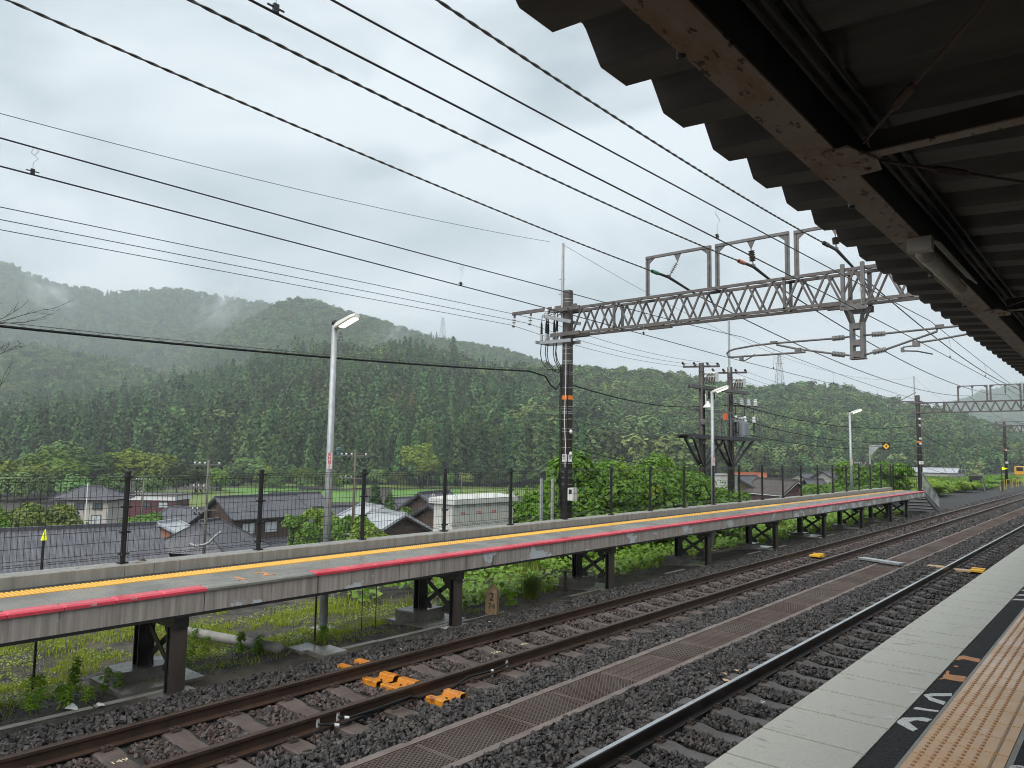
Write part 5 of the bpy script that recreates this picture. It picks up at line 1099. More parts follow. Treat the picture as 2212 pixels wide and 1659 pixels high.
house('dark tiled roof beside the foot of the transformer poles', at(1588, 1029, 112), at(1634, 1029, 116), 4.2, 2.0, 3.5)
house('brown roofed house with a maroon gable trimmed in white', at(1634, 1035.5, 112), at(1724, 1038, 104), 2.9, 2.0, 3.2, tile_b, maroon)
house('house with a bright orange tiled roof behind the dark tiled roof', at(1586, 1021.5, 140), at(1655, 1025, 138), 3.2, 1.6, 3.5, tile_o, cream)
house('plain grey roof right of the maroon gabled house', at(1738, 1036.5, 128), at(1778, 1035.5, 128), 3.6, 2.1, 3.2, tile, greyw)
house('white walled house with a grey gable roof near the right-hand lamp post', at(1775, 1018, 185), at(1816, 1018, 189), 4.2, 2.2, 4, tile, cream, windows=[(0.3, -1.2, 1.4, 1.0), (0.7, -1.2, 1.4, 1.0)])
house('small grey roofed building with pale eaves below the wooded hill at right', at(1722, 1023, 205), at(1752, 1023, 207), 3, 1.3, 4, tile, cream)
house('long pale hall with a metal roof beyond the end of the platform', at(1960, 1010, 262), at(2072, 1012.5, 252), 5, 1.5, 4.5, metal_r, cream, windows=[(0.2, -1.6, 3, 0.8), (0.4, -1.6, 3, 0.8), (0.6, -1.6, 3, 0.8), (0.85, -1.6, 3, 0.8)], name='hall', amp=0.008)
house('grey roofed shed beside the long pale hall', at(2050, 1023, 232), at(2082, 1024, 230), 3.5, 1.3, 3.5, tile, greyw, name='shed')
# rice fields on the valley floor
fieldm = mat('rice_green', (0.105, 0.235, 0.022), (0.085, 0.19, 0.022), 0.08, 0.6, 0.4, 6); fieldy = mat('meadow_green', (0.15, 0.20, 0.035), (0.10, 0.155, 0.03), 0.1, 0.7, 0.5, 4)
for a_, m_, lab in (((560, 1084, 1053), fieldm, ''), ((700, 1086, 1059), fieldm, ''), ((930, 1083, 1056), fieldm, ''), ((1080, 1074, 1050), fieldy, ''), ((420, 1096, 1058), fieldy, ''), ((820, 1056, 1046), fieldy, ''), ((1000, 1054, 1044), fieldy, ''), ((600, 1052, 1044), fieldy, '')):
    u_, vn, vf = a_; hw = 85; zf = -13.97 - 0.004 * (len(lab)); b = MB(); cs = []
    for uu, vv in ((u_ - hw, vn), (u_ + hw, vn - 2), (u_ + hw, vf), (u_ - hw, vf + 1)):
        p = at(uu, vv, 1.0); k = zf / p.z; cs.append(p * k)
    FI = globals().get('FI', 0) + 1; nseg = 6
    vs = [cs[0].lerp(cs[1], i / nseg) + Vector((0, 0, 0.01 * FI)) for i in range(nseg + 1)] + [cs[3].lerp(cs[2], i / nseg) + Vector((0, 0, 0.01 * FI)) for i in range(nseg + 1)]
    b.add(vs, [(i, i + 1, nseg + 2 + i, nseg + 1 + i) for i in range(nseg)]); tag(b.build('rice_field', m_), 'bright green field on the valley floor beyond the houses', 'field', 'fields on the valley floor', 'structure')

# ------------------------------------------------------------------ small things by the tracks
t = T('kilometre_post', 'pointed wooden kilometre post marked 2 and 74 by the far track', 'marker post', (-9.1, 10.2, -2.9))
n1 = Vector((0.50, -0.87, 0)).normalized(); r1 = Vector((-n1.y, n1.x, 0)); c = Vector((-9.08, 10.2, 0)); hw = 0.105
b = MB()
for sgn in (0,):
    P4 = [c + r1 * a + n1 * e for a, e in ((-hw, hw), (hw, hw), (hw, -hw), (-hw, -hw))]
    vs = [p + Vector((0, 0, -2.98)) for p in P4] + [p + Vector((0, 0, -2.52)) for p in P4] + [c + Vector((0, 0, -2.38)) + r1 * a for a in (-0.02, 0.02)]
    b.mi = 0; b.add(vs, [(0, 1, 5, 4), (1, 2, 6, 5), (2, 3, 7, 6)]); b.mi = 1; b.add(vs, [(3, 0, 4, 7)]); b.mi = 0; b.add(vs, [(4, 5, 9, 8), (6, 7, 8, 9), (5, 6, 9), (7, 4, 8)])
b.build('post', [wood, woodd], t)  # one side face takes a darker tone of the post wood
text('2', frame(c + n1 * (hw + 0.003) + Vector((0, 0, -2.60)) + r1 * 0.01, r1, (0, 0, 1)), 0.2, black, 'lettering', t)
text('74', frame(c + n1 * (hw + 0.003) + Vector((0, 0, -2.765)) + r1 * 0.01, r1, (0, 0, 1)), 0.14, black, 'lettering', t)
text('2', frame(c - r1 * (hw + 0.003) + Vector((0, 0, -2.60)), n1, (0, 0, 1)), 0.2, black, 'lettering', t)
def rail_guard(x0, x1, y, label, h=0.108):
    """bent steel cover: two raised ridges with a saddle between, run across the rail"""
    t = T('cable_guard', label, 'cable cover', ((x0 + x1) / 2, y, ZS), 'orange steel cable covers'); z0 = ZS - 0.05
    prof = [(-0.215, 0.0), (-0.205, h - 0.012), (-0.195, h), (-0.125, h), (-0.112, h - 0.012), (-0.095, 0.062), (0.06, 0.062), (0.078, h - 0.004), (0.09, h + 0.008), (0.165, h + 0.008), (0.176, h - 0.004), (0.19, 0.0)]
    inner = [(p[0] * 0.97, p[1] - 0.008) for p in prof[::-1]]; b = MB(); k = len(prof)
    vs = [(x, y + p[0] + (0.02 if x == x1 else 0), z0 + p[1]) for x in (x0, x1) for p in prof + inner]; m = 2 * k
    b.add(vs, [(i, (i + 1) % m, m + (i + 1) % m, m + i) for i in range(m)] + [(e * m + i, e * m + i + 1, e * m + m - 2 - i, e * m + m - 1 - i) for e in (0, 1) for i in range(k - 1)])
    b.build('bent_plate', orangedev, t); b = MB(); b.lathe(((x0 + x1) / 2, y, z0 + 0.063), (0, 0, 1), [(0, 0.016), (0.012, 0.014), (0.016, 0.006)], 6); b.build('bolt', blacksteel, t); return t
rail_guard(-8.27, -8.02, 6.42, 'orange steel cable cover lying outside the far rail, nearest the far platform')
rail_guard(-7.56, -7.3, 6.27, 'orange steel cable cover between the far rails, right beside the outer rail')
rail_guard(-7.24, -6.95, 6.3, 'orange steel cable cover in the middle between the far rails', 0.1)
rail_guard(-6.47, -6.2, 6.34, 'orange steel cable cover on the stones on the drain side of the far track')
for pts, lab in ((((-6.55, 6.15, ZS + 0.02), (-6.45, 5.9, ZS + 0.1), (-6.5, 5.4, ZS + 0.06), (-6.52, 4.95, ZS + 0.03), (-6.6, 4.75, ZS + 0.07)), 'black cable looping from the orange cover along the rail to the left'),
                 (((-6.52, 6.1, ZS + 0.03), (-6.42, 5.85, ZS + 0.13), (-6.46, 5.45, ZS + 0.1), (-6.55, 5.1, ZS + 0.06), (-6.6, 5.0, ZS + 0.08)), 'second black cable looping along the rail to the left'),
                 (((-6.5, 6.6, ZS + 0.04), (-6.48, 6.85, ZS + 0.12), (-6.5, 7.3, ZS + 0.09), (-6.58, 7.75, ZS + 0.08)), 'black cable looping from the orange cover along the rail to the right')):
    t = T('track_cable', lab, 'cable', pts[0]); b = MB(); ps = []
    for i in range(len(pts) - 1):
        for j in range(4): ps.append(Vector(pts[i]).lerp(Vector(pts[i + 1]), j / 4))
    b.tube(ps + [pts[-1]], 0.014, 6); b.build('cable', cablem, t, True)
    b = MB(); e = Vector(pts[-1]); b.lathe(Vector(pts[-2]), Vector(pts[-1]) - Vector(pts[-2]), [(0, 0.017), (0.05, 0.017)], 6)
    for dy in (0, 0.02): b.box(-6.64, -6.622, e.y + dy, e.y + dy + 0.009, ZS + 0.03, ZS + 0.14)
    b.build('tie', white, t)
for x0, y0, s_, lab in ((-7.32, 22.3, 1, 'small yellow cover between the far rails further along'), (-3.35, 22.5, 1, 'small yellow cover beside the near rail')):
    t = T('cable_guard', lab, 'cable cover', (x0, y0, ZS), 'orange steel cable covers'); b = MB(); b.bar((x0 - 0.15, y0, ZS + 0.05), (x0 + 0.15, y0, ZS + 0.05), 0.2, 0.05); b.bar((x0 - 0.15, y0 + 0.25, ZS + 0.05), (x0 + 0.15, y0 + 0.25, ZS + 0.05), 0.12, 0.09); b.build('bent_plate', signyel, t)
for x0, y0, lab in ((-3.68, 22.5, 'beige junction plate on the sleepers inside the near track'), (-4.33, 22.75, 'beige junction plate on the stones left of the near rail')):
    t = T('junction_plate', lab, 'plate', (x0, y0, ZS)); b = MB(); b.bev(x0 - 0.2, x0 + 0.2, y0 - 0.12, y0 + 0.12, ZS, ZS + 0.05, 0.01); b.build('plate', mat('beige_plate', (0.46, 0.34, 0.2), (0.35, 0.24, 0.14), 6, 0.5), t)
# numbers painted on sleepers
def sleeper_text(s_, x, y, size, m=whitemark):
    tr = TRK_F if x < -5 else TRK_N
    text(s_, frame((x, y, ZS - 0.008 if abs(x - (TF if x < -5 else TN)) > 0.3 else ZS - 0.03), (0, 1, 0), (-1, 0, 0)), size, m, 'painted_number', tr, 0.002)
creamm = mat('cream_paint', (0.62, 0.55, 0.40), (0.5, 0.43, 0.3), 30, 0.5)
sleeper_text('149', -7.4, 3.12, 0.11, creamm); sleeper_text('150', -7.35, 8.36, 0.11, creamm); sleeper_text('151', -7.35, 9.02, 0.11, creamm); sleeper_text('200', -6.98, 9.68, 0.15); sleeper_text('201', -3.1, 6.93, 0.15); sleeper_text('152', -3.6, 6.26, 0.08); sleeper_text('153', -3.6, 8.9, 0.1)
b = MB(); zc = gz(-11, 6.15)
t = T('concrete_pipe', 'long pale concrete pipe lying across the grass under the far platform', 'pipe', (-10.6, 6.1, zc)); b.tube([(-12.6, 6.2, gz(-12.6, 6.2) + 0.1), (-9.45, 6.1, gz(-9.4, 6.1) + 0.06)], 0.075, 14); b.build('pipe', conc, t, True)
t = T('drain_outlet', 'stepped concrete drain outlet at the edge of the far ballast', 'drain', (-9.1, 6.5, -2.95)); b = MB(); b.bev(-9.5, -9.15, 6.25, 6.6, -3.1, -2.84, 0.01); b.bev(-9.14, -8.72, 6.33, 6.72, -3.05, -2.83, 0.01); b.add([(-9.6, 6.2, -3.05), (-9.35, 6.2, -3.05), (-9.35, 6.24, -2.85), (-9.6, 6.24, -3.0), (-9.6, 6.0, -3.05), (-9.35, 6.0, -3.05)], [(0, 1, 2, 3), (4, 5, 2, 3)]); b.build('block', conc_wet, t)
t = T('edging_kerb', 'thin pale concrete edging along the outer side of the ballast', 'kerb', (-9.0, 10, -2.9)); y = 0.5
while y < 42:
    b = MB(); d_ = random.uniform(-0.012, 0.012); b.bev(-9.06 + d_, -8.98 + d_, y, y + 0.98, -3.05, -2.885 + random.uniform(-0.04, 0.0), 0.006); b.build('kerb_stone', conc, t); y += 1.0
for x, y, h, r, lab in ((-9.55, 6.75, 0.75, 0.016, 'thin rusty rod standing under the platform right of the lamp post foot'), (-9.9, 7.9, 0.7, 0.007, 'thin wire rod under the platform, left of a close pair'), (-9.85, 8.15, 0.7, 0.007, 'thin wire rod under the platform, right of a close pair'), (-9.5, 13.0, 0.42, 0.035, 'short rusty stake beside the third pier footing')):
    t = T('steel_rod', lab, 'rod', (x, y, gz(x, y))); b = MB(); b.tube([(x, y, gz(x, y) - 0.1), (x, y, gz(x, y) + h)], r, 6); b.build('rod', mat('rusty_rod', (0.085, 0.04, 0.03), (0.05, 0.025, 0.02), 8, 0.5), t)
for i, (x, y, s_) in enumerate(((-9.15, 3.3, 0.16), (-9.0, 3.55, 0.09), (-8.6, 9.6, 0.04), (-8.55, 12.0, 0.04), (-8.35, 7.4, 0.03))):
    t = T('white_stone', ('largest flat white stone by the ballast edge at left', 'smaller white stone beside the largest one', 'tiny white stone in the far ballast near the wooden post', 'tiny white stone in the far ballast beyond the wooden post', 'tiny white stone in the ballast above the orange covers')[i], 'stone', (x, y, -2.88)); me = stone_mesh(60 + i); me.materials.append(white); o = bpy.data.objects.new('stone', me); COL.objects.link(o); o.parent = t; o.scale = (s_, s_ * 0.6, s_ * 0.3)
for i, (x, y, s_) in enumerate(((-4.35, 9.55, 0.045), (-4.3, 9.8, 0.05), (-4.22, 9.3, 0.055), (-4.5, 9.4, 0.03), (-4.15, 9.95, 0.04))):
    t = T('pale_orange_stone', 'pale orange stone lying on the dark ballast by the near rail', 'stone', (x, y, ZB + 0.04), 'pale orange stones on the ballast'); me = stone_mesh(80 + i); me.materials.append(mat('pale_orange_stone', (0.50, 0.33, 0.19), rough=0.6)); o = bpy.data.objects.new('stone', me); COL.objects.link(o); o.parent = t; o.scale = (s_, s_ * 0.7, s_ * 0.5)
x, y = -10.8, 3.44; t = T('snow_marker', 'slim black marker post with a fluorescent yellow tip behind the fence', 'marker post', (x, y, -3.2)); b = MB(); b.tube([(x, y, -3.2), (x, y, -1.2)], 0.017, 8); b.build('pole', black, t)
b = MB(); b.add([(x - 0.028, y - 0.028, -1.22), (x + 0.028, y - 0.028, -1.22), (x + 0.028, y + 0.028, -1.22), (x - 0.028, y + 0.028, -1.22), (x + 0.01, y, -1.08), (x + 0.018, y + 0.01, -1.08)], [(0, 1, 5, 4), (1, 2, 5), (2, 3, 4, 5), (3, 0, 4), (3, 2, 1, 0)]); b.build('tip', fluo, t)
x, y = -10.0, 82.6; t = T('warning_flag', 'fluorescent yellow triangular flag on a black stick by the siding', 'flag', (x, y, ZB)); b = MB(); b.tube([(x, y, ZB), (x, y, -0.62)], 0.035, 6); b.build('stick', black, t)
b = MB(); b.add([(x, y - 0.015, -0.62), (x, y - 0.015, -0.95), (x + 0.5, y + 0.1, -0.8), (x, y + 0.015, -0.62), (x, y + 0.015, -0.95), (x + 0.5, y + 0.13, -0.8)], [(0, 1, 2), (5, 4, 3), (0, 2, 5, 3), (1, 4, 5, 2)]); b.build('flag', fluo, t)
t = T('low_barrier', 'low yellow tube barrier beside the siding at far right', 'barrier', (-10.6, 95, ZB)); yb = mat('barrier_yellow', (0.40, 0.32, 0.07), rough=0.5)
for i in range(7):
    y = 84.5 + i * 4.6; b = MB(); b.tube([(-10.4, y, ZB), (-10.4, y, ZB + 0.95), (-10.45, y + 3.6, ZB + 0.95), (-10.45, y + 3.6, ZB)], 0.03, 6); b.build('hoop', yb, t)
t = T('maintenance_trolley', 'yellow rail maintenance vehicle parked on the siding at far right', 'rail vehicle', (-12.75, 131, ZB)); vy = mat('vehicle_yellow', (0.62, 0.33, 0.02), (0.5, 0.26, 0.02), 1, 0.4)
b = MB(); b.bev(-14.05, -11.45, 129, 134, RT + 0.75, RT + 1.85, 0.08); b.build('body', vy, t); b = MB(); b.box(-13.95, -11.55, 128.9, 134.2, RT + 0.4, RT + 0.72); b.build('chassis', mat('rust_orange', (0.4, 0.16, 0.03), rough=0.6), t)
b = MB(); b.box(-13.8, -13.0, 128.96, 128.99, RT + 1.2, RT + 1.75); b.box(-12.5, -11.8, 128.96, 128.99, RT + 1.2, RT + 1.75); b.build('window', black, t)
for x in (-13.3, -12.2):
    for y in (130, 133): b = MB(); b.lathe((x, y, RT + 0.3), (1, 0, 0), [(-0.06, 0.3), (0.06, 0.3)], 14); b.build('wheel', blacksteel, t)
for y in (3.95, 3.2):
    pass
# a nest-like dry leaf on the kerb
t = T('dry_leaf', 'curled brown leaf lying on the parapet kerb', 'leaf', (-10.3, 4.45, -1.545)); b = MB(); b.add([(-10.33, 4.38, -1.545), (-10.27, 4.42, -1.52), (-10.25, 4.52, -1.535), (-10.31, 4.5, -1.5), (-10.35, 4.45, -1.53)], [(0, 1, 3, 4), (1, 2, 3), (4, 3, 1, 0), (3, 2, 1)]); b.build('blade', mat('dry_leaf', (0.16, 0.08, 0.03), rough=0.7), t)

# ------------------------------------------------------------------ plants
def V_F_concat(parts):
    Vs, Fs, o = [], [], 0
    for V, F in parts: Vs.append(V); Fs.append(F + o); o += len(V)
    return np.concatenate(Vs), np.concatenate(Fs)
def blob_leaves(rng, lobes, n, size, droop=0.0, inner=0.25, jit=0.4):
    """leaves spread through the outer shells of overlapping lobes: (centre, radii)"""
    w = np.array([r[0] * r[1] + r[1] * r[2] + r[0] * r[2] for _, r in lobes]); w = w / w.sum(); ks = rng.choice(len(lobes), n, p=w)
    C0 = np.array([c for c, _ in lobes])[ks]; R0 = np.array([r for _, r in lobes])[ks]; d = unit(rng.normal(size=(n, 3))); d[:, 2] = np.where(d[:, 2] < -0.3, -d[:, 2], d[:, 2])
    rad = 1 - inner * rng.random(n) ** 2 + 0.10 * np.sin(d[:, 0] * 9 + ks) * np.sin(d[:, 1] * 8 + ks * 2) + rng.normal(0, 0.035, n)
    C = C0 + d * R0 * rad[:, None]; nr = d + np.array([[0, 0, 0.55 - droop]]) + rng.normal(0, jit, (n, 3))
    return leaf_arrays(C, size * rng.uniform(0.4, 1.55, n), nr, rng)
def bush(label, c, rx, ry, h, nleaf, size, m, seed, name='bush', group=None, spikes=0):
    rng = np.random.default_rng(seed); c = Vector(c); t = T(name, label, 'bush', c, group); lobes = [((0, 0, h * 0.38), (rx * 0.85, ry * 0.85, h * 0.42))]
    for _ in range(13):
        a = rng.uniform(0, 6.28); k = rng.uniform(0.35, 1.0); r = rng.uniform(0.2, 0.46); lobes.append(((math.cos(a) * rx * k, math.sin(a) * ry * k, h * rng.uniform(0.25, 0.84)), (rx * r, ry * r, h * r * 0.55)))
    V, F = blob_leaves(rng, lobes, nleaf, size); V[:, 2] = np.maximum(V[:, 2], -0.3)
    if spikes:
        P = V[rng.choice(len(V), spikes)]; P = P[P[:, 2] > h * 0.55]; n = len(P)
        V2, F2 = leaf_arrays(np.repeat(P, 5, 0) + np.tile(np.linspace(0.02, 0.42, 5)[:, None] * np.array([[0, 0, 1.0]]), (n, 1)) + rng.normal(0, 0.03, (n * 5, 3)), np.full(n * 5, size * 0.6), rng.normal(size=(n * 5, 3)) + [0, 0, 0.3], rng); V, F = V_F_concat([(V, F), (V2, F2)])
    npmesh('leaves', V + np.array(c), F, m, t)
    b = MB()
    for k in range(6): a = k * 1.05; b.tube([c + Vector((0, 0, -0.3)), c + Vector((math.cos(a) * rx * 0.3, math.sin(a) * ry * 0.3, h * 0.4)), c + Vector((math.cos(a) * rx * 0.55, math.sin(a) * ry * 0.55, h * 0.65))], [0.04, 0.025, 0.01], 5)
    b.build('stems', mat('dark_bark', (0.045, 0.035, 0.028), (0.03, 0.024, 0.02), 4, 0.8), t); return t
for i, (u, vt, d, r, nl, m_, lab) in enumerate((
    (1128, 1064, 24.5, 1.0, 5000, kudzu, 'low creeper covered bush touching the right end of the white cubicle'), (1180, 1054, 24, 1.1, 6000, kudzu, 'creeper covered bush just left of the gantry pole foot'),
    (1272, 992, 26, 1.55, 11000, kudzu, 'tall creeper covered bush just right of the gantry pole'), (1335, 1000, 27.5, 1.5, 9500, kudzu, 'creeper covered bush with yellow tips in the middle of the leafy bank'),
    (1392, 988, 29, 1.7, 9500, kudzu_y, 'yellow green bush between two creeper covered bushes'), (1466, 976, 30.5, 1.7, 11000, kudzu, 'tallest creeper covered bush left of the transformer poles'),
    (1400, 1030, 25.5, 1.4, 7000, kudzu, 'lower bush in front of the yellow green bush'), (1300, 1042, 24, 1.3, 7000, kudzu, 'lower bush right of the gantry pole foot'),
    (1535, 1050, 28, 1.5, 6500, kudzu, 'low bush in front of the transformer poles'), (1490, 1020, 28, 1.4, 7000, kudzu, 'rounded bush at the foot of the left transformer pole'))):
    p = at(u, vt, d); g = gz(p.x, p.y); bush(lab, (p.x, p.y, g), r, r * 1.15, p.z - g, nl, 0.17, m_, 100 + i, spikes=200)
p = at(1862, 992, 47); bush('leafy green bush beside the number sign post near the platform end', (p.x, p.y, gz(p.x, p.y)), 1.9, 2.2, p.z - gz(p.x, p.y), 9000, 0.2, kudzu, 130)
p = at(1800, 1040, 45); bush('low dark bush left of the number sign post', (p.x, p.y, gz(p.x, p.y)), 1.5, 1.6, p.z - gz(p.x, p.y), 5000, 0.2, kudzu, 131)
p = at(1915, 1005, 50); bush('bush seen through the black gate', (p.x, p.y, gz(p.x, p.y)), 1.6, 1.6, p.z - gz(p.x, p.y), 6000, 0.2, kudzu, 132)
for i, (u, vt, d, r, m_) in enumerate(((2030, 1034, 68, 2.6, kudzu_y), (2075, 1036, 75, 2.8, kudzu), (2125, 1028, 96, 3.4, kudzu), (2165, 1030, 98, 3.2, kudzu_y), (2195, 1026, 108, 4, kudzu), (2000, 1042, 60, 2.0, kudzu_y))):
    p = at(u, vt, d); g = gz(p.x, p.y); bush(('leafy mound right of the second gantry pole', 'leafy mound left of the buffer stop', 'leafy mound behind the buffer stop', 'leafy mound left of the yellow flag', 'leafy mound beside the yellow vehicle', 'yellow green mound just beyond the platform end')[i], (p.x, p.y, g), r, r * 1.6, max(0.7, p.z - g), 5000, 0.24, m_, 140 + i, group='leafy mounds beyond the platform')
p = at(80, 1083, 76); bush('big rounded yellow green garden tree behind the long grey roof at left', (p.x, p.y, p.z - 6.5), 4.4, 4.4, 6.5, 14000, 0.36, mat('garden_leaves', (0.17, 0.225, 0.022), (0.085, 0.14, 0.018), 0.6, 0.5, trans=0.3), 150)
p = at(0, 1095, 72); bush('darker garden tree at the left edge of the picture', (p.x, p.y, p.z - 6), 3, 3, 6, 8000, 0.36, kudzu, 151)
p = at(310, 1100, 88); bush('green garden shrub in front of the maroon house', (p.x, p.y, p.z - 4), 2.4, 2.4, 4, 5000, 0.34, kudzu, 152)
for i, (u, vt, d, r) in enumerate(((660, 1112, 66, 1.6), (712, 1098, 70, 2.0), (762, 1108, 64, 1.8), (800, 1118, 60, 1.5), (870, 1098, 76, 1.6))):
    p = at(u, vt, d); bush('fresh green garden shrub below the fence between the timber house and the cubicle', (p.x, p.y, p.z - 3.5), r, r, 3.5, 4500, 0.3, (kudzu, kudzu_y)[i % 2], 160 + i, group='garden shrubs below the fence')
# ground plants below the far platform
def inpoly(n, x0, x1, y0, y1, dens, thr, seed):
    rng = np.random.default_rng(seed); P = np.stack([rng.uniform(x0, x1, n), rng.uniform(y0, y1, n)], 1)
    k = np.array([mnoise.noise((p[0] * dens, p[1] * dens, seed)) + 0.35 * mnoise.noise((p[0] * dens * 3.3, p[1] * dens * 3.3, seed + 5)) > thr for p in P]); P = P[k]
    return np.array([(p[0], p[1], gz(p[0], p[1]) - 0.01) for p in P]), rng
parts_ = []
for (n, x0, x1, y0, y1, de, th, h, w) in ((34000, -12.9, -9.9, 0.5, 9.5, 1.0, 0.05, 0.065, 0.005), (24000, -16.5, -12.6, -3, 10, 0.7, 0.0, 0.085, 0.008), (9000, -12.9, -9.2, 0.5, 10.5, 0.9, -0.1, 0.06, 0.005), (12000, -13.5, -9.7, 9, 45, 0.6, 0.05, 0.2, 0.01)):
    P, rng = inpoly(n, x0, x1, y0, y1, de, th, 11 + int(y0)); parts_.append(blade_arrays(P, h * rng.uniform(0.5, 1.5, len(P)), rng, w))
V, F = V_F_concat(parts_); tag(npmesh('grass', V, F, grassm), 'fresh yellow green grass growing in patches under the far platform', 'grass', kind='stuff')
P, rng = inpoly(26000, -13.6, -9.4, 0.5, 11, 0.8, -0.02, 71); P[:, 2] += np.abs(rng.normal(0.02, 0.02, len(P))); V, F = leaf_arrays(P, rng.uniform(0.02, 0.055, len(P)), rng.normal(0, 0.5, (len(P), 3)) + [0.1, -0.1, 1], rng, 0.6)
tag(npmesh('low_weeds', V, F, mat('low_weed_leaves', (0.16, 0.26, 0.03), (0.33, 0.38, 0.06), 5, 0.5, trans=0.3, spots=[(2.0, 0.6, 0.08, V1, (0.17, 0.12, 0.06))])), 'low matted weeds and dead leaves on the soil under the far platform', 'ground cover', kind='stuff')
P, rng = inpoly(20000, -14.2, -9.95, 9.8, 46, 0.55, -0.12, 31); P2 = P.copy(); P2[:, 2] += np.abs(rng.normal(0.09, 0.09, len(P))) + 0.2 * np.clip((-P[:, 0] - 10.2) / 3, 0, 1); nr = rng.normal(0, 0.4, (len(P), 3)) + [0.2, -0.2, 1]
V, F = leaf_arrays(P2, rng.uniform(0.07, 0.18, len(P)), nr, rng, 0.85)
tag(npmesh('creeper', V, F, mat('creeper_leaves', (0.10, 0.23, 0.022), (0.24, 0.37, 0.035), 4.5, 0.45, trans=0.35)), 'broad leaved creeper covering the ground behind the piers', 'ground cover', kind='stuff')
P, rng = inpoly(30000, -30, -12.5, 47, 120, 0.12, -0.5, 41); P = P[P[:, 0] < -14.6]; V, F = blade_arrays(P, rng.uniform(0.3, 0.9, len(P)) * np.where(P[:, 1] < 66, 0.5, 1.0), rng, 0.035)
tag(npmesh('tall_grass', V, F, mat('tall_grass', (0.11, 0.21, 0.03), (0.16, 0.25, 0.04), 0.5, 0.5, trans=0.3)), 'tall green grass on the bank beyond the end of the platform', 'grass', kind='stuff')
P, rng = inpoly(9000, -16.5, -12.8, 14, 46, 0.3, -0.5, 43); V, F = blade_arrays(P, rng.uniform(0.3, 1.0, len(P)) * np.where(P[:, 1] > 30, 0.55, 1.0), rng, 0.02)
tag(npmesh('tall_grass', V, F, mat('tall_grass', (0.11, 0.21, 0.03))), 'tall green grass on the bank just behind the mesh fence', 'grass', kind='stuff')
n_ = 11000; rng = np.random.default_rng(8); P = np.stack([rng.uniform(-13.2, -9.06, n_), rng.uniform(0.4, 16, n_)], 1); P = P[np.array([mnoise.noise((p[0] * 0.8, p[1] * 0.8, 7.7)) > -0.25 for p in P])]; P = np.array([(p[0], p[1], gz(*p)) for p in P]); n_ = len(P)
scatter('loose_gravel', P, rng.uniform(0, 6.28, (n_, 3)), rng.uniform(0.008, 0.024, n_), rng.integers(0, 8, n_), pc_stoneb, 'small loose dark gravel strewn over the soil under the far platform', 'gravel')
def weed(x, y, h, label, seed):
    rng = np.random.default_rng(seed); g = gz(x, y); c = Vector((x, y, g)); t = T('weed_plant', label, 'plant', c, 'leafy weeds under the far platform'); b = MB(); parts = []
    for s in range(rng.integers(2, 5)):
        dx, dy = rng.normal(0, 0.06, 2); tx, ty = dx + rng.normal(0, 0.05), dy + rng.normal(0, 0.05); hh = h * rng.uniform(0.6, 1); b.tube([(x + dx, y + dy, g - 0.03), (x + tx, y + ty, g + hh)], [0.006, 0.003], 4)
        n = int(60 * hh / 0.5) + 14; s_ = rng.uniform(0.15, 1, n); a = rng.uniform(0, 6.28, n); rr_ = 0.05 * (1.2 - s_ * 0.5)
        C = np.stack([x + dx + (tx - dx) * s_ + np.cos(a) * rr_, y + dy + (ty - dy) * s_ + np.sin(a) * rr_, g + hh * s_], 1); D = np.stack([np.cos(a) * 0.4, np.sin(a) * 0.4, np.ones(n)], 1)
        parts.append(leaf_arrays(C, rng.uniform(0.07, 0.13, n), D, rng, 0.28))
    b.build('stem', weedm, t); V, F = V_F_concat(parts); npmesh('leaves', V, F, weedm, t)
for i, (x, y, h) in enumerate(((-9.75, 3.55, 0.55), (-9.55, 3.9, 0.35), (-9.35, 2.55, 0.38), (-9.3, 3.0, 0.45), (-9.25, 3.35, 0.3), (-10.5, 5.35, 0.5), (-10.2, 5.0, 0.25), (-9.7, 2.0, 0.3), (-9.9, 5.9, 0.35), (-9.2, 10.9, 0.3), (-9.6, 6.9, 0.3))):
    weed(x, y, h, 'leafy green weed with narrow leaves growing from the stones under the far platform', 200 + i)
x, y = -9.55, 11.9; c = Vector((x, y, gz(x, y))); t = T('grass_tuft', 'big arching tuft of long grass just left of the third pier', 'grass tuft', c); rng = np.random.default_rng(5); P = np.array(c)[None] + rng.normal(0, 0.06, (380, 3)) * [1, 1, 0]; V, F = blade_arrays(P, rng.uniform(0.3, 0.8, 380), rng, 0.0055, 1.25); o = npmesh('blades', V, F, mat('tuft_grass', (0.16, 0.26, 0.03), (0.24, 0.30, 0.06), 3, 0.5, trans=0.3), t)

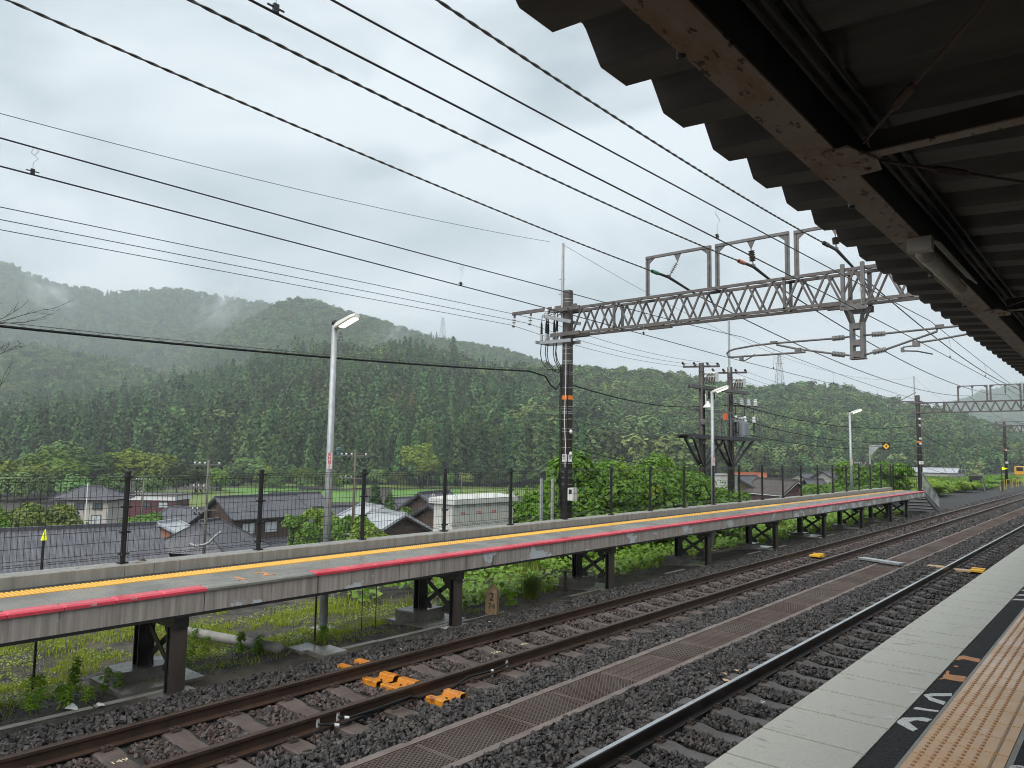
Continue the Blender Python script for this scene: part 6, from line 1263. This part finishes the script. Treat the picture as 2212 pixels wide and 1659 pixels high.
# ------------------------------------------------------------------ trees and wooded hills
bark = mat('tree_bark', (0.09, 0.075, 0.06), (0.055, 0.045, 0.038), 2, 0.8)
con_m = mat('cedar_foliage', (0.074, 0.138, 0.040), (0.032, 0.072, 0.023), 0.5, 0.7, spec=0.15, rand=0.62, spots=[(0.014, 0.62, 0.05, V1, (0.085, 0.082, 0.030))])
bro_m = mat('broadleaf_foliage', (0.108, 0.172, 0.045), (0.058, 0.108, 0.032), 0.45, 0.7, spec=0.15, rand=0.62)
bro_l = mat('light_broadleaf_foliage', (0.175, 0.25, 0.028), (0.10, 0.165, 0.02), 0.35, 0.6, spec=0.2, rand=0.35, trans=0.2)
def conifer_mesh(seed, levels=13, nb=9, rich=1):
    """unit height cedar: drooping sprays on a straight trunk"""
    rng = np.random.default_rng(seed); C, D, S = [], [], []
    for L_ in range(levels):
        z = 0.2 + 0.78 * L_ / (levels - 1); r = 0.19 * (1 - (z - 0.2) / 0.86) ** 0.75 + 0.012
        for k in range(max(4, int(nb * (1.1 - 0.55 * L_ / levels)))):
            a = rng.uniform(0, 6.28); rr_ = r * rng.uniform(0.65, 1.1)
            for j in range(3 * rich):
                f = rng.uniform(0.45, 1.0); C.append((math.cos(a) * rr_ * f + rng.normal(0, 0.012), math.sin(a) * rr_ * f + rng.normal(0, 0.012), z - 0.05 * f + rng.normal(0, 0.016))); D.append((math.cos(a) * 0.9, math.sin(a) * 0.9, 0.65)); S.append(rng.uniform(0.055, 0.095) / rich ** 0.35 * (1.15 - 0.5 * L_ / levels))
    C += [(0, 0, 0.985), (0, 0, 0.96), (0.008, 0, 0.94)]; D += [(1, 0, 0.2), (0, 1, 0.2), (0.5, 0.5, 0.3)]; S += [0.05, 0.06, 0.06]
    V, F = leaf_arrays(np.array(C), np.array(S), np.array(D) + rng.normal(0, 0.3, (len(C), 3)), rng, 0.8, 0.5)
    return V, F
def broad_mesh(seed, n, size, wide=0.42):
    rng = np.random.default_rng(seed); lobes = [((0, 0, 0.60), (wide * 0.7, wide * 0.7, 0.34))]
    for _ in range(10): a = rng.uniform(0, 6.28); k = rng.uniform(0.4, 0.95); lobes.append(((math.cos(a) * wide * k * 0.75, math.sin(a) * wide * k * 0.75, rng.uniform(0.35, 0.82)), (wide * 0.36, wide * 0.36, 0.16 * rng.uniform(0.8, 1.2))))
    return blob_leaves(rng, lobes, n, size, inner=0.15, jit=0.28)
def trunk_arr(h, r, n=6):
    a = np.arange(n) * 2 * np.pi / n; V = np.concatenate([np.stack([np.cos(a) * r, np.sin(a) * r, np.full(n, -0.05)], 1), np.stack([np.cos(a) * r * 0.5, np.sin(a) * r * 0.5, np.full(n, h)], 1)])
    F = []
    for k in range(n): j = (k + 1) % n; F += [(k, j, n + j), (k, n + j, n + k)]
    return V, np.array(F)
def tree_mesh(arr, tr, m, name):
    V, F = V_F_concat([arr, tr]); me = npmesh('', V, F, [m, bark]); mi = np.zeros(len(F), np.int32); mi[len(arr[1]):] = 1; me.polygons.foreach_set('material_index', mi); me.name = name; return me
pc_con = proto_coll('cedar_models', [tree_mesh(conifer_mesh(i), trunk_arr(0.8, 0.014), con_m, 'cedar') for i in range(4)])
pc_bro = proto_coll('broadleaf_models', [tree_mesh(broad_mesh(10 + i, 420, 0.10, 0.34), trunk_arr(0.5, 0.02), bro_m, 'broadleaf') for i in range(4)])
def tree_thing(kind, p, h, w, label, group, crown_me, trunk_me, rz_=0):
    t = T(kind, label, 'tree', p, group); t.scale = (w, w, h); t.rotation_euler = (0, 0, rz_)
    for nm, me in (('crown', crown_me), ('trunk', trunk_me)): o = bpy.data.objects.new(nm, me); COL.objects.link(o); o.parent = t
    return t
def as_mesh(arr, m, nm): me = npmesh('', arr[0], arr[1], m); me.name = nm; return me
BC = [as_mesh(broad_mesh(40 + i, 2600, 0.062, 0.46), bro_l if i < 3 else bro_m, 'broad_crown') for i in range(6)]; BT = as_mesh(trunk_arr(0.55, 0.022, 8), bark, 'broad_trunk')
CC = [as_mesh(conifer_mesh(50 + i, 20, 12, 3), con_m, 'cedar_crown') for i in range(3)]; CT = as_mesh(trunk_arr(0.9, 0.013, 8), bark, 'cedar_trunk')
rg = random.Random(3)
for i, (u, vt, d, h, k) in enumerate(((-20, 985, 200, 15, 1), (30, 990, 205, 13, 0), (65, 1000, 190, 12, 2), (112, 962, 205, 17, 0), (150, 985, 200, 14, 1), (205, 975, 212, 15, 4), (250, 972, 220, 15, 1), (300, 968, 225, 16, 2), (345, 975, 222, 15, 1), (385, 992, 218, 13, 4), (425, 1000, 225, 12, 5), (150, 950, 225, 17, 3), (470, 1008, 240, 11, 0), (20, 1015, 180, 11, 4), (90, 1020, 178, 10, 5), (170, 1022, 176, 10, 3), (240, 1020, 180, 10, 4), (330, 1022, 185, 9, 5), (-70, 975, 200, 16, 0), (-60, 1010, 180, 12, 4))):
    p = at(u, vt, d); tree_thing('broadleaf_tree', (p.x, p.y, p.z - h), h, h * 1.05, 'broad crowned tree in the pale green row at the foot of the left hill' if k < 3 else 'darker broad crowned tree behind the village at the foot of the left hill', 'broadleaf trees at the hill foot', BC[k], BT, rg.uniform(0, 6))
for i, (u, vt, d, h, k) in enumerate(((505, 995, 275, 14, 3), (545, 985, 280, 15, 4), (575, 1003, 262, 11, 0), (615, 1000, 268, 12, 5), (655, 1006, 262, 10, 1), (700, 1012, 255, 9, 3), (818, 1012, 275, 8, 4), (905, 955, 282, 15, 2), (925, 985, 276, 11, 1), (860, 1015, 265, 8, 4), (965, 1018, 275, 7, 3), (1010, 1020, 280, 7, 5), (1060, 1016, 284, 8, 4), (1110, 1019, 288, 7, 3), (1150, 1015, 290, 8, 5), (740, 1018, 250, 8, 0), (600, 1025, 240, 7, 4), (655, 1028, 240, 6, 5), (1230, 990, 300, 13, 2), (1290, 985, 305, 14, 4), (1180, 1005, 300, 9, 1))):
    p = at(u, vt, d); tree_thing('broadleaf_tree', (p.x, p.y, p.z - h), h, h * 1.1, 'low broadleaf tree at the foot of the cedar wood beyond the fields', 'broadleaf trees below the cedar wood', BC[k], BT, rg.uniform(0, 6))
for u, vt, d, h, lab in ((812, 1046, 97, 8, 'taller of the two dark garden conifers beside the nearest utility pole'), (842, 1062, 95, 6.5, 'shorter of the two dark garden conifers, nearer the white cubicle')):
    p = at(u, vt, d); tree_thing('garden_conifer', (p.x, p.y, p.z - h), h, h * 1.25, lab, None, CC[0], CT, u)
for i in range(46):      # front rank of the cedar wood
    u = 555 + i * 15.5 + rg.uniform(-5, 5); d = 296 + rg.uniform(0, 10); h = rg.uniform(19, 25); vt = 1040 - h / d * FPX + rg.uniform(-4, 4) - (6 if u > 900 else 0); p = at(u, vt, d)
    tree_thing('cedar_tree', (p.x, p.y, p.z - h), h, h * rg.uniform(0.85, 1.1), 'tall cedar in the front rank of the wood beyond the fields', 'cedars in the front rank of the wood', CC[i % 3], CT, rg.uniform(0, 6))
def hill(name, label, crest, dc, db, zb, n_trees, cfrac, hmin, hmax, power=1.0, seed=0, lab_f='', bulge=0.05):
    """a wooded hillside from its foot at depth db up to a crest line at depth dc, with its own back slope"""
    cu = np.array(crest, float); NA, NS = 110, 34; us = np.linspace(cu[0, 0], cu[-1, 0], NA); vs_ = np.interp(us, cu[:, 0], cu[:, 1]); V = []
    for u, v in zip(us, vs_):
        dcu = dc if not callable(dc) else dc(u); Cc = at(u, v, dcu); Cc.z -= (hmin + hmax) * 0.40; dbu = db if not callable(db) else db(u); B = Vector((Cc.x, Cc.y, 0)) * (dbu / dcu); row = []
        for s in np.linspace(0, 1, NS):
            p = Vector((B.x + (Cc.x - B.x) * s, B.y + (Cc.y - B.y) * s, 0)); z = zb + (Cc.z - zb) * (s ** power)
            nz = mnoise.fractal((p.x / (dcu * 0.13), p.y / (dcu * 0.13), seed), 1.0, 2.0, 4); z += nz * (Cc.z - zb) * bulge * 4 * s * (1 - s) ; row.append((p.x, p.y, z))
        for s in (0.12, 0.35): row.append((Cc.x * (1 + s), Cc.y * (1 + s), Cc.z - (Cc.z - zb) * s * 1.6 - 5))
        V += row
    V = np.array(V); R_ = NS + 2; i = np.arange(NA - 1)[:, None] * R_ + np.arange(R_ - 1)[None]; i = i.ravel()[:, None]; F = np.concatenate([i, i + R_, i + R_ + 1, i + 1], 1)
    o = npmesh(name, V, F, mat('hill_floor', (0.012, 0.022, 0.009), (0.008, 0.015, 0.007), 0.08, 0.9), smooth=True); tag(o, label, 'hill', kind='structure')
    rng = np.random.default_rng(seed + 77); G = V.reshape(NA, R_, 3)[:, :NS + 1]; a = rng.uniform(0, NA - 1.001, n_trees)
    # even cover over the slope: more trees where the columns are wide apart
    s = np.sqrt(rng.random(n_trees) * (1 - (db if not callable(db) else db(us[NA // 2])) ** 2 / (dc if not callable(dc) else dc(us[NA // 2])) ** 2) + (db if not callable(db) else db(us[NA // 2])) ** 2 / (dc if not callable(dc) else dc(us[NA // 2])) ** 2)
    q = (db if not callable(db) else db(us[NA // 2])) / (dc if not callable(dc) else dc(us[NA // 2])); s = (s - q) / (1 - q) * (NS - 1); s = np.clip(s, 0, NS - 1.001)
    ia, is_ = a.astype(int), s.astype(int); fa, fs = (a - ia)[:, None], (s - is_)[:, None]
    P = (G[ia, is_] * (1 - fa) + G[ia + 1, is_] * fa) * (1 - fs) + (G[ia, is_ + 1] * (1 - fa) + G[ia + 1, is_ + 1] * fa) * fs; P[:, 2] -= 0.5
    un = us[0] + (us[-1] - us[0]) * a / (NA - 1)
    cn = np.array([mnoise.noise((p[0] / (dc if not callable(dc) else 700) * 9, p[1] / (dc if not callable(dc) else 700) * 9, seed + 9)) for p in P]) * 0.6 + rng.normal(0, 0.14, n_trees); con = cn < cfrac(un, s / NS)
    for k, coll, nm, l2 in ((con, pc_con, 'cedar_forest', 'dark cedar forest on the '), (~con, pc_bro, 'broadleaf_forest', 'rounded broadleaf forest on the ')):
        m = int(k.sum())
        if m < 5: continue
        hs = rng.uniform(hmin, hmax, m) * (1.0 if coll is pc_con else 0.92); rot = np.zeros((m, 3)); rot[:, 2] = rng.uniform(0, 6.28, m)
        scatter(nm, P[k], rot, hs * (1 + 0.25 * (rng.random(m) < 0.05)), rng.integers(0, 4, m), coll, l2 + lab_f, 'forest')
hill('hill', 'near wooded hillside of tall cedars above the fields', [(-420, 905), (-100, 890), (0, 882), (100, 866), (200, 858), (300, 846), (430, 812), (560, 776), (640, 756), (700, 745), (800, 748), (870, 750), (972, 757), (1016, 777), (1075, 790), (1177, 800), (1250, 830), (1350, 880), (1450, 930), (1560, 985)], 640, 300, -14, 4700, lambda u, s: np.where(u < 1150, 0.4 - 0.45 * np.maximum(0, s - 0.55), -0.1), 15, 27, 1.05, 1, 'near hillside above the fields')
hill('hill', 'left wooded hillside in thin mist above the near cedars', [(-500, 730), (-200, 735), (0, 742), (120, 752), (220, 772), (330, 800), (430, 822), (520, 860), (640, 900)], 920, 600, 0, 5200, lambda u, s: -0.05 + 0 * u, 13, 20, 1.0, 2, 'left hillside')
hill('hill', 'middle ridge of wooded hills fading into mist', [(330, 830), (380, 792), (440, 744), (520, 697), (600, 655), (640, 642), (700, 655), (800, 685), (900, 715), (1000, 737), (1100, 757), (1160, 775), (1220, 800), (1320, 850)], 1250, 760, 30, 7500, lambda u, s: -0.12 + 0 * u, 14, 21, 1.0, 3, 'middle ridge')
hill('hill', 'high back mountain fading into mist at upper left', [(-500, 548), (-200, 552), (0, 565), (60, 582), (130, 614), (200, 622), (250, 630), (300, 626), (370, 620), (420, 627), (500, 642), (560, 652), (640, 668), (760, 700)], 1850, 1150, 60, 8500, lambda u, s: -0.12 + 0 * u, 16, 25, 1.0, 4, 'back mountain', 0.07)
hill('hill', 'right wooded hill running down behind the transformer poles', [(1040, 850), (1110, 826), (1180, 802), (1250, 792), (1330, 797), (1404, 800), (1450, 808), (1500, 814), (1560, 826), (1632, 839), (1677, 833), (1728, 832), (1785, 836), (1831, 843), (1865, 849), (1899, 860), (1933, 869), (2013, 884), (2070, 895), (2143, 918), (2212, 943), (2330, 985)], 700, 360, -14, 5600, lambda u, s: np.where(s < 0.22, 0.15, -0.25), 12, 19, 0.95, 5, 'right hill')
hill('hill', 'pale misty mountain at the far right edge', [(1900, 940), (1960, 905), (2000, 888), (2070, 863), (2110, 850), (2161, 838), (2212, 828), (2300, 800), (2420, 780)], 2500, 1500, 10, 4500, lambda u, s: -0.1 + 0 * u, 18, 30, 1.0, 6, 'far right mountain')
# power pylons on the hills
def pylon(u, vt, d, h, label):
    top = at(u, vt, d); z0 = top.z - h; t = T('pylon', label, 'pylon', (top.x, top.y, z0), 'power pylons on the far hills'); b = MB(); w0, w1 = h * 0.11, h * 0.022; nl = 8; r = h * 0.0042
    for sx in (-1, 1):
        for sy in (-1, 1): b.bar((top.x + sx * w0, top.y + sy * w0, z0), (top.x + sx * w1, top.y + sy * w1, top.z), r * 2)
    for k in range(nl):
        za_, zb2 = k / nl, (k + 1) / nl; wa, wb = w0 + (w1 - w0) * za_, w0 + (w1 - w0) * zb2
        for sy in (-1, 1):
            b.bar((top.x - wa, top.y + sy * wa, z0 + h * za_), (top.x + wb, top.y + sy * wb, z0 + h * zb2), r); b.bar((top.x + wa, top.y + sy * wa, z0 + h * za_), (top.x - wb, top.y + sy * wb, z0 + h * zb2), r)
            b.bar((top.x + sy * wa, top.y - wa, z0 + h * za_), (top.x + sy * wb, top.y + wb, z0 + h * zb2), r)
    b.build('tower', galvd, t); b = MB()
    for z, L_ in ((0.98, 0.11), (0.86, 0.13), (0.74, 0.11)): b.bar((top.x - h * L_ * 0.76, top.y - h * L_ * 0.65, z0 + h * z), (top.x + h * L_ * 0.76, top.y + h * L_ * 0.65, z0 + h * z), r * 2.4)
    b.build('crossarm', galvd, t)
pylon(1683, 764, 1000, 52, 'lattice pylon standing above the right hill against the sky'); pylon(957, 686, 2000, 70, 'faint lattice pylon above the middle ridge'); pylon(1824, 826, 1150, 32, 'smallest lattice pylon top showing over the right hill')
# bare tree whose twigs reach in from the left
def bare(o, d, L_, r, depth, b, rg_):
    ps = [o]; dd = d.normalized()
    for k in range(4): dd = (dd + Vector((rg_.gauss(0, 0.10), rg_.gauss(0, 0.10), rg_.gauss(0.03, 0.08)))).normalized(); ps.append(ps[-1] + dd * L_ / 4)
    b.tube(ps, [r * (1 - 0.16 * i) for i in range(5)], 5, True)
    if depth:
        for k in (1, 2, 3, 3, 4):
            if rg_.random() < 0.85: bare(ps[k], (dd + Vector((rg_.gauss(0, 0.5), rg_.gauss(0, 0.5), rg_.gauss(0.15, 0.35)))).normalized(), L_ * rg_.uniform(0.28, 0.5), r * 0.55, depth - 1, b, rg_)
base = at(-190, 1100, 16); t = T('bare_tree', 'leafless dark twigs reaching in at the left edge', 'tree', (base.x, base.y, gz(base.x, base.y))); b = MB(); rg2 = random.Random(12)
tp = at(-175, 720, 16); b.tube([(base.x, base.y, gz(base.x, base.y) - 0.2), tp.lerp(base, 0.5), tp], [0.16, 0.12, 0.06], 8); b.build('trunk', bark, t); tw = mat('dark_twig', (0.03, 0.025, 0.022), rough=0.7)
for (ua, va), (ub, vb), L_ in (((-170, 740), (-15, 690), 3.0), ((-170, 765), (-40, 728), 2.6), ((-170, 985), (0, 915), 3.2), ((-170, 930), (-90, 925), 2.6)):
    a_ = at(ua, va, 16); c_ = at(ub, vb, 15.5); b = MB(); bare(a_, c_ - a_, (c_ - a_).length * 1.0, 0.016, 3, b, rg2); b.build('branch', tw, t)
# lettering becomes plain meshes
dg = bpy.context.evaluated_depsgraph_get()
for o in [o for o in bpy.data.objects if o.type == 'FONT']:
    me = bpy.data.meshes.new_from_object(o.evaluated_get(dg)); nm = o.name; o.name = 'old_text'
    q = bpy.data.objects.new(nm, me); COL.objects.link(q); q.parent = o.parent; q.matrix_local = o.matrix_local.copy()
    bpy.data.objects.remove(o)
# ------------------------------------------------------------------ damp air
hz = MB(); hz.box(-4300, 700, -480, 4500, -16, 560); ho = hz.build('haze', mat('haze_air', (1, 1, 1))); tag(ho, 'thin damp air over the valley', 'haze', kind='stuff')
def mist(u, v, d, rx, rz_, tilt, label, dens):
    bm = bmesh.new(); bmesh.ops.create_icosphere(bm, subdivisions=3, radius=1.0); me = bpy.data.meshes.new('mist_wisp'); bm.to_mesh(me); bm.free()
    o = link(bpy.data.objects.new('mist_wisp', me)); p = at(u, v, d); dr = p.normalized(); az = math.atan2(dr.y, dr.x) - math.pi / 2
    o.matrix_world = Matrix.Translation(p) @ Matrix.Rotation(az, 4, 'Z') @ Matrix.Rotation(R(-tilt), 4, 'Y') @ Matrix.Diagonal((rx, rx * 0.7, rz_, 1))
    m = bpy.data.materials.new('mist_wisp'); m.use_nodes = True; t_ = m.node_tree; t_.nodes.clear(); ov_ = t_.nodes.new('ShaderNodeOutputMaterial'); p_ = t_.nodes.new('ShaderNodeVolumePrincipled')
    p_.inputs['Color'].default_value = (0.95, 0.98, 1, 1); tc_ = t_.nodes.new('ShaderNodeTexCoord'); nz = N(t_, 'ShaderNodeTexNoise', Scale=2.4, Detail=5.0, Roughness=0.6); gr = t_.nodes.new('ShaderNodeVectorMath'); gr.operation = 'LENGTH'
    t_.links.new(tc_.outputs['Object'], nz.inputs['Vector']); t_.links.new(tc_.outputs['Object'], gr.inputs[0])
    f1 = N(t_, 'ShaderNodeMapRange'); f1.inputs['From Min'].default_value = 0.45; f1.inputs['From Max'].default_value = 0.75; t_.links.new(nz.outputs['Fac'], f1.inputs['Value'])
    f2 = N(t_, 'ShaderNodeMapRange'); f2.inputs['From Min'].default_value = 1.0; f2.inputs['From Max'].default_value = 0.25; t_.links.new(gr.outputs['Value'], f2.inputs['Value'])
    mu = t_.nodes.new('ShaderNodeMath'); mu.operation = 'MULTIPLY'; t_.links.new(f1.outputs[0], mu.inputs[0]); t_.links.new(f2.outputs[0], mu.inputs[1]); m2 = t_.nodes.new('ShaderNodeMath'); m2.operation = 'MULTIPLY'; m2.inputs[1].default_value = dens; t_.links.new(mu.outputs[0], m2.inputs[0]); t_.links.new(m2.outputs[0], p_.inputs['Density'])
    t_.links.new(p_.outputs[0], ov_.inputs['Volume']); me.materials.append(m); tag(o, label, 'mist', kind='stuff')
mist(105, 632, 1520, 70, 46, -35, 'leftmost wisp of white mist rising from the back mountain', 0.03)
mist(478, 664, 1480, 78, 40, 50, 'wisp of white mist rising in the gap between the back mountain and the middle ridge', 0.026)
mist(858, 716, 1020, 44, 20, 35, 'small wisp of mist rising before the right end of the middle ridge', 0.028)
hm = MATS['haze_air']; hm.node_tree.nodes.clear(); ov = hm.node_tree.nodes.new('ShaderNodeOutputMaterial'); pv = hm.node_tree.nodes.new('ShaderNodeVolumePrincipled')
pv.inputs['Color'].default_value = (0.88, 0.95, 1.0, 1); pv.inputs['Density'].default_value = 0.00031; pv.inputs['Anisotropy'].default_value = 0.2
hm.node_tree.links.new(pv.outputs[0], ov.inputs['Volume'])
